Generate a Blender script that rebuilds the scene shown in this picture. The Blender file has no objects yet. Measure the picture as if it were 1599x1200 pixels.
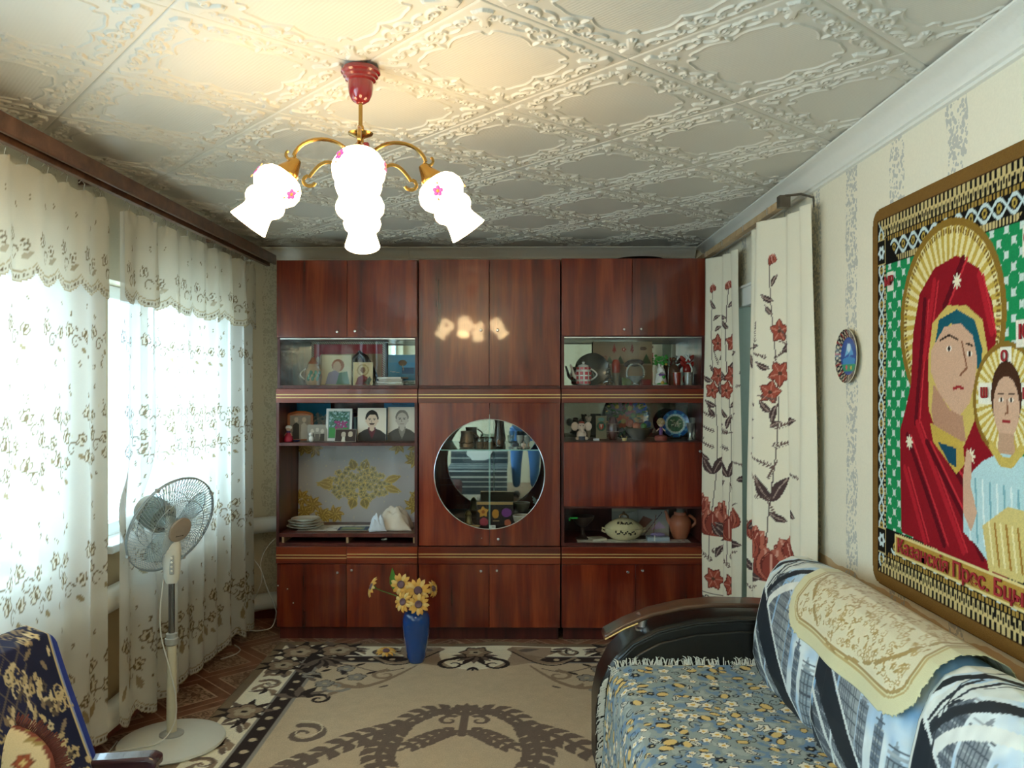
import bpy, bmesh, math, random
import numpy as np
from mathutils import Matrix, Vector
random.seed(7); rng = np.random.default_rng(7)
PI = math.pi
SC = bpy.context.scene
COL = SC.collection

# ------------------------------------------------------------------ camera
FPX = 1270.0; CAMZ = 1.485; YAW = math.atan(12.5/FPX)
cam_d = bpy.data.cameras.new('camera'); cam_d.sensor_width = 36.0; cam_d.lens = 36.0*FPX/1599.0
cam_d.clip_start = 0.02; cam_d.clip_end = 200
cam = bpy.data.objects.new('camera', cam_d); COL.objects.link(cam)
cam.location = (0, 0, CAMZ); cam.rotation_euler = (PI/2, 0, YAW)
SC.camera = cam

# ------------------------------------------------------------------ world (overcast daylight) and exposure
wd = bpy.data.worlds.new('overcast'); SC.world = wd; wd.use_nodes = True
bg = wd.node_tree.nodes['Background']; bg.inputs[0].default_value = (0.58, 0.83, 1.0, 1); bg.inputs[1].default_value = 5.0
SC.view_settings.view_transform = 'Standard'; SC.view_settings.look = 'None'
SC.view_settings.gamma = 1.0; SC.view_settings.use_curve_mapping = False
SC.view_settings.exposure = 0.98
SC.cycles.use_denoising = True
SC.cycles.max_bounces = 7; SC.cycles.diffuse_bounces = 4; SC.cycles.glossy_bounces = 4
SC.cycles.transmission_bounces = 4; SC.cycles.transparent_max_bounces = 16
SC.cycles.use_adaptive_sampling = True; SC.cycles.adaptive_threshold = 0.08; SC.cycles.adaptive_min_samples = 16
SC.cycles.sample_clamp_indirect = 6.0
LAMP_EMIT = 9.5

# room
XL, XR, YB, YR, H = -1.74, 1.19, 5.15, -2.0, 2.345
WINS = [(3.42, 4.52, 0.80, 1.93), (1.80, 2.92, 0.80, 1.93), (-0.10, 1.36, 0.45, 2.12), (-1.85, -0.32, 0.45, 2.12)]  # last two are unseen windows, added and enlarged for more daylight
def portal(y0, y1, WZ0, WZ1):
    l = bpy.data.lights.new('window_portal', 'AREA'); l.shape = 'RECTANGLE'; l.size = y1-y0; l.size_y = WZ1-WZ0
    l.cycles.is_portal = True
    o = bpy.data.objects.new('window_portal', l); COL.objects.link(o)
    o.location = (XL-0.24, (y0+y1)/2, (WZ0+WZ1)/2); o.rotation_euler = (PI/2, 0, PI/2)
    o.rotation_euler = Matrix(((0,0,-1),(1,0,0),(0,-1,0))).to_euler()   # -Z of the lamp looks along +X into the room
for w_ in WINS: portal(*w_)

# ------------------------------------------------------------------ helpers
def at(px, py, Y):
    """photo pixel + depth (y in the room) -> point of the room"""
    a, b = (px-799.5)/FPX, (600-py)/FPX
    c, s = math.cos(YAW), math.sin(YAW)
    dx, dy = -s + a*c, c + a*s
    k = Y/dy
    return Vector((dx*k, Y, CAMZ + b*k))
def lin(c):
    if isinstance(c, str):
        c = c.lstrip('#'); c = [int(c[i:i+2], 16)/255 for i in (0, 2, 4)]
    return tuple(x/12.92 if x <= 0.04045 else ((x+0.055)/1.055)**2.4 for x in c[:3])

class G:
    """collects shapes of ONE part"""
    def __init__(s): s.v = []; s.f = []; s.m = None; s.mi = []; s.cur = 0
    def add(s, vs, fs):
        o = len(s.v)
        if s.m is not None: vs = [s.m @ Vector(p) for p in vs]
        s.v += [tuple(p) for p in vs]; s.f += [tuple(i+o for i in f) for f in fs]; s.mi += [s.cur]*len(fs); return s
    def box(s, x0, x1, y0, y1, z0, z1):
        return s.add([(x0,y0,z0),(x1,y0,z0),(x1,y1,z0),(x0,y1,z0),(x0,y0,z1),(x1,y0,z1),(x1,y1,z1),(x0,y1,z1)],
                     [(0,3,2,1),(4,5,6,7),(0,1,5,4),(1,2,6,5),(2,3,7,6),(3,0,4,7)])
    def lathe(s, prof, n=28, c=(0,0,0), sx=1, sy=1, a0=0, flute=None):
        vs = []; fs = []; k = len(prof)
        for r, z in prof:
            for i in range(n):
                a = a0+2*PI*i/n; q = r*(flute(a, z) if flute else 1)
                vs.append((c[0]+sx*q*math.cos(a), c[1]+sy*q*math.sin(a), c[2]+z))
        for j in range(k-1):
            for i in range(n):
                i2 = (i+1) % n
                fs.append((j*n+i, j*n+i2, (j+1)*n+i2, (j+1)*n+i))
        if prof[0][0] > 1e-6: fs.append(tuple(range(n-1, -1, -1)))
        if prof[-1][0] > 1e-6: fs.append(tuple(range((k-1)*n, k*n)))
        return s.add(vs, fs)
    def tube(s, pts, r, n=8, caps=True, closed=False, flat=1.0):
        P = [Vector(p) for p in pts]; L = len(P); R = r if hasattr(r, '__len__') else [r]*L
        vs = []; fs = []; up = None
        for i, p in enumerate(P):
            if closed: t = P[(i+1) % L]-P[i-1]
            else: t = P[min(i+1, L-1)]-P[max(i-1, 0)]
            t.normalize()
            if up is None:
                up = Vector((0,0,1)) if abs(t.z) < 0.9 else Vector((1,0,0))
            side = t.cross(up)
            if side.length < 1e-6: side = t.orthogonal()
            side.normalize(); up = side.cross(t).normalized()
            for k in range(n):
                a = 2*PI*k/n
                vs.append(p + side*math.cos(a)*R[i] + up*math.sin(a)*R[i]*flat)
        m = L if closed else L-1
        for i in range(m):
            j = (i+1) % L
            for k in range(n):
                k2 = (k+1) % n
                fs.append((i*n+k, i*n+k2, j*n+k2, j*n+k))
        if caps and not closed:
            fs.append(tuple(range(n-1, -1, -1))); fs.append(tuple(range((L-1)*n, L*n)))
        return s.add(vs, fs)
    def prism(s, poly, d0, d1, plane='xz'):
        """poly outline in a plane, extruded from d0 to d1 along the third axis"""
        n = len(poly)
        def mk(p, d): return {'xz': (p[0], d, p[1]), 'xy': (p[0], p[1], d), 'yz': (d, p[0], p[1])}[plane]
        vs = [mk(p, d0) for p in poly] + [mk(p, d1) for p in poly]
        fs = [tuple(range(n)), tuple(range(2*n-1, n-1, -1))] + [(i, i+n, (i+1) % n + n, (i+1) % n) for i in range(n)]
        return s.add(vs, fs)
    def ball(s, c, r, n=16, m=10):
        rx, ry, rz = r if hasattr(r, '__len__') else (r, r, r)
        prof = [(math.sin(PI*j/m), -math.cos(PI*j/m)) for j in range(m+1)]
        vs = [(c[0]+rx*q*math.cos(2*PI*i/n), c[1]+ry*q*math.sin(2*PI*i/n), c[2]+rz*z) for q, z in prof for i in range(n)]
        fs = [(j*n+i, j*n+(i+1) % n, (j+1)*n+(i+1) % n, (j+1)*n+i) for j in range(m) for i in range(n)]
        return s.add(vs, fs)
def to_mesh(g, name, off=None):
    me = bpy.data.meshes.new(name)
    v = g.v if off is None else [(p[0]-off[0], p[1]-off[1], p[2]-off[2]) for p in g.v]
    me.from_pydata(v, [], g.f); 
    bm = bmesh.new(); bm.from_mesh(me)
    bmesh.ops.remove_doubles(bm, verts=bm.verts, dist=1e-6)
    bmesh.ops.recalc_face_normals(bm, faces=bm.faces)
    bm.to_mesh(me); bm.free()
    return me
def smooth(me, ang=40):
    me.polygons.foreach_set('use_smooth', [True]*len(me.polygons)); me.set_sharp_from_angle(angle=math.radians(ang)); me.update()
def tag(o, label=None, cat=None, group=None, kind=None):
    for k, v in (('label', label), ('category', cat), ('group', group), ('kind', kind)):
        if v: o[k] = v
    return o
def obj(name, g, m, parent=None, bevel=0, ang=40, loc=None, local=False, seg=2):
    """one mesh object; shapes are given in room coordinates unless local"""
    off = None
    if parent is not None and not local: off = wloc(parent)
    elif parent is None and loc is not None and not local: off = loc
    me = g if isinstance(g, bpy.types.Mesh) else to_mesh(g, name, off)
    if not isinstance(g, bpy.types.Mesh): smooth(me, ang)
    for q in (m if isinstance(m, (list, tuple)) else [m]):
        if isinstance(q, bpy.types.Material) and not (isinstance(g, bpy.types.Mesh) and len(me.materials)): me.materials.append(q)
    o = bpy.data.objects.new(name, me); COL.objects.link(o); o.parent = parent
    if parent is None and loc is not None: o.location = loc
    if bevel:
        b = o.modifiers.new('bevel', 'BEVEL'); b.width = bevel; b.segments = seg; b.limit_method = 'ANGLE'; b.angle_limit = 0.6
    return o
_WL = {}
def wloc(o):
    l = Vector((0,0,0))
    while o is not None: l = l + o.location; o = o.parent
    return l
def thing(name, label, cat, loc=(0,0,0), rotz=0, group=None):
    o = bpy.data.objects.new(name, None); COL.objects.link(o); o.empty_display_size = 0.05
    o.location = loc; o.rotation_euler = (0,0,rotz)
    return tag(o, label, cat, group)
def struct(name, g, m, parent=None, **k):
    o = obj(name, g, m, parent, **k); o['kind'] = 'structure'; return o
def copy_tree(o, parent=None):
    c = o.copy(); COL.objects.link(c); c.parent = parent
    for ch in o.children: copy_tree(ch, c)
    return c

# ------------------------------------------------------------------ materials (node based)
MATS = {}
def nn(nt, t, **k):
    n = nt.nodes.new(t)
    for a, b in k.items(): setattr(n, a, b)
    return n
def newmat(name):
    m = bpy.data.materials.new(name); m.use_nodes = True; nt = m.node_tree
    b = nt.nodes['Principled BSDF']; return m, nt, b
def pm(name, col, rough=0.5, var=0.12, scale=30, metal=0, coat=0, bump=0, spec=0.5, trans=0, emit=0, sheen=0, ior=None, stretch=None, emitcol=None):
    """plain material with a little procedural unevenness"""
    if name in MATS: return MATS[name]
    m, nt, b = newmat(name); c = lin(col)
    tc = nn(nt, 'ShaderNodeTexCoord'); src = tc.outputs['Object']
    if stretch:
        mp = nn(nt, 'ShaderNodeMapping'); mp.inputs['Scale'].default_value = stretch; nt.links.new(src, mp.inputs[0]); src = mp.outputs[0]
    nz = nn(nt, 'ShaderNodeTexNoise'); nz.inputs['Scale'].default_value = scale; nz.inputs['Detail'].default_value = 4
    nt.links.new(src, nz.inputs[0])
    mx = nn(nt, 'ShaderNodeMix', data_type='RGBA')
    mx.inputs['A'].default_value = tuple(max(0, x*(1-var)) for x in c)+(1,); mx.inputs['B'].default_value = tuple(min(1, x*(1+var)) for x in c)+(1,)
    nt.links.new(nz.outputs[0], mx.inputs['Factor']); nt.links.new(mx.outputs['Result'], b.inputs['Base Color'])
    b.inputs['Roughness'].default_value = rough; b.inputs['Metallic'].default_value = metal
    b.inputs['Coat Weight'].default_value = coat; b.inputs['Coat Roughness'].default_value = 0.06
    b.inputs['Specular IOR Level'].default_value = spec; b.inputs['Transmission Weight'].default_value = trans
    if ior: b.inputs['IOR'].default_value = ior
    if sheen: b.inputs['Sheen Weight'].default_value = sheen
    if emit:
        b.inputs['Emission Color'].default_value = lin(emitcol or col)+(1,); b.inputs['Emission Strength'].default_value = emit
    if bump:
        bp = nn(nt, 'ShaderNodeBump'); bp.inputs['Strength'].default_value = bump; bp.inputs['Distance'].default_value = 0.002
        nt.links.new(nz.outputs[0], bp.inputs['Height']); nt.links.new(bp.outputs[0], b.inputs['Normal'])
    MATS[name] = m; return m
def colmat(name, rough=0.8, bump=0, scale=400, spec=0.3, coat=0, sheen=0, weave=0.10):
    """takes its print from the mesh colours, with a woven grain on top"""
    if name in MATS: return MATS[name]
    m, nt, b = newmat(name)
    at_ = nn(nt, 'ShaderNodeVertexColor', layer_name='Col')
    tc = nn(nt, 'ShaderNodeTexCoord'); nz = nn(nt, 'ShaderNodeTexNoise'); nz.inputs['Scale'].default_value = scale; nz.inputs['Detail'].default_value = 2
    nt.links.new(tc.outputs['Object'], nz.inputs[0])
    mr = nn(nt, 'ShaderNodeMapRange'); mr.inputs['To Min'].default_value = 1-weave*2; mr.inputs['To Max'].default_value = 1+weave*2
    nt.links.new(nz.outputs[0], mr.inputs[0])
    ml = nn(nt, 'ShaderNodeVectorMath', operation='SCALE'); nt.links.new(at_.outputs[0], ml.inputs[0]); nt.links.new(mr.outputs[0], ml.inputs['Scale'])
    nt.links.new(ml.outputs[0], b.inputs['Base Color'])
    b.inputs['Roughness'].default_value = rough; b.inputs['Specular IOR Level'].default_value = spec; b.inputs['Coat Weight'].default_value = coat
    b.inputs['Sheen Weight'].default_value = sheen
    if bump:
        bp = nn(nt, 'ShaderNodeBump'); bp.inputs['Strength'].default_value = bump; bp.inputs['Distance'].default_value = 0.003
        nt.links.new(nz.outputs[0], bp.inputs['Height']); nt.links.new(bp.outputs[0], b.inputs['Normal'])
    MATS[name] = m; return m
def glassmat(name, tint=(0.95,0.98,0.97), gloss=0.07, rough=0.0):
    if name in MATS: return MATS[name]
    m = bpy.data.materials.new(name); m.use_nodes = True; nt = m.node_tree; nt.nodes.clear()
    out = nn(nt, 'ShaderNodeOutputMaterial'); mx = nn(nt, 'ShaderNodeMixShader'); tr = nn(nt, 'ShaderNodeBsdfTransparent'); gl = nn(nt, 'ShaderNodeBsdfGlossy')
    lw = nn(nt, 'ShaderNodeLayerWeight'); lw.inputs[0].default_value = 0.5
    fr = nn(nt, 'ShaderNodeMath', operation='POWER'); fr.inputs[1].default_value = 5.0; nt.links.new(lw.outputs['Facing'], fr.inputs[0])
    ad = nn(nt, 'ShaderNodeMath', operation='ADD'); ad.inputs[1].default_value = gloss; ad.use_clamp = True
    tr.inputs[0].default_value = (*tint, 1); gl.inputs['Roughness'].default_value = rough
    nt.links.new(fr.outputs[0], ad.inputs[0]); nt.links.new(ad.outputs[0], mx.inputs[0]); nt.links.new(tr.outputs[0], mx.inputs[1]); nt.links.new(gl.outputs[0], mx.inputs[2])
    nt.links.new(mx.outputs[0], out.inputs[0]); MATS[name] = m; return m

def wood(name, c0, c1, c2, rough=0.22, coat=0.8, axis='z'):
    if name in MATS: return MATS[name]
    m, nt, b = newmat(name)
    tc = nn(nt, 'ShaderNodeTexCoord'); oi = nn(nt, 'ShaderNodeObjectInfo')
    sc = nn(nt, 'ShaderNodeVectorMath', operation='SCALE'); sc.inputs[0].default_value = (7.3, 3.1, 11.7); nt.links.new(oi.outputs['Random'], sc.inputs['Scale'])
    ad = nn(nt, 'ShaderNodeVectorMath', operation='ADD'); nt.links.new(tc.outputs['Object'], ad.inputs[0]); nt.links.new(sc.outputs[0], ad.inputs[1])
    mp = nn(nt, 'ShaderNodeMapping'); mp.inputs['Scale'].default_value = (9, 9, 0.7) if axis == 'z' else (0.7, 9, 9); nt.links.new(ad.outputs[0], mp.inputs[0])
    nz = nn(nt, 'ShaderNodeTexNoise'); nz.inputs['Scale'].default_value = 1.6; nz.inputs['Detail'].default_value = 7; nz.inputs['Distortion'].default_value = 0.6
    nt.links.new(mp.outputs[0], nz.inputs[0])
    nz2 = nn(nt, 'ShaderNodeTexNoise'); nz2.inputs['Scale'].default_value = 12; nz2.inputs['Detail'].default_value = 4; nt.links.new(mp.outputs[0], nz2.inputs[0])
    mx0 = nn(nt, 'ShaderNodeMath', operation='MULTIPLY_ADD'); mx0.inputs[1].default_value = 0.20; nt.links.new(nz2.outputs[0], mx0.inputs[0]); nt.links.new(nz.outputs[0], mx0.inputs[2])
    cr = nn(nt, 'ShaderNodeValToRGB'); e = cr.color_ramp.elements
    e[0].position = 0.36; e[0].color = (*lin(c0), 1); e[1].position = 0.84; e[1].color = (*lin(c2), 1)
    k = e.new(0.58); k.color = (*lin(c1), 1)
    nt.links.new(mx0.outputs[0], cr.inputs[0])
    mr = nn(nt, 'ShaderNodeMapRange'); mr.inputs['To Min'].default_value = 0.82; mr.inputs['To Max'].default_value = 1.15; nt.links.new(oi.outputs['Random'], mr.inputs[0])
    vs = nn(nt, 'ShaderNodeVectorMath', operation='SCALE'); nt.links.new(cr.outputs[0], vs.inputs[0]); nt.links.new(mr.outputs[0], vs.inputs['Scale'])
    nt.links.new(vs.outputs[0], b.inputs['Base Color'])
    b.inputs['Roughness'].default_value = rough; b.inputs['Coat Weight'].default_value = coat; b.inputs['Coat Roughness'].default_value = 0.05
    bp = nn(nt, 'ShaderNodeBump'); bp.inputs['Strength'].default_value = 0.03; bp.inputs['Distance'].default_value = 0.002
    nt.links.new(nz2.outputs[0], bp.inputs['Height']); nt.links.new(bp.outputs[0], b.inputs['Normal'])
    MATS[name] = m; return m

# ------------------------------------------------------------------ printed surfaces: colours computed here, carried by a fine mesh
class Canvas:
    """a w x h (metres) print sampled every res metres; x to the right, y up"""
    def __init__(s, w, h, res, bg, x0=0, y0=0):
        s.nx, s.ny = max(3, int(round(w/res))+1), max(3, int(round(h/res))+1); s.w, s.h, s.x0, s.y0 = w, h, x0, y0
        s.xs = x0+np.linspace(0, w, s.nx); s.ys = y0+np.linspace(0, h, s.ny)
        s.a = np.empty((s.ny, s.nx, 3)); s.a[:] = lin(bg); s.X, s.Y = np.meshgrid(s.xs, s.ys); s.alpha = None
    def win(s, x0, x1, y0, y1):
        i0, i1 = np.searchsorted(s.xs, x0), np.searchsorted(s.xs, x1); j0, j1 = np.searchsorted(s.ys, y0), np.searchsorted(s.ys, y1)
        return slice(max(0, j0-1), j1+1), slice(max(0, i0-1), i1+1)
    def put(s, sl, mask, c, op=1.0):
        if isinstance(c, (float, int)): s.alpha[sl][mask] = c; return
        c = np.array(lin(c) if isinstance(c, str) or max(c) > 1 or True else c)
        v = s.a[sl]; v[mask] = v[mask]*(1-op)+c*op
    def poly(s, pts, c, op=1.0):
        p = np.asarray(pts, float); sl = s.win(p[:,0].min(), p[:,0].max(), p[:,1].min(), p[:,1].max())
        X, Y = s.X[sl], s.Y[sl]
        if X.size == 0: return
        ins = np.zeros(X.shape, bool); q = np.roll(p, -1, 0)
        for (xa, ya), (xb, yb) in zip(p, q):
            if ya == yb: continue
            cr = ((ya > Y) != (yb > Y)) & (X < (xb-xa)*(Y-ya)/(yb-ya)+xa); ins ^= cr
        s.put(sl, ins, c, op)
    def stroke(s, pts, w, c, op=1.0, closed=False):
        p = np.asarray(pts, float)
        if closed: p = np.vstack([p, p[:1]])
        W = np.full(len(p), w) if np.isscalar(w) else np.asarray(w, float); m = W.max()
        for k in range(len(p)-1):
            a, b = p[k], p[k+1]
            sl = s.win(min(a[0], b[0])-m, max(a[0], b[0])+m, min(a[1], b[1])-m, max(a[1], b[1])+m)
            X, Y = s.X[sl], s.Y[sl]
            if X.size == 0: continue
            d = b-a; L = (d*d).sum()
            t = np.clip(((X-a[0])*d[0]+(Y-a[1])*d[1])/L, 0, 1) if L > 0 else np.zeros(X.shape)
            D = np.hypot(X-a[0]-t*d[0], Y-a[1]-t*d[1])
            s.put(sl, D <= (W[k]+(W[k+1]-W[k])*t)/2, c, op)
    def disc(s, x, y, rx, c, ry=None, rot=0, op=1.0):
        ry = ry or rx; m = max(rx, ry); sl = s.win(x-m, x+m, y-m, y+m); X, Y = s.X[sl]-x, s.Y[sl]-y
        if X.size == 0: return
        ca, sa = math.cos(rot), math.sin(rot)
        s.put(sl, ((X*ca+Y*sa)/rx)**2+((-X*sa+Y*ca)/ry)**2 <= 1, c, op)
    def ring(s, x, y, r, w, c): s.stroke([(x+r*math.cos(t), y+r*math.sin(t)) for t in np.linspace(0, 2*PI, 28)], w, c)
    def rect(s, x0, x1, y0, y1, c, op=1.0):
        m = (s.X >= x0) & (s.X <= x1) & (s.Y >= y0) & (s.Y <= y1); s.put((slice(None), slice(None)), m, c, op)
    def leaf(s, x, y, ang, L, W, c, vein=None, bend=0.0, edge=None):
        t = np.linspace(0, 1, 9); wv = W/2*np.sin(PI*t**0.8)
        cx = L*t; cy = bend*L*np.sin(PI*t)
        up = np.c_[cx, cy+wv]; dn = np.c_[cx, cy-wv][::-1]
        R = np.array([[math.cos(ang), math.sin(ang)], [-math.sin(ang), math.cos(ang)]])
        P = np.vstack([up, dn])@R+[x, y]
        if edge: s.poly((P-P.mean(0))*1.25+P.mean(0), edge)
        s.poly(P, c)
        if vein: s.stroke(np.c_[cx, cy][1:-1]@R+[x, y], max(W*0.09, (s.xs[1]-s.xs[0])*1.1), vein)
    def flower(s, x, y, r, n, c, ctr, edge=None, rot=0, fat=0.75):
        for k in range(n):
            a = rot+2*PI*k/n
            if edge: s.leaf(x, y, a, r*1.14, r*fat*1.3, edge)
        for k in range(n): s.leaf(x, y, rot+2*PI*k/n, r, r*fat, c)
        s.disc(x, y, r*0.3, ctr)
    def scroll(s, x, y, ang, r, turns, w, c, hand=1, w1=None, op=1.0):
        """spiral that starts wide and curls in; returns its start"""
        t = np.linspace(0, 1, int(14*turns)+6); R = r*(1-0.82*t); th = ang+hand*2*PI*turns*t
        pts = np.c_[x+R*np.cos(th), y+R*np.sin(th)]
        s.stroke(pts, np.linspace(w, w1 if w1 else w*0.35, len(t)), c, op); return pts[0]
    def noise(s, amt, cell):
        gy, gx = int(s.h/cell)+3, int(s.w/cell)+3; n = rng.random((gy, gx))
        fx, fy = (s.xs-s.x0)/cell, (s.ys-s.y0)/cell; ix, iy = fx.astype(int), fy.astype(int); ux, uy = fx-ix, (fy-iy)[:,None]
        v = (n[iy][:,ix]*(1-ux)+n[iy][:,ix+1]*ux)*(1-uy)+(n[iy+1][:,ix]*(1-ux)+n[iy+1][:,ix+1]*ux)*uy
        s.a *= (1+amt*(v-0.5)*2)[...,None]; return v
def grid_mesh(name, P, C, alpha=None):
    """P (ny,nx,3) points, C (ny,nx,3) linear colours"""
    ny, nx = P.shape[:2]; me = bpy.data.meshes.new(name); nv = nx*ny; nf = (nx-1)*(ny-1)
    me.vertices.add(nv); me.vertices.foreach_set('co', np.ascontiguousarray(P, np.float32).ravel())
    i = (np.arange(ny-1)[:,None]*nx+np.arange(nx-1)[None]).ravel()
    q = np.stack([i, i+1, i+1+nx, i+nx], 1).astype(np.int32)
    me.loops.add(nf*4); me.loops.foreach_set('vertex_index', q.ravel())
    me.polygons.add(nf); me.polygons.foreach_set('loop_start', np.arange(0, nf*4, 4, dtype=np.int32))
    try: me.polygons.foreach_set('loop_total', np.full(nf, 4, np.int32))
    except Exception: pass
    me.polygons.foreach_set('use_smooth', np.ones(nf, bool)); me.update(calc_edges=True); me.validate()
    if C is not None:
        ca = me.color_attributes.new('Col', 'FLOAT_COLOR', 'POINT')
        D = np.ones((ny, nx, 4), np.float32); D[..., :3] = C
        if alpha is not None: D[..., 3] = alpha
        ca.data.foreach_set('color', D.ravel())
    return me
def card(name, label, cat, cv, loc, rotz=0, tilt=0, th=0.003, m=None, group=None, back='#8a8070', parent=None):
    """a printed board: front print facing -Y, bottom edge centred on loc, leaning back by tilt"""
    ny, nx = cv.a.shape[:2]; X = cv.X-cv.x0-cv.w/2; Z = cv.Y-cv.y0
    P = np.stack([X, np.zeros_like(X), Z], -1)
    g = grid_mesh(name, P, cv.a)
    bm = bmesh.new(); bm.from_mesh(g); cl = bm.verts.layers.float_color.get('Col')
    w, h = cv.w/2, cv.h
    vs = [bm.verts.new(p) for p in [(-w,0,0),(w,0,0),(w,0,h),(-w,0,h),(-w,th,0),(w,th,0),(w,th,h),(-w,th,h)]]
    for v in vs: v[cl] = (*lin(back), 1)
    for f in [(0,1,5,4),(1,2,6,5),(2,3,7,6),(3,0,4,7),(4,5,6,7)]: bm.faces.new([vs[i] for i in f])
    bm.to_mesh(g); bm.free()
    g.materials.append(m or colmat('printed_paper', 0.45, weave=0.03))
    o = bpy.data.objects.new(name, g); COL.objects.link(o); o.location = loc; o.rotation_euler = (-tilt, 0, rotz); o.parent = parent
    if parent is None: tag(o, label, cat, group)
    return o
def text_mesh(c, m):
    """lettering: a text curve turned into a mesh object"""
    tmp = bpy.data.objects.new('lettering_curve', c); COL.objects.link(tmp)
    dg = bpy.context.evaluated_depsgraph_get(); dg.update()
    me = bpy.data.meshes.new_from_object(tmp.evaluated_get(dg)); bpy.data.objects.remove(tmp); me.materials.clear(); me.materials.append(m)
    l = bpy.data.objects.new('lettering', me); COL.objects.link(l); return l

# ================================================================== the setting
def wallpaper(name, base, stripe, axis, lower=None, period=0.352, phase=0.0):
    m, nt, b = newmat(name); b.inputs['Roughness'].default_value = 0.75; b.inputs['Specular IOR Level'].default_value = 0.25
    L = nt.links.new
    tc = nn(nt, 'ShaderNodeTexCoord'); sp = nn(nt, 'ShaderNodeSeparateXYZ'); L(tc.outputs['Object'], sp.inputs[0])
    h = sp.outputs['Y'] if axis == 'y' else sp.outputs['X']
    def M(op, a, b_=None, c=None):
        n = nn(nt, 'ShaderNodeMath', operation=op)
        for i, q in enumerate((a, b_, c)):
            if q is None: continue
            if isinstance(q, (int, float)): n.inputs[i].default_value = q
            else: L(q, n.inputs[i])
        return n.outputs[0]
    ph = M('FRACT', M('DIVIDE', M('ADD', h, phase+10*period), period))
    d = M('ABSOLUTE', M('SUBTRACT', ph, 0.5))                       # distance to the stripe axis, in periods
    nz = nn(nt, 'ShaderNodeTexNoise'); nz.inputs['Scale'].default_value = 7; L(tc.outputs['Object'], nz.inputs[0])
    wav = M('MULTIPLY', M('SUBTRACT', nz.outputs[0], 0.5), 0.16)
    inside = M('LESS_THAN', M('ADD', d, wav), 0.14)
    vo = nn(nt, 'ShaderNodeTexVoronoi'); vo.inputs['Scale'].default_value = 75; L(tc.outputs['Object'], vo.inputs[0])
    n2 = nn(nt, 'ShaderNodeTexNoise'); n2.inputs['Scale'].default_value = 30; L(tc.outputs['Object'], n2.inputs[0])
    spot = M('LESS_THAN', vo.outputs['Distance'], M('MULTIPLY_ADD', n2.outputs[0], 1.15, -0.08))
    fac = M('MULTIPLY', M('MULTIPLY', inside, spot), 0.85)
    n3 = nn(nt, 'ShaderNodeTexNoise'); n3.inputs['Scale'].default_value = 140; L(tc.outputs['Object'], n3.inputs[0])
    b0 = nn(nt, 'ShaderNodeMix', data_type='RGBA'); c = lin(base); b0.inputs['A'].default_value = tuple(x*0.94 for x in c)+(1,); b0.inputs['B'].default_value = tuple(min(1, x*1.06) for x in c)+(1,)
    L(n3.outputs[0], b0.inputs['Factor']); col = b0.outputs['Result']
    if lower:
        lo = nn(nt, 'ShaderNodeMix', data_type='RGBA'); lo.inputs['B'].default_value = (*lin(lower), 1); L(col, lo.inputs['A'])
        L(M('LESS_THAN', M('MULTIPLY_ADD', nz.outputs[0], 0.05, sp.outputs['Z']), 0.835), lo.inputs['Factor']); col = lo.outputs['Result']
    mx = nn(nt, 'ShaderNodeMix', data_type='RGBA'); L(fac, mx.inputs['Factor']); L(col, mx.inputs['A']); mx.inputs['B'].default_value = (*lin(stripe), 1)
    L(mx.outputs['Result'], b.inputs['Base Color'])
    bp = nn(nt, 'ShaderNodeBump'); bp.inputs['Strength'].default_value = 0.25; bp.inputs['Distance'].default_value = 0.0015
    L(M('ADD', n3.outputs[0], fac), bp.inputs['Height']); L(bp.outputs[0], b.inputs['Normal'])
    return m
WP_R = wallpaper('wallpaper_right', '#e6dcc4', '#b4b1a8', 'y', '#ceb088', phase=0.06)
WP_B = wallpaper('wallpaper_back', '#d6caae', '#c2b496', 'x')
WP_L = wallpaper('wallpaper_left', '#cfc2a6', '#bcae92', 'y', '#b99f78')

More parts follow.
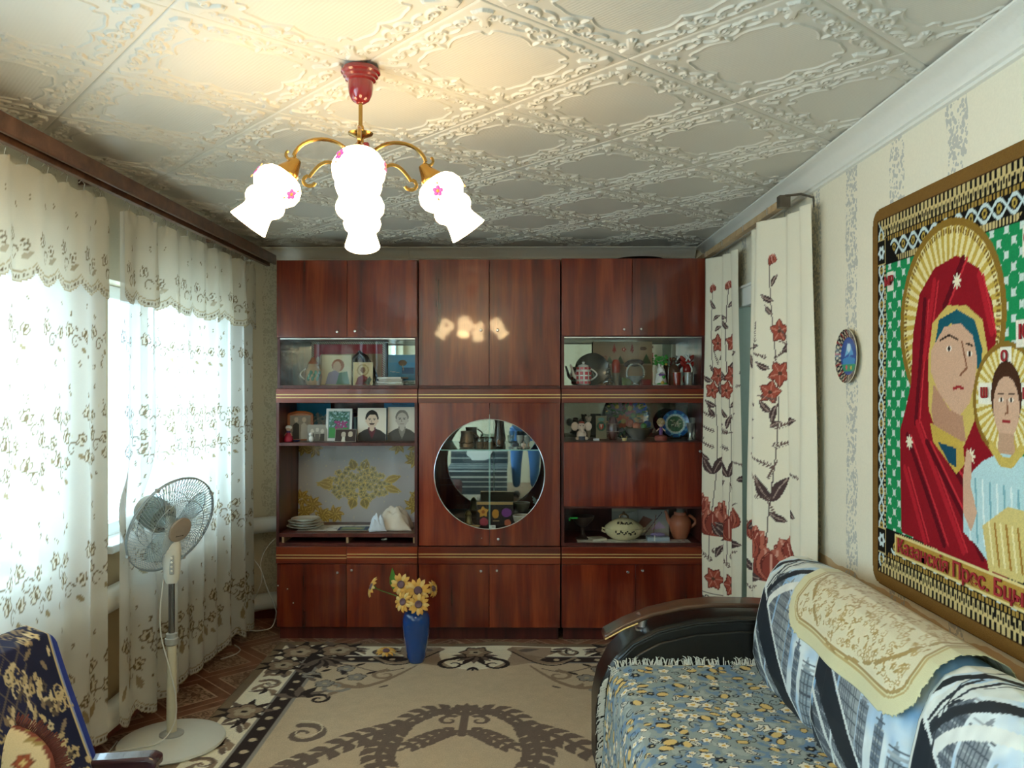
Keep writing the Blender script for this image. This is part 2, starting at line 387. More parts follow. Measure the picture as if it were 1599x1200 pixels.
# floor: printed linoleum, squares of lace print framed by plain planks, laid on the diagonal
def linoleum():
    m, nt, b = newmat('linoleum'); L = nt.links.new; b.inputs['Roughness'].default_value = 0.35
    tc = nn(nt, 'ShaderNodeTexCoord'); mp = nn(nt, 'ShaderNodeMapping'); mp.inputs['Rotation'].default_value = (0, 0, PI/4); L(tc.outputs['Object'], mp.inputs[0])
    sp = nn(nt, 'ShaderNodeSeparateXYZ'); L(mp.outputs[0], sp.inputs[0])
    def M(op, a, b_=None, c=None):
        n = nn(nt, 'ShaderNodeMath', operation=op)
        for i, q in enumerate((a, b_, c)):
            if q is None: continue
            if isinstance(q, (int, float)): n.inputs[i].default_value = q
            else: L(q, n.inputs[i])
        return n.outputs[0]
    def edge(o): return M('ABSOLUTE', M('SUBTRACT', M('FRACT', M('DIVIDE', M('ADD', o, 20), 0.34)), 0.5))
    d = M('MAXIMUM', edge(sp.outputs['X']), edge(sp.outputs['Y']))      # 0 centre .. 0.5 border of a cell
    plank = M('GREATER_THAN', d, 0.33); joint = M('LESS_THAN', M('ABSOLUTE', M('SUBTRACT', d, 0.33)), 0.014); j2 = M('GREATER_THAN', d, 0.49)
    nz = nn(nt, 'ShaderNodeTexNoise'); nz.inputs['Scale'].default_value = 26; nz.inputs['Detail'].default_value = 5; nz.inputs['Distortion'].default_value = 2.2; L(mp.outputs[0], nz.inputs[0])
    cr = nn(nt, 'ShaderNodeValToRGB'); e = cr.color_ramp.elements; e[0].position = 0.44; e[0].color = (*lin('#6b4630'), 1); e[1].position = 0.56; e[1].color = (*lin('#a98a70'), 1); L(nz.outputs[0], cr.inputs[0])
    wv = nn(nt, 'ShaderNodeTexNoise'); wv.inputs['Scale'].default_value = 9; wv.inputs['Detail'].default_value = 6; L(mp.outputs[0], wv.inputs[0])
    c2 = nn(nt, 'ShaderNodeValToRGB'); e = c2.color_ramp.elements; e[0].position = 0.35; e[0].color = (*lin('#6d3f29'), 1); e[1].position = 0.7; e[1].color = (*lin('#96644a'), 1); L(wv.outputs[0], c2.inputs[0])
    m1 = nn(nt, 'ShaderNodeMix', data_type='RGBA'); L(plank, m1.inputs['Factor']); L(cr.outputs[0], m1.inputs['A']); L(c2.outputs[0], m1.inputs['B'])
    m2 = nn(nt, 'ShaderNodeMix', data_type='RGBA'); L(M('MULTIPLY', M('MAXIMUM', joint, j2), 0.7), m2.inputs['Factor']); L(m1.outputs['Result'], m2.inputs['A']); m2.inputs['B'].default_value = (*lin('#c4a48a'), 1)
    L(m2.outputs['Result'], b.inputs['Base Color']); return m
struct('floor', G().box(XL-0.2, XR+0.2, YR-0.2, YB+0.2, -0.1, 0.0), linoleum())

# ceiling: slab and embossed foam tiles laid on the diagonal
FOAM = pm('foam_tile', '#d9d4c6', 0.42, var=0.02, scale=300, spec=0.5)
ceil = struct('ceiling', G().box(XL-0.2, XR+0.2, YR-0.2, YB+0.2, H+0.012, H+0.15), pm('ceiling_board', '#cfc9bb', 0.8))
TS = 0.508
def tile_mesh(n=210):
    h = TS/2; u = np.linspace(-h, h, n); X, Y = np.meshgrid(u, u)
    Z = np.zeros_like(X)
    S = [] # strokes: polyline, width, height (one octant family, mirrored 8 times)
    def sp(x, y, a, r, tn, w, hand, hh):
        t = np.linspace(0, 1, int(12*tn)+6); R = r*(1-0.8*t); th = a+hand*2*PI*tn*t
        S.append((np.c_[x+R*np.cos(th), y+R*np.sin(th)], w*np.linspace(1, .6, len(t)), hh))
    def cv(p, w, hh, taper=True):
        p = np.array(p, float); t = np.linspace(0, 1, 12)[:,None]
        if len(p) == 3: q = (1-t)**2*p[0]+2*t*(1-t)*p[1]+t*t*p[2]
        else: q = (1-t)**3*p[0]+3*t*(1-t)**2*p[1]+3*t*t*(1-t)*p[2]+t**3*p[3]
        S.append((q, w*(np.sin(PI*np.clip(t[:,0]*0.9+0.08, 0, 1))**0.5 if taper else np.ones(12)), hh))
    # corner palmette (octant u>=v>=0 side): fingers spread from the corner towards the centre
    for k, a in enumerate(np.radians([0, 10, 21, 33, 46])):
        L_ = 0.085-0.009*k; d0 = np.array([-math.cos(PI/4+a), -math.sin(PI/4+a)]); s0 = np.array([0.222, 0.222])+np.array([-.006*k, .002*k])
        nrm = np.array([d0[1], -d0[0]])
        cv([s0, s0+d0*L_*0.6+nrm*0.004, s0+d0*L_+nrm*0.016*(k > 0)], 0.0105, 0.0075)
    sp(0.176, 0.205, 2.2, 0.013, 1.2, 0.006, 1, 0.0055)
    # running scroll from the corner to the middle of the side
    cv([(0.165, 0.222), (0.15, 0.19), (0.115, 0.20), (0.10, 0.222)], 0.008, 0.0055)
    sp(0.128, 0.212, -0.5, 0.017, 1.3, 0.0065, 1, 0.0055)
    cv([(0.112, 0.226), (0.09, 0.236), (0.07, 0.226)], 0.007, 0.005)
    cv([(0.108, 0.196), (0.085, 0.188), (0.062, 0.205)], 0.007, 0.005)
    sp(0.060, 0.214, 2.6, 0.015, 1.2, 0.006, -1, 0.0055)
    cv([(0.052, 0.200), (0.035, 0.178), (0.012, 0.186)], 0.008, 0.006)
    cv([(0.045, 0.232), (0.03, 0.240), (0.012, 0.226)], 0.007, 0.0055)
    # mid-side rosette
    for a in (18, 55, 90, -20, -60):
        a = math.radians(a); c = np.array([0.0, 0.208]); d = np.array([math.cos(a), math.sin(a)]); cv([c+d*0.004, c+d*0.013, c+d*0.024], 0.007, 0.006)
    cv([(0.0, 0.182), (0.002, 0.172), (0.0, 0.158)], 0.007, 0.006)
    # thin moulding that frames the plain field
    cv([(0.0, 0.150), (0.02, 0.165), (0.05, 0.176), (0.075, 0.168)], 0.0042, 0.004, False)
    cv([(0.075, 0.168), (0.10, 0.158), (0.115, 0.165), (0.128, 0.150)], 0.0042, 0.004, False)
    cv([(0.128, 0.150), (0.120, 0.132), (0.125, 0.128)], 0.0042, 0.004, False)
    seg = []
    for q, w, hh in S:
        for fl in (0, 1):
            for sx in (1, -1):
                for sy in (1, -1):
                    p = (q[:, ::-1] if fl else q)*[sx, sy]
                    for i in range(len(p)-1): seg.append((p[i], p[i+1], w[i] if hasattr(w, '__len__') else w, hh))
    du = u[1]-u[0]
    for a, b, w, hh in seg:
        r = w/2+0.0015
        i0, i1 = int((min(a[0], b[0])-r+h)/du), int((max(a[0], b[0])+r+h)/du)+2; j0, j1 = int((min(a[1], b[1])-r+h)/du), int((max(a[1], b[1])+r+h)/du)+2
        sl = (slice(max(j0, 0), j1), slice(max(i0, 0), i1)); x, y = X[sl], Y[sl]
        if x.size == 0: continue
        d = b-a; L = (d*d).sum()+1e-12; t = np.clip(((x-a[0])*d[0]+(y-a[1])*d[1])/L, 0, 1)
        D = np.hypot(x-a[0]-t*d[0], y-a[1]-t*d[1])/r
        Z[sl] = np.maximum(Z[sl], hh*np.sqrt(np.clip(1-D*D, 0, 1)))
    # fine ribbing of the plain field and the bevelled edge
    field = (np.maximum(np.abs(X), np.abs(Y)) < 0.155) & (np.abs(X)+np.abs(Y) < 0.262)
    Z += np.where(field, 0.0002*np.cos(X*2*PI/0.010), 0)
    e = h-np.maximum(np.abs(X), np.abs(Y)); Z -= 0.004*np.clip(1-e/0.0035, 0, 1)
    return grid_mesh('ceiling_tile', np.stack([X, -Y, -Z], -1), None)
TILE = tile_mesh(); TILE.materials.append(FOAM)
ang = math.radians(90-47.8); U = np.array([math.cos(ang), math.sin(ang)]); V = np.array([-U[1], U[0]]); V0 = np.array([-0.089, 1.826])
for i in range(-12, 14):
    for j in range(-12, 14):
        c = V0+(i+.5)*TS*U+(j+.5)*TS*V
        if not (XL-0.12 < c[0] < XR+0.12 and -1.9 < c[1] < YB+0.12): continue
        o = bpy.data.objects.new('ceiling_tile', TILE); COL.objects.link(o); o.location = (c[0], c[1], H+0.0041); o.rotation_euler = (0, 0, ang); o.parent = ceil
# slivers along the walls are closed by plain foam strips
struct('foam_edge_strip', G().box(XL-0.2, XR+0.2, YR-0.2, YB+0.2, H+0.008, H+0.0118), FOAM, ceil)

# walls
def wall_y(x0, x1, holes):            # wall running along y with rectangular holes (y0,y1,z0,z1)
    g = G(); ys = sorted({YR-0.2, YB+0.2, *[h[0] for h in holes], *[h[1] for h in holes]})
    for a, b in zip(ys[:-1], ys[1:]):
        hs = [h for h in holes if h[0] <= a+1e-6 and h[1] >= b-1e-6]
        if not hs: g.box(x0, x1, a, b, 0, H)
        else:
            if hs[0][2] > 0: g.box(x0, x1, a, b, 0, hs[0][2])
            g.box(x0, x1, a, b, hs[0][3], H)
    return g
struct('wall_left', wall_y(XL-0.25, XL, WINS), WP_L)
DOOR = (3.40, 4.42, 1.90)
struct('wall_right', wall_y(XR, XR+0.2, [(DOOR[0], DOOR[1], 0, DOOR[2])]), WP_R)
struct('wall_back', G().box(XL, XR, YB, YB+0.2, 0, H), WP_B)
struct('wall_rear', G().box(XL, XR, YR-0.2, YR, 0, H), WP_B)
# next room seen through the doorway, with a window hole added to light it
PAINT = pm('white_paint', '#e9e7de', 0.4, var=0.04)
GREEN = pm('pale_green_paint', '#b9c2b0', 0.5, var=0.06)
struct('wall_next_room', G().box(2.2, 2.25, 2.9, 5.3, 0, 1.35).box(2.2, 2.25, 2.9, 5.3, 1.9, H).box(2.2, 2.25, 2.9, 3.1, 1.35, 1.9).box(2.2, 2.25, 3.45, 5.3, 1.35, 1.9).box(XR+0.2, 2.2, 5.25, 5.3, 0, H).box(XR+0.2, 2.2, 2.85, 2.9, 0, H).box(XR+0.2, 2.25, 2.85, 5.3, H, H+0.05), GREEN)
struct('floor_next_room', G().box(XR+0.2, 2.25, 2.85, 5.3, -0.1, 0), MATS['pale_green_paint'])
# door casing
dc = struct('door_1', G().box(XR-0.018, XR+0.205, DOOR[1]-0.045, DOOR[1], 0, DOOR[2]).box(XR-0.018, XR+0.205, DOOR[0], DOOR[0]+0.045, 0, DOOR[2]), GREEN, bevel=0.003)
struct('lintel_casing', G().box(XR-0.026, XR, DOOR[0]-0.06, DOOR[1]+0.07, DOOR[2]-0.01, DOOR[2]+0.085).box(XR-0.034, XR, DOOR[0]-0.07, DOOR[1]+0.08, DOOR[2]+0.085, DOOR[2]+0.10), PAINT, dc, bevel=0.004)
struct('side_casing', G().box(XR-0.02, XR, DOOR[1], DOOR[1]+0.07, 0, DOOR[2]-0.01), GREEN, dc, bevel=0.004)
struct('side_casing', G().box(XR-0.02, XR, DOOR[0]-0.07, DOOR[0], 0, DOOR[2]-0.01), GREEN, dc, bevel=0.004)

# windows: two behind the lace, two out of view added to brighten the room
UPVC = pm('white_window_frame', '#f2f4f3', 0.3, var=0.02); PANE = glassmat('window_glass', (0.97, 0.99, 0.99), 0.02)
for k, (a, b, WZ0, WZ1) in enumerate(WINS):
    x0, x1 = XL-0.16, XL-0.10
    g = G().box(x0, x1, a, b, WZ0, WZ0+0.06).box(x0, x1, a, b, WZ1-0.06, WZ1).box(x0, x1, a, a+0.06, WZ0, WZ1).box(x0, x1, b-0.06, b, WZ0, WZ1)
    w = struct('window_%d' % (k+1), g, UPVC, bevel=0.004)
    mid = (a+b)/2
    struct('window_mullion', G().box(x0, x1, mid-0.04, mid+0.04, WZ0+0.06, WZ1-0.06), UPVC, w, bevel=0.004)
    for p, q in ((a+0.06, mid-0.04), (mid+0.04, b-0.06)):
        struct('window_pane', G().box(x0+0.025, x0+0.029, p, q, WZ0+0.06, WZ1-0.06), PANE, w)
    struct('window_sill', G().box(XL-0.25, XL+0.035, a-0.03, b+0.03, WZ0-0.03, WZ0+0.004), UPVC, w, bevel=0.006)

# cornices and baseboards
def cornice(name, path, prof, m):      # prof in (out from wall, down from ceiling)
    pass
FO2 = pm('cornice_foam', '#e6e2d6', 0.45, var=0.03, scale=60, bump=0.35)
prof = [(0, 0), (0.085, 0), (0.085, -0.006), (0.075, -0.012), (0.060, -0.016), (0.045, -0.030), (0.028, -0.048), (0.018, -0.060), (0.018, -0.068), (0.010, -0.072), (0.010, -0.082), (0, -0.085)]
g = G().prism([(XR-p, H+q) for p, q in prof], YR, YB, 'xz'); struct('trim_1', g, FO2)
for k, (xa, xb) in enumerate(((XL, at(638, 400, 5.1).x-0.0008), (at(638, 400, 5.1).x+0.0008, XR-0.0855))):
    g = G().prism([(YB-p*0.8, H+q*0.95) for p, q in prof], xa, xb, 'yz'); struct('trim_%d' % (k+2), g, FO2)
RED = pm('red_brown_floor_paint', '#7a3524', 0.35, var=0.15, scale=12)
struct('baseboard_left', G().box(XL, XL+0.022, YR, YB, 0, 0.085), RED, bevel=0.004)
struct('baseboard_back', G().box(XL+0.022, XR, YB-0.022, YB, 0, 0.085), RED, bevel=0.004)
struct('baseboard_right', G().box(XR-0.022, XR, YR, DOOR[0]-0.07, 0, 0.085), RED, bevel=0.004)

# heating pipes: two runs along the window wall that turn the corner behind the wall unit
PIPE = pm('white_pipe_enamel', '#d8d4c8', 0.4, var=0.08, scale=9)
for z, rr, lab in ((0.605, 0.05, 'thick white heating pipe bending round the corner at sill height'), (0.13, 0.052, 'lower thick white heating pipe running near the floor')):
    xw = XL+0.062; yb = YB-0.085; pts = [(xw, -1.5, z-0.02)] + [(xw, y, z-0.02+0.004*(y+1.5)) for y in (0, 2, 3.5, 4.7)]
    for a in np.linspace(0, PI/2, 7): pts.append((xw+0.22*(1-math.cos(a)), yb-0.22+0.22*math.sin(a), z+0.008))
    pts += [(-1.418, yb, z+0.01)]
    p = tag(obj('heating_pipe', G().tube(pts, rr, 16), PIPE, loc=(xw, 2.0, 0)), lab, 'pipe')
    for y in (0.3, 2.4, 4.55):
        obj('wall_bracket', G().box(XL, xw-rr*0.8, y-0.012, y+0.012, z-0.03, z+0.0), PIPE, p)

# ================================================================== the wall unit: nine lacquered cabinets, three wide and three high
D = 4.70; DB = 5.125
def X(px): return (px-812)*D/FPX
def Z(py): return CAMZ+(600-py)*D/FPX
MAH = wood('mahogany_lacquer', '#4a150b', '#762512', '#9c4222', rough=0.25, coat=0.9)
MAHX = wood('mahogany_rail', '#4e170d', '#7c2a16', '#a24724', rough=0.28, coat=0.7, axis='x')
CARC = wood('carcass_wood', '#34110d', '#54201a', '#6e3026', rough=0.4, coat=0.2)
PALE = pm('raw_chipboard', '#a98a68', 0.8)
GOLD = pm('gold_strip', '#e8c886', 0.35, metal=0.4)
STEEL = pm('chrome', '#f2f2f2', 0.22, metal=0.9, var=0.02)
MIRROR = pm('mirror_glass', '#dfe6e2', 0.02, metal=1.0, var=0.0)
CGL = glassmat('cabinet_glass', (0.975, 0.985, 0.98), 0.018)
EDGEG = pm('green_glass_edge', '#a8d8cc', 0.2, var=0.05)
DARK = pm('dark_interior', '#1e100c', 0.8)
T = 0.018
def knob(parent, x, z, y=D):
    g = G().lathe([(0.0035, 0), (0.0035, 0.006), (0.0075, 0.010), (0.0085, 0.014), (0.006, 0.018), (0, 0.019)], 14)
    g.v = [(x+p[0], y-p[2], z+p[1]) for p in g.v]
    return obj('knob', g, STEEL, parent)
def door(t, x0, x1, z0, z1, kx=None, kz=None, name='door', yoff=0.0, tilt=0.0):
    d = obj(name, G().box(x0+0.0012, x1-0.0012, D+yoff, D+T+yoff, z0+0.001, z1-0.001), MAH, t, bevel=0.0015)
    if kx is not None: knob(d, kx, kz, D+yoff)
    return d
def carcass(t, x0, x1, z0, z1, back=CARC, inner=CARC, f=D+T+0.003, top=True):
    obj('side_panel', G().box(x0+0.0008, x0+T, f, DB, z0, z1), CARC, t, bevel=0.001)
    obj('side_panel', G().box(x1-T, x1-0.0008, f, DB, z0, z1), CARC, t, bevel=0.001)
    obj('bottom_board', G().box(x0+T, x1-T, f, DB, z0, z0+T), CARC, t)
    obj('top_board', G().box(x0+T, x1-T, f, DB, z1-T, z1), CARC, t)
    obj('back_board', G().box(x0+T, x1-T, DB-0.006, DB, z0+T, z1-T), back, t)
def strips(t, x0, x1, zc, yf):
    for dz in (0.0085, -0.0085):
        obj('gold_strip', G().box(x0+0.001, x1-0.001, yf-0.002, yf, zc+dz-0.0026, zc+dz+0.0026), GOLD, t)
def unit(name, label, x0, x1, z0):
    return thing(name, label, 'cabinet', ((x0+x1)/2, (D+DB)/2, z0), 0, 'stacked cabinets of the lacquered wall unit')
SECT = [(X(430), X(652)), (X(653), X(875.5)), (X(876.5), X(1101))]
ZT, ZU, ZM, ZB = Z(406), Z(607), Z(854), 0.0
side = ['left', 'middle', 'right']

# --- base cabinets: plinth, two doors, rail with two gold strips
for k, (x0, x1) in enumerate(SECT):
    lab = ['lacquered base cabinet behind the fan, its doors speckled with paint', 'lacquered base cabinet behind the blue vase, below the round opening', 'lacquered base cabinet partly hidden by the black sofa arm'][k]
    t = unit('base_cabinet', lab, x0, x1, 0)
    zr0, zr1 = Z(881), ZM
    carcass(t, x0, x1, Z(982), zr1-0.001)
    obj('plinth', G().box(x0+0.012, x1-0.012, D+0.035, DB, 0.0, Z(982)), CARC, t)
    yf = D-0.006
    if k == 0:
        xm = X(541)
        for a, b, dy in ((x0, xm, 0), (xm, x1, 0.006)):
            r = obj('rail', G().box(a+0.001, b-0.001, yf, D+0.02, zr0, zr1-0.002), MAHX, t, bevel=0.0015)
            strips(r, a, b, Z(870)+dy, yf)
    else:
        r = obj('rail', G().box(x0+0.001, x1-0.001, yf, D+0.02, zr0, zr1-0.002), MAHX, t, bevel=0.0015); strips(r, x0, x1, Z(868), yf)
    xm = [X(540.5), X(764), X(992)][k]
    kn = [((527, 895), (549, 891)), ((751, 892), (776, 891)), ((980, 893), (1003, 891))][k]
    z0 = Z(981)
    d1 = door(t, x0+0.003, xm, z0, zr0-0.003, X(kn[0][0]), Z(kn[0][1]))
    d2 = door(t, xm, x1-0.003, z0, zr0-0.003, X(kn[1][0]), Z(kn[1][1]), yoff=[0.0, 0.0, 0.006][k])
    if k == 0:
        for px, py in ((433, 916), (448, 921), (457, 943)):
            obj('paint_speck', G().ball((X(px), D-0.0003, Z(py)), (0.004, 0.001, 0.004), 8, 5), PAINT, d1)

# --- middle cabinets
ZR0 = Z(630)       # underside of the upper rail
MID = []
for k, (x0, x1) in enumerate(SECT):
    lab = ['open lacquered cabinet with photographs above and plates on a lower shelf', 'lacquered cabinet with a large round glazed opening in its doors', 'lacquered cabinet with glazed niches above and below a drop flap'][k]
    t = unit('shelf_cabinet', lab, x0, x1, ZM); MID.append(t)
    carcass(t, x0, x1, ZM, ZU-0.001, back=(MIRROR if k == 1 else CARC), f=(D if k == 0 else D+T+0.003))
    yf = D-0.006
    r = obj('rail', G().box(x0+0.001, x1-0.001, yf, D+0.02, ZR0+0.002, ZU-0.002), MAHX, t, bevel=0.0015); strips(r, x0, x1, Z(619), yf)
    fy = D+T+0.003
    if k == 0:
        obj('shelf', G().box(x0+T, x1-T, D+0.002, DB-0.006, Z(697), Z(692)), CARC, t, bevel=0.001)
        obj('shelf', G().box(x0+T, x1-T, D+0.002, DB-0.006, Z(840), Z(834)), CARC, t, bevel=0.001)
        for px in (440.5, 541.5, 646.5): obj('divider', G().box(X(px)-0.006, X(px)+0.006, D+0.004, DB-0.006, ZM+T, Z(840)), PALE, t)
    if k == 1:
        cx, cz, R = X(765), Z(741), 86*D/FPX; xm = X(764.3); z0, z1 = ZM+0.004, Z(628)
        for s_, (a, b) in ((-1, (x0+0.003, xm)), (1, (xm, x1-0.003))):
            xe = xm+s_*0.0012; n = 40
            th = np.linspace(-PI/2, PI/2, n)
            arc = [(xe+s_*math.sqrt(max(R*R-(cz+R*math.sin(q)-cz)**2, 0)), cz+R*math.sin(q)) for q in th]
            xo = a+0.001 if s_ < 0 else b-0.001
            poly = [(xo, z0), (xe, z0)]+arc+[(xe, z1), (xo, z1)]
            if s_ > 0: poly = poly[::-1]
            d = obj('door', G().prism(poly, D, D+T, 'xz'), MAH, t, bevel=0.0012)
            obj('opening_rim', G().tube([(p[0], D-0.0005, p[1]) for p in arc], 0.0024, 6), STEEL, d)
            pane = [(xe+s_*0.0005, p[1]) for p in (arc[0], arc[-1])]
            big = [(xe+s_*0.001+s_*(R+0.01)*math.cos(q), cz+(R+0.01)*math.sin(q)) for q in th]
            obj('pane', G().prism(big, D+T+0.001, D+T+0.005, 'xz'), CGL, d)
            obj('pane_edge', G().box(*sorted((xe, xe+s_*0.002)), D+T+0.0005, D+T+0.0055, cz-R, cz+R), EDGEG, d)
            if s_ > 0: knob(d, X(778), Z(842))
            else: obj('screw', G().ball((X(752), D, Z(841)), (0.003, 0.0015, 0.003), 8, 5), STEEL, d)
        GS = Z(707)+0.012
        obj('glass_shelf', G().box(x0+T, x1-T, D+0.06, DB-0.008, GS-0.006, GS), glassmat('shelf_glass', (0.80, 0.90, 0.86), 0.10), t)
        obj('shelf_edge', G().box(x0+T, x1-T, D+0.059, D+0.0595, GS-0.006, GS), EDGEG, t)
        obj('bottom_lining', G().box(x0+T, x1-T, fy, DB-0.01, ZM+T, Z(829)), DARK, t)
    if k == 2:
        obj('shelf', G().box(x0+T, x1-T, fy, DB-0.006, Z(694), Z(690)), CARC, t)
        obj('shelf', G().box(x0+T, x1-T, fy, DB-0.006, Z(795), Z(792)), CARC, t)
        d = door(t, x0+0.012, x1-0.006, Z(791.5), Z(691), X(1092), Z(705), name='drop_flap')
        obj('back_mirror', G().box(x0+T, x1-T, DB-0.010, DB-0.0065, Z(690), Z(632)), pm('old_mirror', '#6f6d66', 0.06, metal=1.0, var=0.2, scale=6), t)
        for zz0, zz1 in ((Z(690), Z(633)), (Z(852), Z(795))):
            mx_ = (x0+x1)/2
            obj('sliding_pane', G().box(x0+T, mx_+0.03, D+0.012, D+0.015, zz0, zz1), CGL, t)
            obj('sliding_pane', G().box(mx_-0.03, x1-T, D+0.017, D+0.020, zz0, zz1), CGL, t)

# --- upper cabinets
UPP = []
for k, (x0, x1) in enumerate(SECT):
    lab = ['upper lacquered cabinet above the photographs with a glazed niche', 'tall upper lacquered cabinet whose doors mirror the lit chandelier', 'upper lacquered cabinet with a glazed niche holding a red and white teapot'][k]
    t = unit('upper_cabinet', lab, x0, x1, ZU); UPP.append(t)
    carcass(t, x0, x1, ZU, ZT-(0.0, -0.004, -0.008)[k])
    zt = ZT+(0.0, 0.004, 0.008)[k]
    zd = [Z(527), Z(603), Z(525)][k]; xm = [X(541.5), X(764), X(987)][k]
    kn = [((526.5, 518.5), (554.5, 517.5)), ((751, 516), (777, 516)), ((974, 515), (1000.5, 514.5))][k]
    door(t, x0+0.002, xm, zd, zt, X(kn[0][0]), Z(kn[0][1])); door(t, xm, x1-0.002, zd, zt, X(kn[1][0]), Z(kn[1][1]), yoff=[-0.002, 0, 0][k])
    if k != 1:
        obj('niche_ceiling', G().box(x0+T, x1-T, D+0.024, DB-0.006, zd-0.004, zd+0.012), CARC, t)
        obj('back_mirror', G().box(x0+T, x1-T, DB-0.012, DB-0.0065, ZU+T, zd-0.004), MIRROR, t)
        mx_ = (x0+x1)/2
        obj('sliding_pane', G().box(x0+T, mx_+0.035, D+0.024, D+0.027, ZU+T, zd-0.004), CGL, t)
        obj('sliding_pane', G().box(mx_-0.035, x1-T, D+0.030, D+0.033, ZU+T, zd-0.004), CGL, t)
        obj('pane_track', G().box(x0+T, x1-T, D+0.020, D+0.036, zd-0.010, zd-0.004), STEEL, t)
# dark round tray lying on top of the right-hand upper cabinet
tag(obj('round_tray', G().lathe([(0, 0), (0.10, 0), (0.155, 0.018), (0.15, 0.021), (0.098, 0.004), (0, 0.004)], 32), pm('dark_tray', '#2a1a14', 0.3), loc=(X(1005), D+0.2, ZT+0.0082), local=True),
    'dark round tray lying flat on top of the wall unit', 'tray')

# ================================================================== lace curtains at the windows
def tullemat(name='lace_tulle'):
    m = bpy.data.materials.new(name); m.use_nodes = True; nt = m.node_tree; nt.nodes.clear(); L = nt.links.new
    out = nn(nt, 'ShaderNodeOutputMaterial'); vc = nn(nt, 'ShaderNodeVertexColor', layer_name='Col')
    tc = nn(nt, 'ShaderNodeTexCoord'); nz = nn(nt, 'ShaderNodeTexNoise'); nz.inputs['Scale'].default_value = 600; L(tc.outputs['Object'], nz.inputs[0])
    mr = nn(nt, 'ShaderNodeMapRange'); mr.inputs['To Min'].default_value = 0.9; mr.inputs['To Max'].default_value = 1.08; L(nz.outputs[0], mr.inputs[0])
    cs = nn(nt, 'ShaderNodeVectorMath', operation='SCALE'); L(vc.outputs[0], cs.inputs[0]); L(mr.outputs[0], cs.inputs['Scale'])
    df = nn(nt, 'ShaderNodeBsdfDiffuse'); tl = nn(nt, 'ShaderNodeBsdfTranslucent'); tr = nn(nt, 'ShaderNodeBsdfTransparent')
    L(cs.outputs[0], df.inputs[0]); L(cs.outputs[0], tl.inputs[0])
    m1 = nn(nt, 'ShaderNodeMixShader'); m1.inputs[0].default_value = 0.48; L(df.outputs[0], m1.inputs[1]); L(tl.outputs[0], m1.inputs[2])
    m2 = nn(nt, 'ShaderNodeMixShader'); L(vc.outputs['Alpha'], m2.inputs[0]); L(tr.outputs[0], m2.inputs[1]); L(m1.outputs[0], m2.inputs[2])
    L(m2.outputs[0], out.inputs[0]); return m
TULLE = tullemat()
BRN, BRN2 = '#7d6a4e', '#a8936f'
def ivy(cv, x, y, r, rot, fill='#e9dfc8', edge=BRN, a=0.9):
    k = [(0, -.25), (.35, -.45), (.75, -.15), (.55, .2), (.62, .62), (.25, .55), (0, 1.0), (-.25, .55), (-.62, .62), (-.55, .2), (-.75, -.15), (-.35, -.45)]
    c, s = math.cos(rot), math.sin(rot); P = [(x+r*(p*c-q*s), y+r*(p*s+q*c)) for p, q in k]
    cv.poly(P, fill); cv.poly(P, a*0.86)
    cv.stroke(P, r*0.16, edge, closed=True); cv.stroke(P, r*0.16, 0.97, closed=True)
    cv.disc(x-0.1*r*s, y+0.1*r*c, r*0.22, edge, r*0.4, rot); cv.disc(x-0.1*r*s, y+0.1*r*c, r*0.2, 0.95)
def curl(cv, x, y, r, ang, hand, w=0.007, c=BRN):
    cv.scroll(x, y, ang, r, 1.15, w, c, hand); cv.scroll(x, y, ang, r, 1.15, w, 0.95, hand)
def bud(cv, x, y, r, rot):
    cv.disc(x, y, r*0.6, BRN, r, rot); cv.disc(x, y, r*0.6, 0.95, r, rot)
    cv.disc(x, y, r*0.32, '#cfc4ac', r*0.55, rot)
def band(cv, z, pitch, r, up=1, rows=1, seed=0):
    q = random.Random(seed); n = int(cv.w/pitch)+1
    for k in range(n):
        x = (k+0.5)*pitch+q.uniform(-.1, .1)*pitch
        for j in range(rows):
            zz = z-j*r*2.1; xx = x+(j % 2)*pitch*0.4
            ivy(cv, xx-0.25*pitch, zz+0.2*r, r, up*0.4); ivy(cv, xx+0.2*pitch, zz-0.15*r, r*0.8, -0.7*up)
            curl(cv, xx-0.05*pitch, zz-0.9*r, r*0.75, 0.5, 1); 
            cv.leaf(xx+0.02, zz-1.5*r, -0.5, r*1.0, r*0.5, BRN2)
        bud(cv, x-0.2*pitch, z+2.0*r, 0.011, 0.3); bud(cv, x+0.28*pitch, z+2.9*r, 0.010, -0.3); bud(cv, x+.05*pitch, z-3.0*r*rows, 0.011, 0.2)
def scallop(cv, z0, pitch, amp):
    """hem line; below it the cloth ends"""
    hem = z0+amp*(1-np.abs(np.sin(PI*cv.X/pitch))**0.7)
    below = cv.Y < hem
    rim = (cv.Y >= hem) & (cv.Y < hem+0.009); eye = (cv.Y >= hem+0.016) & (cv.Y < hem+0.026) & ((cv.X/0.017 % 1) < 0.5)
    cv.a[rim] = lin('#b4a180'); cv.alpha[rim] = 0.97; cv.a[eye] = lin('#6e5a40'); cv.alpha[eye] = 0.95
    line = (cv.Y >= hem+0.034) & (cv.Y < hem+0.040); cv.a[line] = lin(BRN2); cv.alpha[line] = 0.95
    return below
def folds(s, z, seed, amp, lam, ztop, zbot):
    q = random.Random(seed); o = np.zeros_like(s)
    for k in range(4):
        l = lam*q.uniform(0.7, 1.5); o = o+np.sin(2*PI*s/l+q.uniform(0, 6.28)+0.25*np.sin(2.3*z+k))*q.uniform(0.5, 1)/2.2
    t = np.clip((ztop-z)/(ztop-zbot), 0, 1)
    return amp*o*(0.55+0.6*t)+0.006*np.sin(60*s)*np.clip(1-t*6, 0, 1)
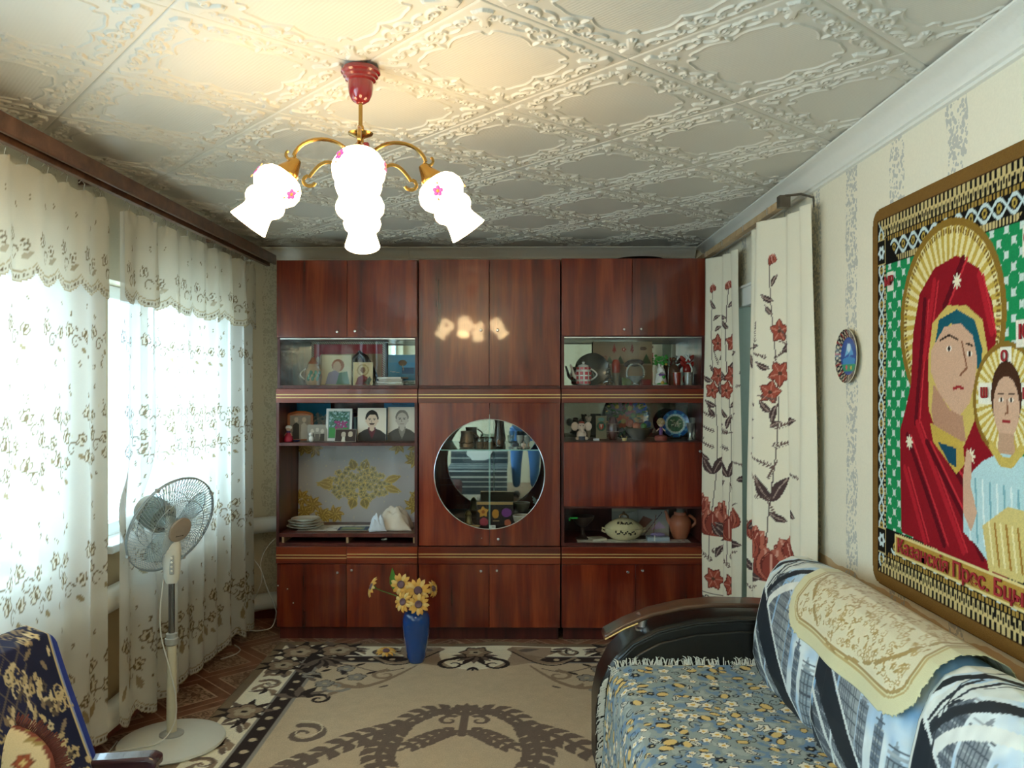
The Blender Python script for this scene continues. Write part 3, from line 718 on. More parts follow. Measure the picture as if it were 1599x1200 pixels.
def tulle_layer(name, parent, ya, yb, ztop, zbot, x, cv, below, seed, amp, lam, sag=0.02, squeeze=0.0, zshift=None):
    s = cv.X; z = cv.Y
    u = s/cv.w; t = np.clip((ztop-z)/(ztop-zbot), 0, 1)
    y = ya+(yb-ya)*u
    yc = (ya+yb)/2; y = yc+(y-yc)*(1-squeeze*t)
    hook = np.abs(((u*14) % 1)-0.5)*2
    zz = z-sag*hook*np.clip(1-t*8, 0, 1)
    if zshift is not None: zz = zz+zshift(u)*t
    xx = x+folds(s, z, seed, amp, lam, ztop, zbot)
    xx = xx-0.075*np.exp(-((y-3.42)**2+(z-0.95)**2)/0.16**2)*np.clip((y-3.19)/0.15, 0, 1)      # pushed back by the fan's motor
    P = np.stack([xx, y, zz], -1)
    me = grid_mesh(name, P, cv.a, cv.alpha)
    if below is not None:
        bm = bmesh.new(); bm.from_mesh(me); bm.verts.ensure_lookup_table(); kill = np.nonzero(below.ravel())[0]
        bmesh.ops.delete(bm, geom=[bm.verts[i] for i in kill], context='VERTS'); bm.to_mesh(me); bm.free()
    me.materials.append(TULLE)
    o = bpy.data.objects.new(name, me); COL.objects.link(o); o.parent = parent
    if parent is not None:
        for v in (0,): o.location = -wloc(parent)
    return o
def tulle(label, ya, yb, seed, zbot, full=1.22, res=0.006, zs=None):
    t = thing('lace_curtain', label, 'curtain', (-1.60, (ya+yb)/2, 0.0), 0, 'lace curtains at the windows')
    w = abs(yb-ya)*full; ztop = 2.185
    cv = Canvas(w, ztop-zbot, res, '#e6e2d6', 0, zbot); cv.alpha = np.full(cv.X.shape, 0.78)
    sh = cv.noise(0.03, 0.05)
    band(cv, 1.66, 0.20, 0.036, 1, 1, seed); band(cv, 1.36, 0.21, 0.038, -1, 3, seed+1); band(cv, 0.86, 0.21, 0.040, 1, 2, seed+2); band(cv, 0.42, 0.19, 0.042, -1, 2, seed+3)
    q = random.Random(seed+9)
    for k in range(int(w*60)):
        bud(cv, q.uniform(0, w), q.uniform(zbot+0.1, 2.0), q.uniform(0.007, 0.011), q.uniform(-.4, .4))
    for k in range(int(w/0.1)): cv.leaf(k*0.1+0.03, zbot+0.12+0.02*(k % 2), 1.0+(k % 3)*0.5, 0.07, 0.03, BRN2); 
    b = scallop(cv, zbot, 0.20, 0.045)
    tulle_layer('curtain_drop', t, ya, yb, ztop, zbot, -1.578, cv, b, seed, 0.030, 0.26, zshift=zs)
    # short scalloped valance over the drop
    cv = Canvas(w*1.02, ztop-1.80, res, '#ddd2ba', 0, 1.80); cv.alpha = np.full(cv.X.shape, 0.80); cv.noise(0.03, 0.05)
    n = int(cv.w/0.17)
    for k in range(n+1):
        x = (k+0.5)*0.17
        ivy(cv, x-0.035, 1.945, 0.032, 0.3); ivy(cv, x+0.04, 1.925, 0.026, -0.7); curl(cv, x-0.01, 1.895, 0.028, 0.4, 1); cv.leaf(x+0.03, 1.885, 0.4, 0.05, 0.02, BRN2)
        bud(cv, x, 2.03+0.02*(k % 3), 0.011, 0.2); bud(cv, x+0.06, 2.08, 0.009, -0.2)
    b = scallop(cv, 1.80, 0.17, 0.035)
    tulle_layer('curtain_valance', t, ya, yb, ztop+0.004, 1.80, -1.560, cv, b, seed, 0.027, 0.26)
    hk = G()
    for k in range(14):
        yy = ya+(yb-ya)*(k+0.5)/14; hk.tube([(-1.572, yy, 2.178), (-1.566, yy, 2.205), (-1.578, yy, 2.219), (-1.588, yy, 2.209)], 0.0018, 5)
    h = obj('curtain_hooks', hk, STEEL, t); h['kind'] = 'stuff'
    return t
tulle('lace curtain with scalloped valance hanging behind the blue armchair', 1.50, 3.08, 3, 0.10, res=0.0065, zs=lambda u: 0.02*u)
tulle('lace curtain with scalloped valance hanging behind the standing fan', 3.19, 4.78, 21, 0.10, res=0.006, zs=lambda u: -0.06*u)
rail = thing('curtain_rail', 'dark brown wooden curtain rail along the window wall', 'curtain rail', (-1.60, 3.0, 2.225))
BR = wood('brown_rail_wood', '#4a2e20', '#64432f', '#7a5540', rough=0.4, coat=0.2, axis='x')
obj('fascia_board', G().box(-1.543, -1.526, 0.0, 5.08, 2.232, 2.292), BR, rail, bevel=0.004)
obj('track', G().box(-1.645, -1.543, 0.0, 5.08, 2.276, 2.290).box(-1.590, -1.566, 0.0, 5.08, 2.222, 2.276), BR, rail, bevel=0.002)
for y in (0.6, 1.9, 3.2, 4.5): obj('wall_bracket', G().box(XL, -1.645, y-0.015, y+0.015, 2.270, 2.290), BR, rail)

# ================================================================== printed curtains at the doorway
def redflower(cv, x, y, r, n=5, rot=0, c='#a34a37', hi='#c9806a', dk='#6e2b22'):
    for k in range(n): cv.leaf(x, y, rot+2*PI*k/n, r*1.12, r*0.85, dk)
    for k in range(n): cv.leaf(x, y, rot+2*PI*k/n, r, r*0.7, c, hi)
    cv.disc(x, y, r*0.18, '#5d3a2a')
def tulip(cv, x, y, r, rot=0):
    for a, c, L, W in ((.5, '#8d3a2c', 1.2, 1.05), (-.5, '#a24a38', 1.2, 1.05), (.2, '#b5614c', 1.3, .95), (-.2, '#b8654f', 1.3, .95), (0, '#8f3d2f', 1.1, .7)):
        cv.leaf(x, y, PI/2+rot+a, r*L, r*W*1.15, '#6b2a20'); cv.leaf(x, y, PI/2+rot+a, r*L, r*W, c, '#d79a84')
def darkleaf(cv, x, y, a, L): cv.leaf(x, y, a, L, L*0.36, '#4d3836', '#a58c80', 0.08)
def frond(cv, x, y, a, L):
    for k in range(8):
        d = L*k/8; px, py = x+d*math.cos(a), y+d*math.sin(a)
        for s in (1, -1): cv.leaf(px, py, a+s*0.75, L*0.17*(1-k/12), L*0.05, '#6d544c')
    cv.stroke([(x, y), (x+L*math.cos(a), y+L*math.sin(a))], 0.004, '#6d544c')
def portiere(label, plan, seed, centers, zb=0.03, zt=2.19, res=0.005):
    q = random.Random(seed)
    P2 = []; n = 8                                           # folds as seen from above, smoothed
    for i in range(len(plan)-1):
        a, b, c, d = [np.array(plan[max(0, min(len(plan)-1, i+k))]) for k in (-1, 0, 1, 2)]
        for t in np.linspace(0, 1, n, endpoint=False): P2.append(0.5*((2*b)+(c-a)*t+(2*a-5*b+4*c-d)*t*t+(3*b-a-3*c+d)*t**3))
    P2.append(np.array(plan[-1])); P2 = np.array(P2); d2 = np.r_[0, np.cumsum(np.hypot(*np.diff(P2, axis=0).T))]; w = d2[-1]
    centers = [np.interp(c, np.linspace(0, len(plan)-1, len(P2)), d2) for c in centers]
    cv = Canvas(w, zt-zb, res, '#e9dfc6', 0, zb); cv.noise(0.03, 0.2)
    for c in centers:
        p = [(c+0.022*math.sin(z*5+seed), z) for z in np.linspace(0.5, 2.02, 50)]; cv.stroke(p, 0.005, '#4d3836')
        tulip(cv, c, 2.0, 0.035, 0.3)
        for z in (1.9, 1.84, 1.78, 1.55, 1.50, 1.36, 1.30): darkleaf(cv, c+q.uniform(-.02, .02), z, q.choice((0.9, 2.3, 0.4, 2.7)), q.uniform(0.06, 0.10))
        redflower(cv, c+0.03, 1.71, 0.05, 5, 0.3); redflower(cv, c+0.03, 1.53, 0.055, 5, 0.9); redflower(cv, c-0.015, 1.45, 0.05, 5, 0.1)
        darkleaf(cv, c+0.04, 1.62, 0.3, 0.11)
        for z in (1.30, 1.22, 1.13): frond(cv, c, z, q.choice((0.25, 2.8)), 0.13)
        for s in (1, -1): darkleaf(cv, c, 0.98, PI/2+s*0.6, 0.14)
        tulip(cv, c-0.10, 0.77, 0.085, -0.5); tulip(cv, c+0.10, 0.72, 0.10, 0.35); tulip(cv, c, 0.64, 0.12, 0.0); darkleaf(cv, c+.05, 0.62, 0.2, 0.13); darkleaf(cv, c-.08, 0.64, 2.6, 0.12)
        frond(cv, c, 0.55, 0.4, 0.16); frond(cv, c, 0.50, 2.7, 0.16); redflower(cv, c+0.01, 0.40, 0.06, 6)
        for k in range(10): frond(cv, c+q.uniform(-.22, .22), q.uniform(0.5, 1.7), q.uniform(0, 3.1), 0.09)
        for k in range(5): darkleaf(cv, c+q.uniform(-.2, .2), q.uniform(0.5, 1.6), q.uniform(0, 3.1), 0.09)
        # ring border near the hem
    for zc in (0.26, 0.12):
        for k in range(int(w/0.06)+1):
            cv.ring(k*0.06, zc, 0.028, 0.006, '#3f3530'); cv.ring(k*0.06+0.03, zc+0.02, 0.020, 0.005, '#3f3530')
        for dz in (-0.045, 0.055): cv.stroke([(0, zc+dz), (w, zc+dz)], 0.005, '#6d5c50')
    s, z = cv.X, cv.Y; t = (zt-z)/(zt-zb); x, yc = P2[:,0].mean(), P2[:,1].mean()
    xx = np.interp(s, d2, P2[:,0]); y = np.interp(s, d2, P2[:,1])
    xx = x+(xx-x)*(0.85+0.2*t)+0.006*np.sin(z*3+s*20); y = yc+(y-yc)*(0.90+0.12*t)
    P = np.stack([xx-x, y-yc, z], -1); me = grid_mesh('door_curtain', P, cv.a); me.materials.append(colmat('printed_cotton', 0.8, weave=0.04, scale=500))
    o = bpy.data.objects.new('door_curtain', me); COL.objects.link(o); o.location = (x, yc, 0)
    sol = o.modifiers.new('cloth', 'SOLIDIFY'); sol.thickness = 0.002
    return tag(o, label, 'curtain', 'printed curtains at the doorway')
portiere('cream doorway curtain printed with red flowers, beside the sofa', [(1.13, 3.84), (1.05, 3.77), (1.10, 3.68), (1.035, 3.61), (1.015, 3.55), (1.07, 3.49), (1.13, 3.43), (1.115, 3.37), (1.14, 3.29), (1.115, 3.22), (1.15, 3.15)], 1.0, (5.1, 2.4))
portiere('cream doorway curtain printed with red flowers, against the wall unit', [(1.12, 4.66), (1.045, 4.63), (1.035, 4.60), (1.08, 4.54), (1.13, 4.49), (1.10, 4.43), (1.145, 4.36), (1.12, 4.29), (1.15, 4.23)], 2.2, (2.9, 5.6))
rod = thing('curtain_pole', 'light wooden curtain track with metal clips above the doorway', 'curtain rail', (1.09, 4.1, 2.235))
LW = wood('light_wood_track', '#9a7a55', '#b99a72', '#cdb188', rough=0.5, coat=0.1, axis='x')
obj('track', G().box(1.068, 1.100, 3.34, 4.98, 2.216, 2.246), LW, rod, bevel=0.003)
obj('bracket', G().tube([(1.19, 3.30, 2.20), (1.186, 3.30, 2.24), (1.14, 3.31, 2.256), (1.085, 3.34, 2.256)], 0.005, 8).box(1.062, 1.106, 3.335, 3.375, 2.210, 2.258), pm('aged_metal', '#6e6459', 0.35, metal=0.9), rod)
for y in (3.52, 3.9, 4.3, 4.7): obj('clip', G().box(1.064, 1.068, y-0.006, y+0.006, 2.216, 2.246), STEEL, rod)

# ================================================================== rug
RX0, RX1, RY0, RY1 = -1.375, 0.885, 1.45, 4.625
def fl(px, py):
    d = CAMZ*FPX/(py-600); return at(px, py, d).x, d
def rug():
    rx = (RX0+RX1)/2; ry = (RY0+RY1)/2; hw, hl = (RX1-RX0)/2, (RY1-RY0)/2
    cv = Canvas(2*hw, 2*hl, 0.006, '#c9b396', -hw, -hl)
    ys = np.concatenate([np.arange(-hl, 2.75-ry, 0.014), np.arange(2.75-ry, hl, 0.0058), [hl]]); cv.ys = ys; cv.ny = len(ys)
    cv.X, cv.Y = np.meshgrid(cv.xs, ys); cv.a = np.empty((cv.ny, cv.nx, 3)); cv.a[:] = lin('#c9b396')
    CR, DK, MB, WR, GY = '#f0e6cc', '#3b312e', '#97806a', '#76655a', '#989086'
    A, B = np.abs(cv.X), np.abs(cv.Y); e = np.minimum(hw-A, hl-B)
    def zone(lo, hi, c): cv.a[(e >= lo) & (e < hi)] = lin(c)
    zone(0, 0.05, '#86725c'); zone(0.05, 0.215, CR); zone(0.215, 0.225, GY); zone(0.225, 0.305, DK); zone(0.305, 0.318, GY)
    # dots on the dark stripe
    for k in range(-40, 41):
        for s in (1, -1):
            if abs(k*0.11) < hl-0.3: cv.disc(s*(hw-0.265), k*0.11, 0.017, '#c9b698', 0.017)
            if abs(k*0.11) < hw-0.3: cv.disc(k*0.11, s*(hl-0.265), 0.017, '#c9b698', 0.017)
    def sym(f):
        for sx in (1, -1):
            for sy in (1, -1): f(lambda x, y: (sx*x, sy*y), sx, sy)
    def scr(x, y, a, r, tn, w, c, hand=1, w1=None):
        t = np.linspace(0, 1, int(16*tn)+8); R = r*(1-0.8*t); th = a+hand*2*PI*tn*t
        for sx in (1, -1):
            for sy in (1, -1): cv.stroke(np.c_[sx*(x+R*np.cos(th)), sy*(y+R*np.sin(th))], np.linspace(w, w1 or w*0.4, len(t)), c)
    def lf(x, y, a, L, W, c, vein=None, bend=0):
        for sx in (1, -1):
            for sy in (1, -1):
                d = np.array([math.cos(a)*sx, math.sin(a)*sy]); cv.leaf(sx*x, sy*y, math.atan2(d[1], d[0]), L, W, c, vein, bend*sx*sy)
    def fw(x, y, r, n, c, ctr, edge=None):
        for sx in (1, -1):
            for sy in (1, -1):
                for pas, col in ((1.25, edge), (1.0, c)):
                    if not col: continue
                    for k in range(n): a_ = 0.3+2*PI*k/n; cv.disc(sx*x+0.58*r*math.cos(a_), sy*y+0.58*r*math.sin(a_), 0.40*r*pas, col)
                cv.disc(sx*x, sy*y, r*0.28, ctr)
    def st(p, w, c):
        p = np.asarray(p)
        for sx in (1, -1):
            for sy in (1, -1): cv.stroke(p*[sx, sy], w, c)
    # scrolls running in the cream band, far/near sides then long sides
    for x, h in ((0.52, 1), (0.70, -1)):
        scr(x, hl-0.135, 2.4, 0.065, 1.2, 0.030, MB, h); scr(x+0.02, hl-0.14, 2.4, 0.05, 1.0, 0.014, DK, h); lf(x-0.10, hl-0.10, 0.2, 0.11, 0.035, WR); lf(x-.06, hl-0.18, -0.2, 0.09, 0.028, MB)
    for y, h in ((0.10, 1), (0.30, -1), (0.95, 1), (1.13, -1)):
        scr(hw-0.135, y, 0.8, 0.066, 1.2, 0.030, MB, h); scr(hw-0.14, y+0.02, 0.8, 0.05, 1.0, 0.014, WR, h); lf(hw-0.19, y+0.09, 1.2, 0.11, 0.03, WR); lf(hw-0.08, y-0.08, 1.8, 0.09, 0.026, MB)
    for y in (-0.05, 0.22, 0.42, 0.80, 1.06):
        lf(hw-0.20, y, 0.9, 0.12, 0.034, MB, None, 0.25); lf(hw-0.07, y+0.06, 2.4, 0.11, 0.032, WR, None, 0.25); lf(hw-0.13, y+0.02, 1.5, 0.10, 0.026, DK, None, 0.2)
    for x in (0.40, 0.60, 0.80):
        lf(x, hl-0.19, 0.5, 0.12, 0.034, MB, None, 0.25); lf(x+0.05, hl-0.08, -0.5, 0.11, 0.030, WR, None, 0.25); lf(x, hl-0.13, 0.0, 0.09, 0.024, DK)
    # flower sprays in the side bands and at the corners
    for x, y, r in ((hw-0.13, 0.62, 0.085), (hw-0.16, hl-0.15, 0.10), (hw-0.37, hl-0.12, 0.10), (hw-0.13, hl-0.36, 0.085)):
        for k in range(9): lf(x, y, k*0.7+0.2, r*1.75, r*0.5, (DK, WR, DK)[k % 3])
        fw(x, y, r, 5, MB, DK, DK); fw(x, y, r*0.6, 5, '#b7a58a', DK, None)
    for k in range(7):
        lf(hw-0.30, hl-0.26, 3.4+k*0.28, 0.17, 0.05, DK if k % 2 else WR)
    # motif in the middle of the far side: cream fan, flower and volutes that break the stripe
    cv_, n = [], 24
    for sy in (1, -1):
        cv.poly([(0.42*math.cos(t), sy*(hl-0.06-0.33*abs(math.sin(t))**0.8)) for t in np.linspace(0, PI, n)]+[(-0.42, sy*(hl-0.06)), (0.42, sy*(hl-0.06))], '#a8917a')
        cv.poly([(0.20*math.cos(t), sy*(hl-0.06-0.36*abs(math.sin(t))**0.7)) for t in np.linspace(0, PI, n)]+[(-0.2, sy*(hl-0.06)), (0.2, sy*(hl-0.06))], CR)
        for k in range(9): cv.leaf(0, sy*(hl-0.20), sy*(-PI*k/8), 0.17 if k % 2 else 0.13, 0.045, DK if k % 2 else WR)
        cv.flower(0, sy*(hl-0.15), 0.085, 6, MB, DK, DK); cv.flower(0, sy*(hl-0.15), 0.045, 5, '#b7a58a', DK)
        for s in (1, -1):
            cv.scroll(s*0.11, sy*(hl-0.34), sy*(PI/2)*1, 0.085, 1.1, 0.03, DK, -s*sy); cv.leaf(0, sy*(hl-0.38), sy*(-PI/2)+s*0.5, 0.06, 0.025, DK); cv.leaf(0, sy*(hl-0.37), -sy*PI/2, 0.07, 0.025, DK)
            cv.leaf(s*0.22, sy*(hl-0.13), PI*(s < 0)+s*sy*0.3, 0.14, 0.05, WR); cv.leaf(s*0.25, sy*(hl-0.20), PI*(s < 0)-s*sy*0.3, 0.14, 0.05, MB)
            th = np.linspace(0, 1, 24)
            cv.stroke(np.c_[s*(0.20+0.34*th), sy*(hl-0.10-0.22*np.sin(th*PI*0.8))], np.linspace(0.05, 0.02, 24), MB)
            cv.stroke(np.c_[s*(0.20+0.34*th), sy*(hl-0.13-0.22*np.sin(th*PI*0.8))], 0.012, DK)
    # field scrolls beneath the motif, small five-petal flowers towards the corners
    th = np.linspace(0, 1, 30)
    st(np.c_[0.30+0.36*th, hl-0.36-0.20*np.sin(th*2.6)-0.16*th], np.linspace(0.012, 0.05, 30), MB)
    scr(0.44, hl-0.50, 1.6, 0.07, 1.1, 0.028, MB, -1); scr(0.66, hl-0.66, 3.6, 0.075, 1.0, 0.032, GY, 1); lf(0.40, hl-0.64, -0.6, 0.06, 0.022, WR)
    st(np.c_[0.36+0.42*th, hl-0.40-0.05*np.sin(th*6)], 0.010, WR)
    for x, y in ((0.66, hl-0.41), (0.58, hl-0.53), (0.82, hl-0.50), (0.72, hl-0.62)):
        fw(x, y, 0.048, 5, GY, '#b9a88e', DK); lf(x+.05, y+.03, 0.8, 0.08, 0.03, WR); lf(x-.04, y+.04, 2.4, 0.07, 0.025, DK)
    for k in range(5): lf(0.80, hl-0.80, 0.3+k*0.55, 0.15, 0.05, DK if k % 2 else WR)
    scr(0.70, hl-0.82, 0.5, 0.06, 1.2, 0.028, DK, 1)
    # carved scrolls along the long sides of the field
    scr(hw-0.46, hl-1.20, 1.2, 0.095, 1.2, 0.045, WR, 1); scr(hw-0.45, hl-1.17, 1.2, 0.11, 0.8, 0.010, '#d8c8aa', 1); scr(hw-0.46, hl-1.48, -1.0, 0.11, 0.9, 0.020, '#d8c8aa', -1)
    for x, y, a, L_ in ((0.50, hl-0.47, 2.2, .09), (0.56, hl-0.60, 3.8, .10), (0.75, hl-0.55, 0.4, .10), (0.66, hl-0.50, 1.2, .08), (0.78, hl-0.70, 4.2, .11), (0.62, hl-0.72, 5.2, .09)): lf(x, y, a, L_, L_*.36, (DK, WR, MB)[int(x*100) % 3], None, .2)
    # brown acanthus wreath in the middle
    def branch(pts, w, ln, step=1, c=WR):
        p = np.asarray(pts, float); t = np.linspace(0, 1, 26); k = len(p)-1
        from math import comb
        q = sum(comb(k, i)*((1-t)**(k-i)*t**i)[:,None]*p[i] for i in range(k+1))
        st(q, np.linspace(w, w*0.6, 26), c); d = np.gradient(q, axis=0); a = np.arctan2(d[:,1], d[:,0])
        for i in range(2, 26, 4):
            for s in (1, -1):
                lf(q[i][0], q[i][1], a[i]+s*0.75, ln*(1.75-0.7*abs(i/26-0.5)), ln*0.86, c, None, s*0.16)
        lf(q[-1][0], q[-1][1], a[-1], ln, ln*0.5, c)
    yy = lambda d: d-ry
    B_ = lambda pts, w, ln: branch([(x, yy(d)) for x, d in pts], w, ln)
    B_([(0.02, 3.64), (0.11, 3.74), (0.21, 3.66), (0.28, 3.50)], 0.035, 0.055)
    B_([(0.22, 3.54), (0.33, 3.47), (0.45, 3.40), (0.56, 3.22)], 0.040, 0.062)
    B_([(0.28, 3.50), (0.30, 3.36), (0.36, 3.27), (0.28, 3.12)], 0.045, 0.060)
    B_([(0.02, 3.46), (0.08, 3.46), (0.14, 3.38), (0.22, 3.30)], 0.030, 0.046)
    B_([(0.56, 3.24), (0.66, 3.14), (0.70, 3.0), (0.66, ry-0.02)], 0.040, 0.060)
    scr(0.065, yy(3.57), 2.0, 0.05, 1.0, 0.026, WR, -1)
    for sy in (1, -1):
        for k in range(5): cv.leaf(0, sy*(yy(3.68)), sy*(PI/2+(k-2)*0.6), 0.085, 0.040, WR)
        cv.poly([(0.016, sy*yy(3.42)), (0.02, sy*yy(3.72)), (-0.02, sy*yy(3.72)), (-0.016, sy*yy(3.42))], WR); cv.disc(0, sy*yy(3.43), 0.022, WR)
    cv.noise(0.06, 0.25); cv.noise(0.05, 0.03)
    zz = 0.006+0.0*cv.X
    luma = cv.a.mean(-1)
    # the carpet lies a little wavy along the plinth
    edge = np.clip((cv.Y-(hl-0.10))/0.10, 0, 1)
    zz = zz+0.010*edge*np.clip(np.sin(cv.X*5.2+0.8)+0.35*np.sin(cv.X*13), 0, 2)
    P = np.stack([cv.X, cv.Y, zz], -1)
    me = grid_mesh('rug', P, cv.a); m = colmat('rug_pile', 0.95, bump=0.6, scale=260, spec=0.1, weave=0.14); me.materials.append(m)
    bm = bmesh.new(); bm.from_mesh(me)       # skirt down to the floor
    be = [ed for ed in bm.edges if ed.is_boundary]; r = bmesh.ops.extrude_edge_only(bm, edges=be)
    for v in [q for q in r['geom'] if isinstance(q, bmesh.types.BMVert)]: v.co.z = 0.0008
    bm.to_mesh(me); bm.free()
    o = bpy.data.objects.new('rug', me); COL.objects.link(o); o.location = (rx, ry, 0)
    tag(o, 'beige patterned rug with dark dotted border and brown leaf wreath', 'rug')
rug()

# ================================================================== sofa along the right wall
LEA = pm('black_leather', '#15130f', 0.32, var=0.25, scale=120, bump=0.25, coat=0.15)
WAL = wood('walnut_armrest', '#2a1a12', '#4a3020', '#6b4a30', rough=0.3, coat=0.5, axis='x')
SY0, SY1 = 0.95, 3.04                     # seat, near to far
sofa = thing('sofa', 'sofa with skyline-print backrest and black leather arm beneath the tapestry', 'sofa', (0.75, 2.0, 0))
obj('seat_base', G().box(0.36, 1.13, SY0, SY1, 0.05, 0.40), LEA, sofa, bevel=0.03)
for y in (1.1, 2.9):
    for x, zf in ((0.45, 0.0068), (1.05, 0.0)): obj('foot', G().lathe([(0.02, zf), (0.025, 0.05)], 12, (x, y, 0)), LEA, sofa)
# arch-shaped arm at the far end
def arch(ins, zt=0.0):
    p = [(0.285+ins, 0.012), (0.285+ins, 0.26), (0.305+ins, 0.36), (0.35+ins*.8, 0.445-ins*.4), (0.42+ins*.5, 0.515-ins*.8), (0.52, 0.565-ins), (0.66, 0.598-ins), (0.82, 0.610-ins), (1.0, 0.605-ins), (1.095-ins, 0.60-ins), (1.095-ins, 0.012)]
    return p
arm = obj('arm', G().prism(arch(0), 3.055, 3.27, 'xz'), LEA, sofa, bevel=0.022, seg=3)
obj('piping', G().tube([(x, 3.056, z) for x, z in arch(0.012)[1:-1]], 0.006, 8), LEA, arm)
obj('inset_panel', G().prism(arch(0.05), 3.046, 3.058, 'xz'), LEA, arm, bevel=0.006)
pr = [(0.325, 0.512), (0.40, 0.553), (0.50, 0.594), (0.62, 0.622), (0.74, 0.634), (0.90, 0.632), (1.06, 0.624)]
sp_ = []
for a, b in zip(pr[:-1], pr[1:]):
    for t in (0, .5): sp_.append((a[0]+(b[0]-a[0])*t, a[1]+(b[1]-a[1])*t))
sp_.append(pr[-1])
g = G()
top = [(x, z+0.014) for x, z in sp_]; bot = [(x, z-0.004) for x, z in sp_][::-1]
g.prism(top+[(1.06, 0.620)]+bot[1:-1]+[(0.318, 0.506)], 3.11, 3.215, 'xz')
rest = obj('armrest', g, WAL, arm, bevel=0.006)
obj('armrest_post', G().lathe([(0.030, 0), (0.030, 0.008), (0.020, 0.014), (0.019, 0.055), (0.025, 0.062)], 20, (0.475, 3.16, 0.532)), STEEL, arm)
obj('armrest_post', G().lathe([(0.020, 0), (0.020, 0.034)], 20, (0.98, 3.16, 0.585)), STEEL, arm)
obj('armrest_edge', G().tube([(x, 3.109, z-0.003) for x, z in sp_[:4]], 0.003, 6), GOLD, rest)
# backrest profile: x,z from the seat crease over the top to the wall
bp_ = np.array([(0.915, 0.40), (0.872, 0.44), (0.858, 0.50), (0.862, 0.57), (0.876, 0.65), (0.895, 0.73), (0.920, 0.79), (0.955, 0.833), (1.00, 0.853), (1.05, 0.850), (1.10, 0.825), (1.135, 0.77), (1.15, 0.68)])
d_ = np.r_[0, np.cumsum(np.hypot(*np.diff(bp_, axis=0).T))]; BL = d_[-1]
def bprof(s, off=0.0):
    x, z = np.interp(s, d_, bp_[:,0]), np.interp(s, d_, bp_[:,1])
    e = 0.012; tx = np.interp(s+e, d_, bp_[:,0])-np.interp(s-e, d_, bp_[:,0]); tz = np.interp(s+e, d_, bp_[:,1])-np.interp(s-e, d_, bp_[:,1])
    n = np.hypot(tx, tz)+1e-9; return x-tz/n*off, z+tx/n*off
def skyline(w, h, seed):
    """city print: arched girders at the top left, clouds, towers, a slanting beam"""
    q = random.Random(seed); cv = Canvas(w, h, 0.0042, '#b9cfdc')
    n1 = cv.noise(0.0, 0.16); n2 = cv.noise(0.0, 0.07); n3 = cv.noise(0, 0.03)
    cl = np.clip(((0.5*n1+0.35*n2+0.15*n3)-0.42)*5, 0, 1)[..., None]
    cv.a = np.array(lin('#8db4d4'))*(1-cl)+np.array(lin('#dfe6e4'))*cl
    W, Hh = w, h*0.72
    # towers
    for x, bw, hh, c in ((0.20*W, 0.085, 0.60, '#6c737a'), (0.36*W, 0.10, 0.54, '#8a8f92'), (0.10*W, 0.07, 0.50, '#565d64'), (0.62*W, 0.05, 0.40, '#7c858c'), (0.52*W, 0.055, 0.46, '#9aa0a0'), (0.78*W, 0.045, 0.36, '#6a7885'), (0.90*W, 0.06, 0.30, '#8c979c')):
        T_ = Hh*hh/0.6*0.80
        cv.rect(x, x+bw, 0.05, T_, c); cv.poly([(x+bw*.2, T_), (x+bw*.5, T_+0.05), (x+bw*.8, T_)], c)
        for k in range(int(T_/0.016)): cv.stroke([(x+.004, 0.05+k*0.016), (x+bw-.004, 0.05+k*0.016)], 0.005, '#4a5158' if k % 2 else '#a6abab')
        for k in range(1, int(bw/0.014)): cv.stroke([(x+k*0.014, 0.05), (x+k*0.014, T_)], 0.0042, '#525a60')
    # pale girders and dark arcs sweeping from the upper left
    for k, (r, wd, c) in enumerate(((0.60, 0.05, '#e8e8dd'), (0.54, 0.030, '#2a3036'), (0.46, 0.045, '#e3e4da'), (0.40, 0.022, '#23292e'), (0.33, 0.045, '#dde0d8'), (0.27, 0.026, '#262c31'), (0.20, 0.03, '#e6e6dc'))):
        p = [(W*1.02-(W*0.62+r*0.62)*math.cos(t), h*0.36+(r*0.95)*math.sin(t)) for t in np.linspace(0.15, 1.25, 22)]
        cv.stroke(p, wd, c)
    for k in range(7): cv.stroke([(0.02+k*0.02, 0.36*h+k*0.028), (0.10+k*0.03, 0.62*h+k*0.02)], 0.010, '#2a3036' if k % 2 else '#d9dcd4')
    # slanting beams in the lower half
    cv.poly([(0, 0.50*h), (0, 0.34*h), (0.80*W, 0.0), (W, 0.0), (0.92*W, 0.05*h)], '#1d242c'); cv.stroke([(0, 0.515*h), (W*0.95, 0.045*h)], 0.010, '#dfe3de'); cv.stroke([(0, 0.30*h), (0.62*W, 0.0)], 0.016, '#d8dcd6')
    cv.poly([(0, 0.30*h), (0, 0.06*h), (0.30*W, 0)], '#2a323a'); cv.stroke([(0, 0.20*h), (0.36*W, 0.0)], 0.008, '#c9cfcb')
    cv.stroke([(0.012*W, 0.1*h), (0.012*W, 0.75*h)], 0.014, '#20262c'); cv.stroke([(0.055*W, 0.1*h), (0.055*W, 0.7*h)], 0.016, '#e3e4da'); cv.stroke([(0.20*W, 0.22*h), (0.17*W, 0.85*h)], 0.005, '#2a3036')
    
    cv.noise(0.10, 0.02); return cv
CUSH = colmat('skyline_print', 0.55, weave=0.03, spec=0.35, scale=700)
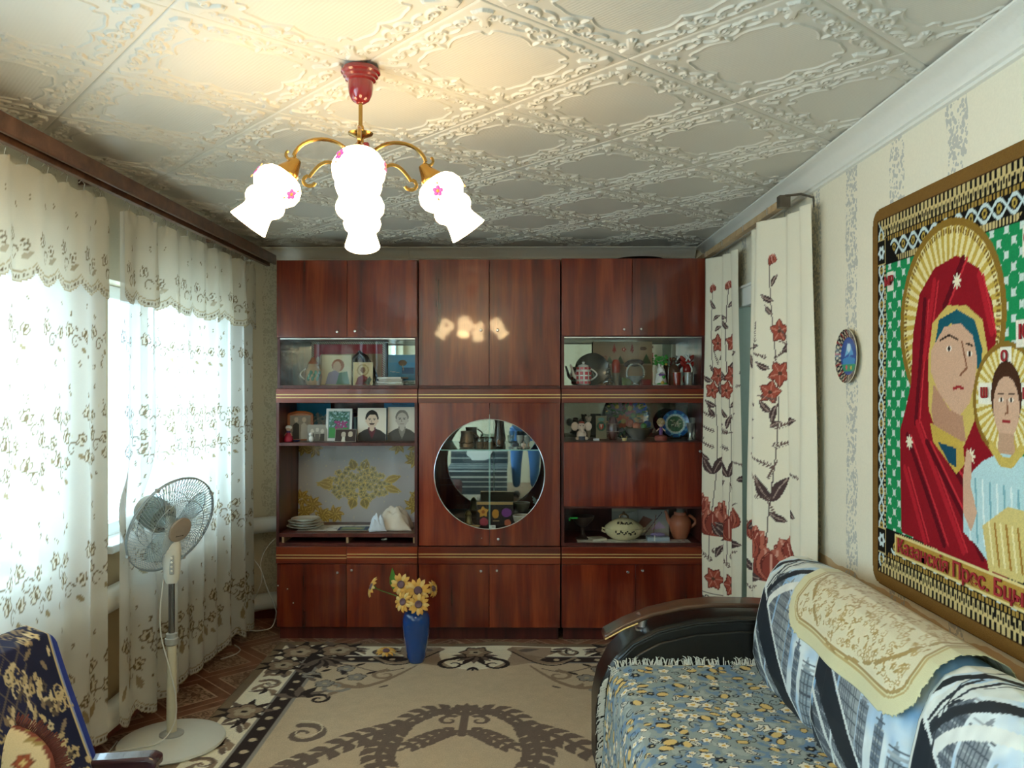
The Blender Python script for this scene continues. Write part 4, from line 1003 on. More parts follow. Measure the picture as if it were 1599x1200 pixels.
for k in range(4):
    ya, yb = 3.035-0.585*k, 3.035-0.585*(k+1)+0.004
    if yb < 0.7: break
    cv = skyline(0.585, BL, 5)
    s = cv.Y; u = cv.X/cv.w; yy = ya+(yb-ya)*u
    edge = np.minimum(cv.X, cv.w-cv.X); sq = 0.030*(1-np.sqrt(np.clip(1-(1-np.clip(edge/0.05, 0, 1))**2, 0, 1)))
    crease = 0.006*np.sin(s*9+u*5+k)*np.sin(u*PI)
    x_, z_ = bprof(s, -sq+crease+0.010*np.sin(u*PI))
    P = np.stack([x_-0.75, yy-2.0, z_], -1); me = grid_mesh('back_cushion', P, cv.a); me.materials.append(CUSH)
    o = bpy.data.objects.new('back_cushion', me); COL.objects.link(o); o.parent = sofa
    side = G().prism([(float(a), float(b)) for a, b in zip(*bprof(np.linspace(0, BL, 30), -0.031))]+[(1.14, 0.40)], ya-0.002, yb+0.002, 'xz')
    obj('cushion_core', side, pm('dark_ticking', '#39424a', 0.7), o)
# flowered cover over the seat
def seat_cover():
    ya, yb = 3.045, 1.25; prof = [(0.90, 0.435), (0.80, 0.434), (0.60, 0.437), (0.42, 0.434), (0.365, 0.424), (0.338, 0.395), (0.326, 0.34), (0.318, 0.22), (0.314, 0.075)]
    p = np.array(prof); d = np.r_[0, np.cumsum(np.hypot(*np.diff(p, axis=0).T))]; Lw = d[-1]
    cv = Canvas(ya-yb, Lw, 0.0038, '#95a09c'); q = random.Random(4)
    v = cv.noise(0.0, 0.02); w2 = cv.noise(0.0, 0.05)
    cv.a = np.where((v > 0.62)[..., None], np.array(lin('#7390ac')), np.where((v < 0.3)[..., None], np.array(lin('#a9b2ac')), cv.a))
    cv.a = np.where((w2 > 0.72)[..., None], np.array(lin('#93a2a0')), cv.a)
    W_, H_ = cv.w, cv.h; n = 0; pts = []
    for k in range(2600):                                # sprinkle of little blossoms, a print of hundreds of them
        x, y = q.uniform(0, W_), q.uniform(0, H_); r = q.uniform(0.012, 0.028)
        if any((x-a)**2+(y-b)**2 < (r+c)**2*0.62 for a, b, c in pts[-900:]): continue
        pts.append((x, y, r)); t = q.random()
        if t < 0.30: cv.flower(x, y, r, 5, '#ece6d2', '#e0b858', '#23282d', q.uniform(0, 6))
        elif t < 0.55: cv.disc(x, y, r*1.1, '#2a2c2c', r*0.75, q.uniform(0, 3)); cv.disc(x, y, r*0.9, '#dfc07a', r*0.55, q.uniform(0, 3))
        elif t < 0.70: cv.flower(x, y, r*0.8, 6, '#20242a', '#c9b98a', None, q.uniform(0, 6))
        elif t < 0.85: cv.leaf(x, y, q.uniform(0, 6), r*2.2, r*0.9, '#d8d6c6', '#2a2c2c', 0.1, '#2b3034')
        else: cv.scroll(x, y, q.uniform(0, 6), r, 1.2, 0.005, '#1f2428')
    s = cv.Y; u = cv.X
    x_ = np.interp(s, d, p[:,0]); z_ = np.interp(s, d, p[:,1])
    wr = 0.004*np.sin(u*23+np.sin(s*9)*2)*np.sin(s*7+1); hang = np.clip((0.40-z_)/0.3, 0, 1)
    x_ = x_-0.012*hang*(0.5+0.5*np.sin(u*26+1.2*np.sin(u*7))); z_ = z_+wr*(1-hang)+0.003
    farlip = np.clip(1-u/0.02, 0, 1)
    P = np.stack([x_, ya-u, z_-0.012*farlip**2], -1); me = grid_mesh('seat_cover', P-np.array([0.6, 2.0, 0]), cv.a); me.materials.append(colmat('flowered_cover', 0.85, weave=0.10, scale=350, bump=0.3))
    o = bpy.data.objects.new('seat_cover', me); COL.objects.link(o); o.location = (0.6, 2.0, 0)
    tag(o, 'blue and yellow flowered throw covering the sofa seat', 'throw')
    g = G(); q = random.Random(6)
    def strand(a, b, bend):
        m_ = (Vector(a)+Vector(b))/2+Vector(bend); g.tube([a, m_, b], [0.0022, 0.002, 0.0012], 4, caps=False)
    for k in range(150):                                      # along the far edge, lying against the arm
        f = q.uniform(0.01, 0.60); x = np.interp(f, d, p[:,0]); z = np.interp(f, d, p[:,1])+0.002
        strand((x, 3.03, z), (x+q.uniform(-.02, .02), 3.043, z+q.uniform(0.0, 0.03)), (0, 0, 0.012))
    for k in range(120):
        f = q.uniform(0.58, Lw); x = np.interp(f, d, p[:,0]); z = np.interp(f, d, p[:,1])
        strand((x-0.006, 3.04, z), (x-q.uniform(.01, .035), 3.045, z-q.uniform(0.01, 0.045)), (-0.01, 0, 0))
    for k in range(420):
        y = q.uniform(1.25, 3.04); strand((0.308, y, 0.085), (0.302+q.uniform(-.012, .01), y+q.uniform(-.01, .01), q.uniform(0.012, 0.03)), (-0.004, 0, 0))
    f = obj('fringe', g, pm('cotton_fringe', '#cfcdbf', 0.9), o); f['kind'] = 'stuff'
seat_cover()
# cream cloth over the backrest
def runner():
    cv = Canvas(0.86, 0.62, 0.0042, '#ded4b0'); W_, H_ = cv.w, cv.h; q = random.Random(8)
    v = cv.noise(0.0, 0.03)
    def rr(m):
        r = 0.14-m*0.5; ax = np.abs(cv.X-W_/2)-(W_/2-m-r); ay = np.abs(cv.Y-H_/2)-(H_/2-m-r)
        return np.hypot(np.maximum(ax, 0), np.maximum(ay, 0))+np.minimum(np.maximum(ax, ay), 0)-r
    cv.a[(rr(0.0) > -0.065)] = lin('#d9d2a4'); b1 = np.abs(rr(0.0)+0.065) < 0.005; cv.a[b1] = lin('#a98b4e'); cv.a[np.abs(rr(0)+0.052) < 0.003] = lin('#bfa566')
    for k in range(620):
        x, y = q.uniform(0.09, W_-.09), q.uniform(0.09, H_-.09); t = q.random()
        if t < .3: cv.flower(x, y, 0.012, 5, '#bfa46a', '#e6dcc0', None, q.uniform(0, 6))
        elif t < .8: cv.leaf(x, y, q.uniform(0, 6), 0.024, 0.008, '#b0914f')
        else: cv.scroll(x, y, q.uniform(0, 6), 0.014, 1.2, 0.0042, '#c0a468')
    for k in range(90):
        a = q.uniform(0, 6.28); cv.leaf(W_/2+math.cos(a)*W_*0.40, H_/2+math.sin(a)*H_*0.40, a+1.5, 0.05, 0.014, '#a98b4e')
    u, s0 = cv.X, cv.Y
    s = 0.315+s0*0.78                                # along the backrest profile
    x_, z_ = bprof(np.minimum(s, BL-0.02), 0.020)
    yy = 2.70-u+0.05*(s0/H_-.5)
    rip = 0.005*np.sin(u*19+s0*8)*np.clip((0.3-s0)/0.3, 0, 1)
    P = np.stack([x_-0.004-rip, yy, z_+0.003], -1)
    me = grid_mesh('lace_runner', P-np.array([1.0, 2.2, 0.8]), cv.a)
    kill = np.nonzero((rr(0.0) > 0.0-0.004*(np.sin(cv.X*260)*np.sin(cv.Y*260) > 0)).ravel())[0]
    bm = bmesh.new(); bm.from_mesh(me); bm.verts.ensure_lookup_table(); bmesh.ops.delete(bm, geom=[bm.verts[i] for i in kill], context='VERTS'); bm.to_mesh(me); bm.free()
    me.materials.append(colmat('satin_runner', 0.42, weave=0.05, scale=420, bump=0.3, sheen=0.3))
    o = bpy.data.objects.new('lace_runner', me); COL.objects.link(o); o.location = (1.0, 2.2, 0.8); o.modifiers.new('cloth', 'SOLIDIFY').thickness = 0.0015
    tag(o, 'cream and gold lace runner draped over the sofa backrest', 'runner')
runner()

# ================================================================== tapestry on the right wall
def tapestry():
    Y0, Y1, Z0, Z1 = 2.715, 1.74, 0.835, 2.055; W_, H_ = Y0-Y1, Z1-Z0; xw = 1.172
    cv = Canvas(W_, H_, 0.0036, '#14120f'); GL, GD, BRW = '#cbb37a', '#a8853f', '#7d5a2a'
    def tp(px, py):
        y = xw*FPX/(px-812); return (Y0-y, CAMZ+(600-py)*y/FPX-Z0)
    def pp(*a): return [tp(*q) for q in a]
    X, Y = cv.X, cv.Y; e = np.minimum(np.minimum(X, W_-X), np.minimum(Y, H_-Y))
    # rows of the ornamental border
    horiz = np.minimum(Y, H_-Y) <= np.minimum(X, W_-X)
    run = np.where(horiz, X, Y)
    c1 = (e > 0.042) & (e < 0.095) & horiz
    cv.a[c1 & ((((run/0.022) % 1) < 0.55) | (np.abs(e-0.068) < 0.005))] = lin(GL); cv.a[c1 & (np.abs((run/0.022) % 1-0.28) < 0.12) & (np.abs(e-0.075) < 0.008)] = lin('#2a241a')
    c2 = (e > 0.098) & (e < 0.112) & horiz; cv.a[c2 & (((run/0.016) % 1) < 0.6)] = lin(GD)
    # chain of linked rings
    def ringrow(mask, ec, pitch, wv):
        ph = run*PI/pitch
        l1 = np.abs(e-ec-wv*np.sin(ph)) < 0.0055; l2 = np.abs(e-ec+wv*np.sin(ph)) < 0.0055
        cv.a[mask & (l1 | l2)] = lin('#c9d6d4')
        bl = (np.abs(((run/pitch) % 1)-0.5)*pitch)**2+((e-ec)*0.9)**2 < 0.011**2; cv.a[mask & bl] = lin('#b89a4a')
        bl = (np.abs(((run/pitch) % 1)-0.5)*pitch)**2+((e-ec)*0.9)**2 < 0.005**2; cv.a[mask & bl] = lin('#2a241a')
    ringrow((e > 0.112) & (e < 0.168) & horiz, 0.140, 0.062, 0.022)
    ringrow((e > 0.045) & (e < 0.085) & ~horiz, 0.066, 0.055, 0.016)
    for ec in (0.172, 0.182): cv.a[(np.abs(e-ec) < 0.0045) & horiz & (((run/0.014) % 1) < 0.62)] = lin(GL)
    cv.a[(np.abs(e-0.090) < 0.004) & ~horiz & (((run/0.014) % 1) < 0.62)] = lin(GL)
    # field: green trellis
    fx0, fx1, fy0, fy1 = 0.098, W_-0.098, 0.19, H_-0.19
    F = (X > fx0) & (X < fx1) & (Y > fy0) & (Y < fy1)
    gx, gy = (X+Y)/0.062, (X-Y)/0.062; cell = np.maximum(np.abs(gx % 1-.5), np.abs(gy % 1-.5))
    cv.a[F] = lin('#cfd9cf'); blob = (np.hypot((X/0.062) % 1-.5, (Y/0.062) % 1-.5) < 0.36) | (np.hypot((X/0.062+.5) % 1-.5, (Y/0.062+.5) % 1-.5) < 0.36)
    cv.a[F & blob] = lin('#1f8a52')
    # corner blocks
    for x in (0.066, W_-0.066):
        for y in (0.145, H_-0.145):
            cv.rect(x-0.028, x+0.028, y-0.04, y+0.04, '#17140f'); cv.stroke([(x-.028, y-.04), (x+.028, y-.04), (x+.028, y+.04), (x-.028, y+.04)], 0.004, GL, closed=True); cv.flower(x, y, 0.026, 6, '#cfdcdc', '#17140f')
    # haloed figure in a red veil: halo
    cx, cy = tp(1475, 500); hr = 0.265
    rad = np.hypot(X-cx, Y-cy); an = np.arctan2(Y-cy, X-cx)
    H1 = (rad < hr) & (e > 0.09); cv.a[H1] = np.where((np.sin(an*46) > 0)[..., None], np.array(lin('#c9a84c')), np.array(lin('#e8d9a0')))[H1]
    cv.a[(np.abs(rad-hr) < 0.011) & (e > 0.09)] = lin('#8c6a28'); cv.a[(np.abs(rad-hr+0.022) < 0.008) & (np.sin(an*120) > 0) & (e > 0.09)] = lin('#7c5c24')
    # small halo behind the second figure
    c2x, c2y = tp(1566, 625); rad2 = np.hypot(X-c2x, Y-c2y); an2 = np.arctan2(Y-c2y, X-c2x)
    # veil and robe
    cv.poly(pp((1420, 600), (1422, 520), (1432, 460), (1455, 420), (1490, 400), (1525, 420), (1545, 470), (1552, 520), (1545, 600), (1535, 660), (1545, 700), (1570, 760), (1599, 840))+[(W_-0.10, 0.24), tp(1560, 905), tp(1500, 878), tp(1404, 830), tp(1404, 670), tp(1412, 640)], '#8e1620')
    for k, (a, b) in enumerate((((1440, 470), (1428, 660)), ((1455, 440), (1440, 560)), ((1500, 405), (1470, 480)), ((1525, 430), (1545, 520)), ((1415, 680), (1470, 850)), ((1430, 660), (1500, 860)), ((1445, 690), (1530, 870)), ((1410, 730), (1440, 845)), ((1480, 720), (1545, 830)), ((1550, 720), (1590, 820)))):
        cv.stroke([tp(*a), tp(*b)], 0.020, '#b3202b' if k % 2 else '#5e0d18'); cv.stroke([tp(a[0]+6, a[1]), tp(b[0]+6, b[1])], 0.008, '#c93038')
    # gold hem of the veil, blue-green cap, face
    cv.poly(pp((1452, 505), (1475, 478), (1505, 478), (1530, 500), (1540, 560), (1530, 600), (1524, 640), (1512, 672), (1500, 700), (1465, 690), (1448, 640), (1446, 560)), '#d2b662')
    cv.poly(pp((1462, 500), (1490, 484), (1518, 500), (1530, 545), (1526, 590), (1505, 520), (1480, 505), (1455, 545)), '#1c5a66')
    cv.poly(pp((1450, 548), (1470, 512), (1495, 505), (1515, 525), (1522, 560), (1518, 600), (1510, 630), (1495, 650), (1482, 640), (1462, 612), (1450, 580)), '#d3a98c')
    cv.poly(pp((1455, 600), (1480, 640), (1500, 650), (1505, 690), (1460, 690), (1452, 640)), '#b98a6e')
    cv.stroke(pp((1498, 535), (1506, 575), (1496, 586)), 0.007, '#8b5a40'); cv.stroke(pp((1464, 532), (1478, 524), (1492, 531)), 0.006, '#3d281f'); cv.stroke(pp((1505, 537), (1514, 540)), 0.006, '#3d281f')
    for p in ((1478, 545), (1510, 553)): cv.disc(*tp(*p), 0.014, '#efe2d0', 0.008); cv.disc(*tp(*p), 0.007, '#2a1c16')
    cv.stroke(pp((1486, 607), (1494, 604), (1500, 607)), 0.009, '#9c2b2c')
    cv.poly(pp((1450, 660), (1470, 672), (1500, 690), (1503, 725), (1490, 740), (1455, 690)), '#c9a84c'); cv.poly(pp((1462, 690), (1490, 700), (1490, 730), (1478, 722)), '#1c4a5e')
    for p in ((1490, 440), (1418, 690), (1512, 712)):
        x, y = tp(*p)
        for k in range(8): cv.leaf(x, y, k*PI/4, 0.024, 0.010, '#f0e4c4')
    # second, smaller figure: halo, head, pale blue tunic, yellow wrap
    H2 = (rad2 < 0.135) & F; cv.a[H2] = np.where((np.sin(an2*34) > 0)[..., None], np.array(lin('#c9a84c')), np.array(lin('#e8dca8')))[H2]; cv.a[(np.abs(rad2-0.135) < 0.007) & F] = lin('#8c6a28')
    for dx, dy, w2, h2 in ((0, 0.100, 0.024, 0.03), (-0.085, 0.015, 0.030, 0.028), (0.085, 0.015, 0.030, 0.028)): cv.rect(c2x+dx-w2, c2x+dx+w2, c2y+dy-h2, c2y+dy+h2, '#efe8d4')
    cv.poly(pp((1500, 760), (1515, 735), (1530, 720), (1560, 705), (1599, 715))+[(c2x+0.17, 0.50), (c2x+0.17, 0.22), tp(1545, 885), tp(1520, 850), tp(1500, 830)], '#bcd8d8')
    for k in range(8):
        a = tp(1508+k*11, 745+k*3); cv.stroke([a, (a[0]+0.01, a[1]-0.16)], 0.008, '#7fb0b8' if k % 2 else '#e3eeea')
    cv.poly(pp((1500, 745), (1506, 700), (1514, 712), (1512, 760), (1522, 800), (1512, 830), (1500, 800)), '#d3a98c')
    cv.poly(pp((1530, 820), (1570, 790), (1599, 800))+[(c2x+0.17, 0.40), (c2x+0.17, 0.19), tp(1540, 890)], '#d9c27a')
    for k in range(6): a = tp(1540+k*9, 815+k*2); cv.stroke([a, (a[0]+0.02, a[1]-0.10)], 0.008, '#a8762e' if k % 2 else '#efe0a8')
    cv.disc(c2x, c2y+0.010, 0.062, '#4a2c1c', 0.085); cv.disc(c2x, c2y-0.018, 0.052, '#d3a98c', 0.075)
    for s in (1, -1): cv.disc(c2x+s*0.020, c2y+0.0, 0.010, '#efe2d0', 0.006); cv.disc(c2x+s*0.020, c2y, 0.005, '#2a1c16'); cv.stroke([(c2x+s*0.032, c2y+.014), (c2x+s*0.010, c2y+.016)], 0.005, '#3d281f')
    cv.stroke([(c2x+.004, c2y), (c2x+.006, c2y-.03), (c2x-.004, c2y-.034)], 0.005, '#8b5a40'); cv.stroke([(c2x-.012, c2y-.052), (c2x+.012, c2y-.052)], 0.007, '#9c2b2c')
    cv.poly([(c2x-.03, c2y-.08), (c2x+.03, c2y-.08), (c2x+.035, c2y-.13), (c2x-.035, c2y-.13)], '#c39a7c'); cv.stroke([(c2x-.06, c2y-.115), (c2x-.02, c2y-.15), (c2x+.02, c2y-.15), (c2x+.06, c2y-.115)], 0.024, '#cdb058')
    # name plates
    cv.rect(0.16, W_-0.13, 0.120, 0.178, '#b98f3e'); cv.stroke([(0.16, .120), (W_-0.13, .120), (W_-0.13, .178), (0.16, .178)], 0.006, '#e0cc8c', closed=True)
    cv.rect(0.106, 0.150, H_-0.275, H_-0.215, '#e9e0cc'); x, y = tp(1590, 520); cv.rect(x-0.02, x+0.10, y-0.035, y+0.03, '#e9e0cc'); x, y = tp(1596, 375); cv.rect(x-0.01, x+0.09, y-0.04, y+0.035, '#e9e0cc')
    # brown plush rim, cross-stitch grain
    cv.a[e < 0.040] = lin(BRW); cv.a[(e < 0.043) & (e > 0.038)] = lin('#3d2412')
    cv.a *= (1+0.13*(rng.random(cv.X.shape)-.5))[..., None]
    rc = 0.045; ax, ay = np.maximum(np.abs(X-W_/2)-(W_/2-rc), 0), np.maximum(np.abs(Y-H_/2)-(H_/2-rc), 0); k = np.maximum(ax, ay); h = np.hypot(ax, ay); f = np.where(h > 1e-9, np.minimum(1, k/np.maximum(h, 1e-9)), 1)
    Xr = X; Yr = Y
    wob = 0.004*np.sin(Y*9)*np.sin(X*5)
    P = np.stack([np.full_like(X, xw)+wob*0.5, Y0-Xr, Z0+Yr], -1)
    me = grid_mesh('woven_panel', P-np.array([xw, (Y0+Y1)/2, Z0]), cv.a)
    kill = np.nonzero((h > rc+1e-6).ravel())[0]; bm = bmesh.new(); bm.from_mesh(me); bm.verts.ensure_lookup_table(); bmesh.ops.delete(bm, geom=[bm.verts[i] for i in kill], context='VERTS'); bm.to_mesh(me); bm.free()
    me.materials.append(colmat('tapestry_wool', 0.95, bump=0.9, scale=420, spec=0.1, weave=0.13))
    t = thing('tapestry', 'large woven icon tapestry with two haloed figures on the right wall', 'tapestry', (xw, (Y0+Y1)/2, Z0))
    o = bpy.data.objects.new('woven_panel', me); COL.objects.link(o); o.parent = t; so = o.modifiers.new('thick', 'SOLIDIFY'); so.thickness = 0.008; so.offset = -1
    REDL = pm('red_wool', '#9a1d22', 0.9)
    def text(body, u, v, size, m=REDL, sx=1.0):
        c = bpy.data.curves.new('lettering', 'FONT'); c.body = body; c.size = size; c.extrude = 0.0012; c.align_x = 'CENTER'; c.align_y = 'CENTER'; c.offset = 0.0008
        l = text_mesh(c, m); l.parent = t; l['kind'] = 'stuff'
        l.location = (-0.0045, Y0-u-(Y0+Y1)/2, v); l.rotation_euler = (PI/2, 0, -PI/2); l.scale = (sx, 1, 1)
        return l
    text('Казанскія Прес. Бцы', 0.16+(W_-0.29)/2, 0.149, 0.058, sx=1.10)
    text('МР', 0.128, H_-0.245, 0.040); x, y = tp(1590, 520); text('IС', x+0.02, y, 0.05); x, y = tp(1596, 375); text('ѲУ', x+0.035, y, 0.05); text('О', c2x, c2y+0.105, 0.036); text('Ѡ', c2x-0.085, c2y+0.015, 0.036); text('Н', c2x+0.085, c2y+0.015, 0.036)
tapestry()

# decorative plate on the wall
def wall_plate():
    c = (XR, 2.93, 1.585); R = 0.098
    t = thing('wall_plate', 'small blue painted plate with a dark patterned rim on the wall', 'plate', (XR-0.004, c[1], c[2]-R))
    def rot(g): g.v = [(XR-0.004-p[2], c[1]+p[0], c[2]+p[1]) for p in g.v]; return g
    obj('plate_body', rot(G().lathe([(0, 0), (0.055, 0.0), (R, 0.016), (R, 0.019), (0.066, 0.006), (0, 0.005)], 40)), pm('cream_glaze', '#d8cfb4', 0.25, coat=0.5), t)
    n = 60; cv = Canvas(2*R, 2*R, 0.0032, '#1c2430', -R, -R); r = np.hypot(cv.X, cv.Y); a = np.arctan2(cv.Y, cv.X)
    cv.a[(r > 0.069) & (np.sin(a*26)*np.sin(r*240) > 0.1)] = lin('#b9a88a'); cv.a[(r > 0.069) & (np.sin(a*13) > 0.86)] = lin('#8a2a2a'); cv.a[r < 0.068] = lin('#2a4f9a')
    cv.poly([(-.05, -.03), (.05, -.03), (.055, -.01), (0, .0), (-.055, -.01)], '#3f8ac4'); cv.poly([(-.035, 0), (-.01, .05), (.0, .01)], '#7fc0e0'); cv.poly([(.0, .0), (.015, .045), (.04, .005)], '#5aa3d8'); cv.disc(.0, .03, .016, '#cfe4ee'); cv.poly([(-.06, -.03), (.06, -.03), (.04, -.055), (-.04, -.055)], '#3a9a6a'); cv.disc(-.02, -.04, .008, '#d86a6a'); cv.disc(.02, -.042, .007, '#e0c05a')
    rr = np.minimum(r, R-0.002); k = np.where(r > 1e-9, rr/np.maximum(r, 1e-9), 1)
    dep = np.interp(rr, [0, 0.066, R], [0.0058, 0.0068, 0.0196])
    P = np.stack([XR-0.004-dep, c[1]-cv.X*k, c[2]+cv.Y*k], -1); me = grid_mesh('painted_face', P-np.array(wloc(t)), cv.a); me.materials.append(colmat('plate_paint', 0.25, weave=0.02, coat=0.6, spec=0.5))
    o = bpy.data.objects.new('painted_face', me); COL.objects.link(o); o.parent = t
wall_plate()

# ================================================================== chandelier
BRASS = pm('aged_brass', '#b08a4a', 0.25, metal=1.0, var=0.15); MAROON = pm('maroon_enamel', '#8a1f24', 0.2, coat=0.8, var=0.05)
OPAL = pm('lit_opal_glass', '#fff3dc', 0.3, var=0.0, emit=LAMP_EMIT, emitcol='#ffdda6'); PINK = pm('pink_decal', '#c24f9a', 0.5, emit=0.35)
PINK2 = pm('orange_decal', '#d8843c', 0.5, emit=0.35)  # both decals emit a little, imitating lamp light coming through the shade
def chandelier():
    cx, cy = -0.432, 2.20
    t = thing('chandelier', 'lit brass chandelier with four opal glass shades and maroon canopy', 'chandelier', (cx, cy, H))
    L_ = lambda g: g
    def lz(prof, n=28): return G().lathe(prof, n, (cx, cy, 0))
    zc = H-0.006
    obj('ceiling_canopy', lz([(0.050, zc), (0.053, zc-0.004), (0.053, zc-0.012), (0.047, zc-0.016), (0.047, zc-0.022), (0.041, zc-0.026), (0.041, zc-0.032), (0.034, zc-0.036), (0.034, zc-0.052), (0.031, zc-0.070), (0.023, zc-0.086), (0.010, zc-0.094)][::-1]), MAROON, t)
    zb = zc-0.094
    obj('stem', lz([(0.0055, zb-0.085), (0.0055, zb)]), BRASS, t)
    zd = zb-0.076
    obj('drip_disc', lz([(0.004, zd-0.022), (0.014, zd-0.016), (0.032, zd-0.008), (0.034, zd-0.004), (0.020, zd), (0.010, zd+0.006), (0.008, zd+0.016)]), BRASS, t)
    zh = zd-0.105
    obj('hub', lz([(0, zh-0.03), (0.012, zh-0.026), (0.020, zh-0.01), (0.024, zh), (0.024, zh+0.03), (0.016, zh+0.04), (0.012, zh+0.06), (0.008, zh+0.085)]), BRASS, t)
    obj('maroon_knuckle', G().box(cx+0.008, cx+0.024, cy-0.01, cy+0.01, zh+0.045, zh+0.075), MAROON, t, bevel=0.004)
    tilt = math.radians(36)
    prof = [(0.020, 0.0), (0.030, -0.006), (0.046, -0.012), (0.060, -0.028), (0.068, -0.050), (0.066, -0.072), (0.055, -0.090), (0.050, -0.096), (0.055, -0.104), (0.058, -0.118), (0.054, -0.134), (0.044, -0.146), (0.042, -0.152), (0.044, -0.164), (0.050, -0.186), (0.055, -0.204), (0.054, -0.205), (0.043, -0.165), (0.036, -0.15)]
    prof = [(r*0.97, z*0.87) for r, z in prof]
    first = None
    for k in range(4):
        a = math.radians(190+90*k); dx, dy = math.cos(a), math.sin(a)
        at_ = lambda r, z: (cx+dx*r, cy+dy*r, z)
        p = [at_(0.02, zh+0.012)]+[at_(0.10-0.078*math.cos(q), zh+0.018+0.062*math.sin(q)) for q in np.linspace(0.12, PI*0.93, 14)]
        arm = obj('arm', G().tube(p, 0.0052, 8), BRASS, t)
        cu = [at_(0.045+0.09*s, zh-0.004+0.038*math.sin(s*PI*0.9)-0.03*s) for s in np.linspace(0, 1, 12)]; ce = cu[-1]
        rr = 0.135; cu += [at_(rr+0.016*math.sin(q), zh-0.022-0.012+0.014*math.cos(q)) for q in np.linspace(0.3, 4.4, 9)]
        obj('leaf_scroll', G().tube(cu, 0.0024, 6, flat=2.2), BRASS, arm)
        tipx, tipz = 0.172, zh+0.012
        obj('curl', G().tube([at_(tipx+0.012+0.012*math.sin(q), tipz+0.022-0.012*math.cos(q)) for q in np.linspace(-1.4, 2.6, 10)], 0.0022, 6, flat=2), BRASS, arm)
        M_ = Matrix.Translation(at_(tipx, tipz)) @ Matrix.Rotation(a, 4, 'Z') @ Matrix.Rotation(-tilt if k != 1 else -tilt*0.9, 4, 'Y')
        g = G(); g.m = M_; g.lathe([(0.010, 0.012), (0.014, 0.004), (0.018, -0.006), (0.026, -0.022), (0.031, -0.030), (0.031, -0.036), (0.028, -0.036)], 24)
        cup = obj('shade_holder', g, BRASS, arm)
        g = G(); g.m = M_ @ Matrix.Translation((0, 0, -0.030)); g.lathe(prof, 36); sh = obj('shade', g, OPAL, t, ang=60)
        for j, fa in enumerate(np.radians([20, 140, 260])):
            g = G(); g.m = M_ @ Matrix.Translation((0, 0, -0.030-0.049)) @ Matrix.Rotation(fa+k, 4, 'Z') @ Matrix.Translation((0.0655, 0, 0)) @ Matrix.Rotation(PI/2, 4, 'Y')
            for i in range(5): b = i*2*PI/5; g.ball((0.009*math.cos(b), 0.009*math.sin(b), 0), (0.0065, 0.0065, 0.0016), 8, 4)
            fl_ = obj('painted_blossom', g, PINK, sh)
            g2 = G(); g2.m = g.m; g2.ball((0, 0, 0.0005), (0.005, 0.005, 0.002), 8, 4)
            for q in (0.019, -0.018): g2.ball((q, -q*0.6, 0), (0.004, 0.003, 0.0016), 6, 4)
            obj('blossom_centre', g2, PINK2, sh)
chandelier()

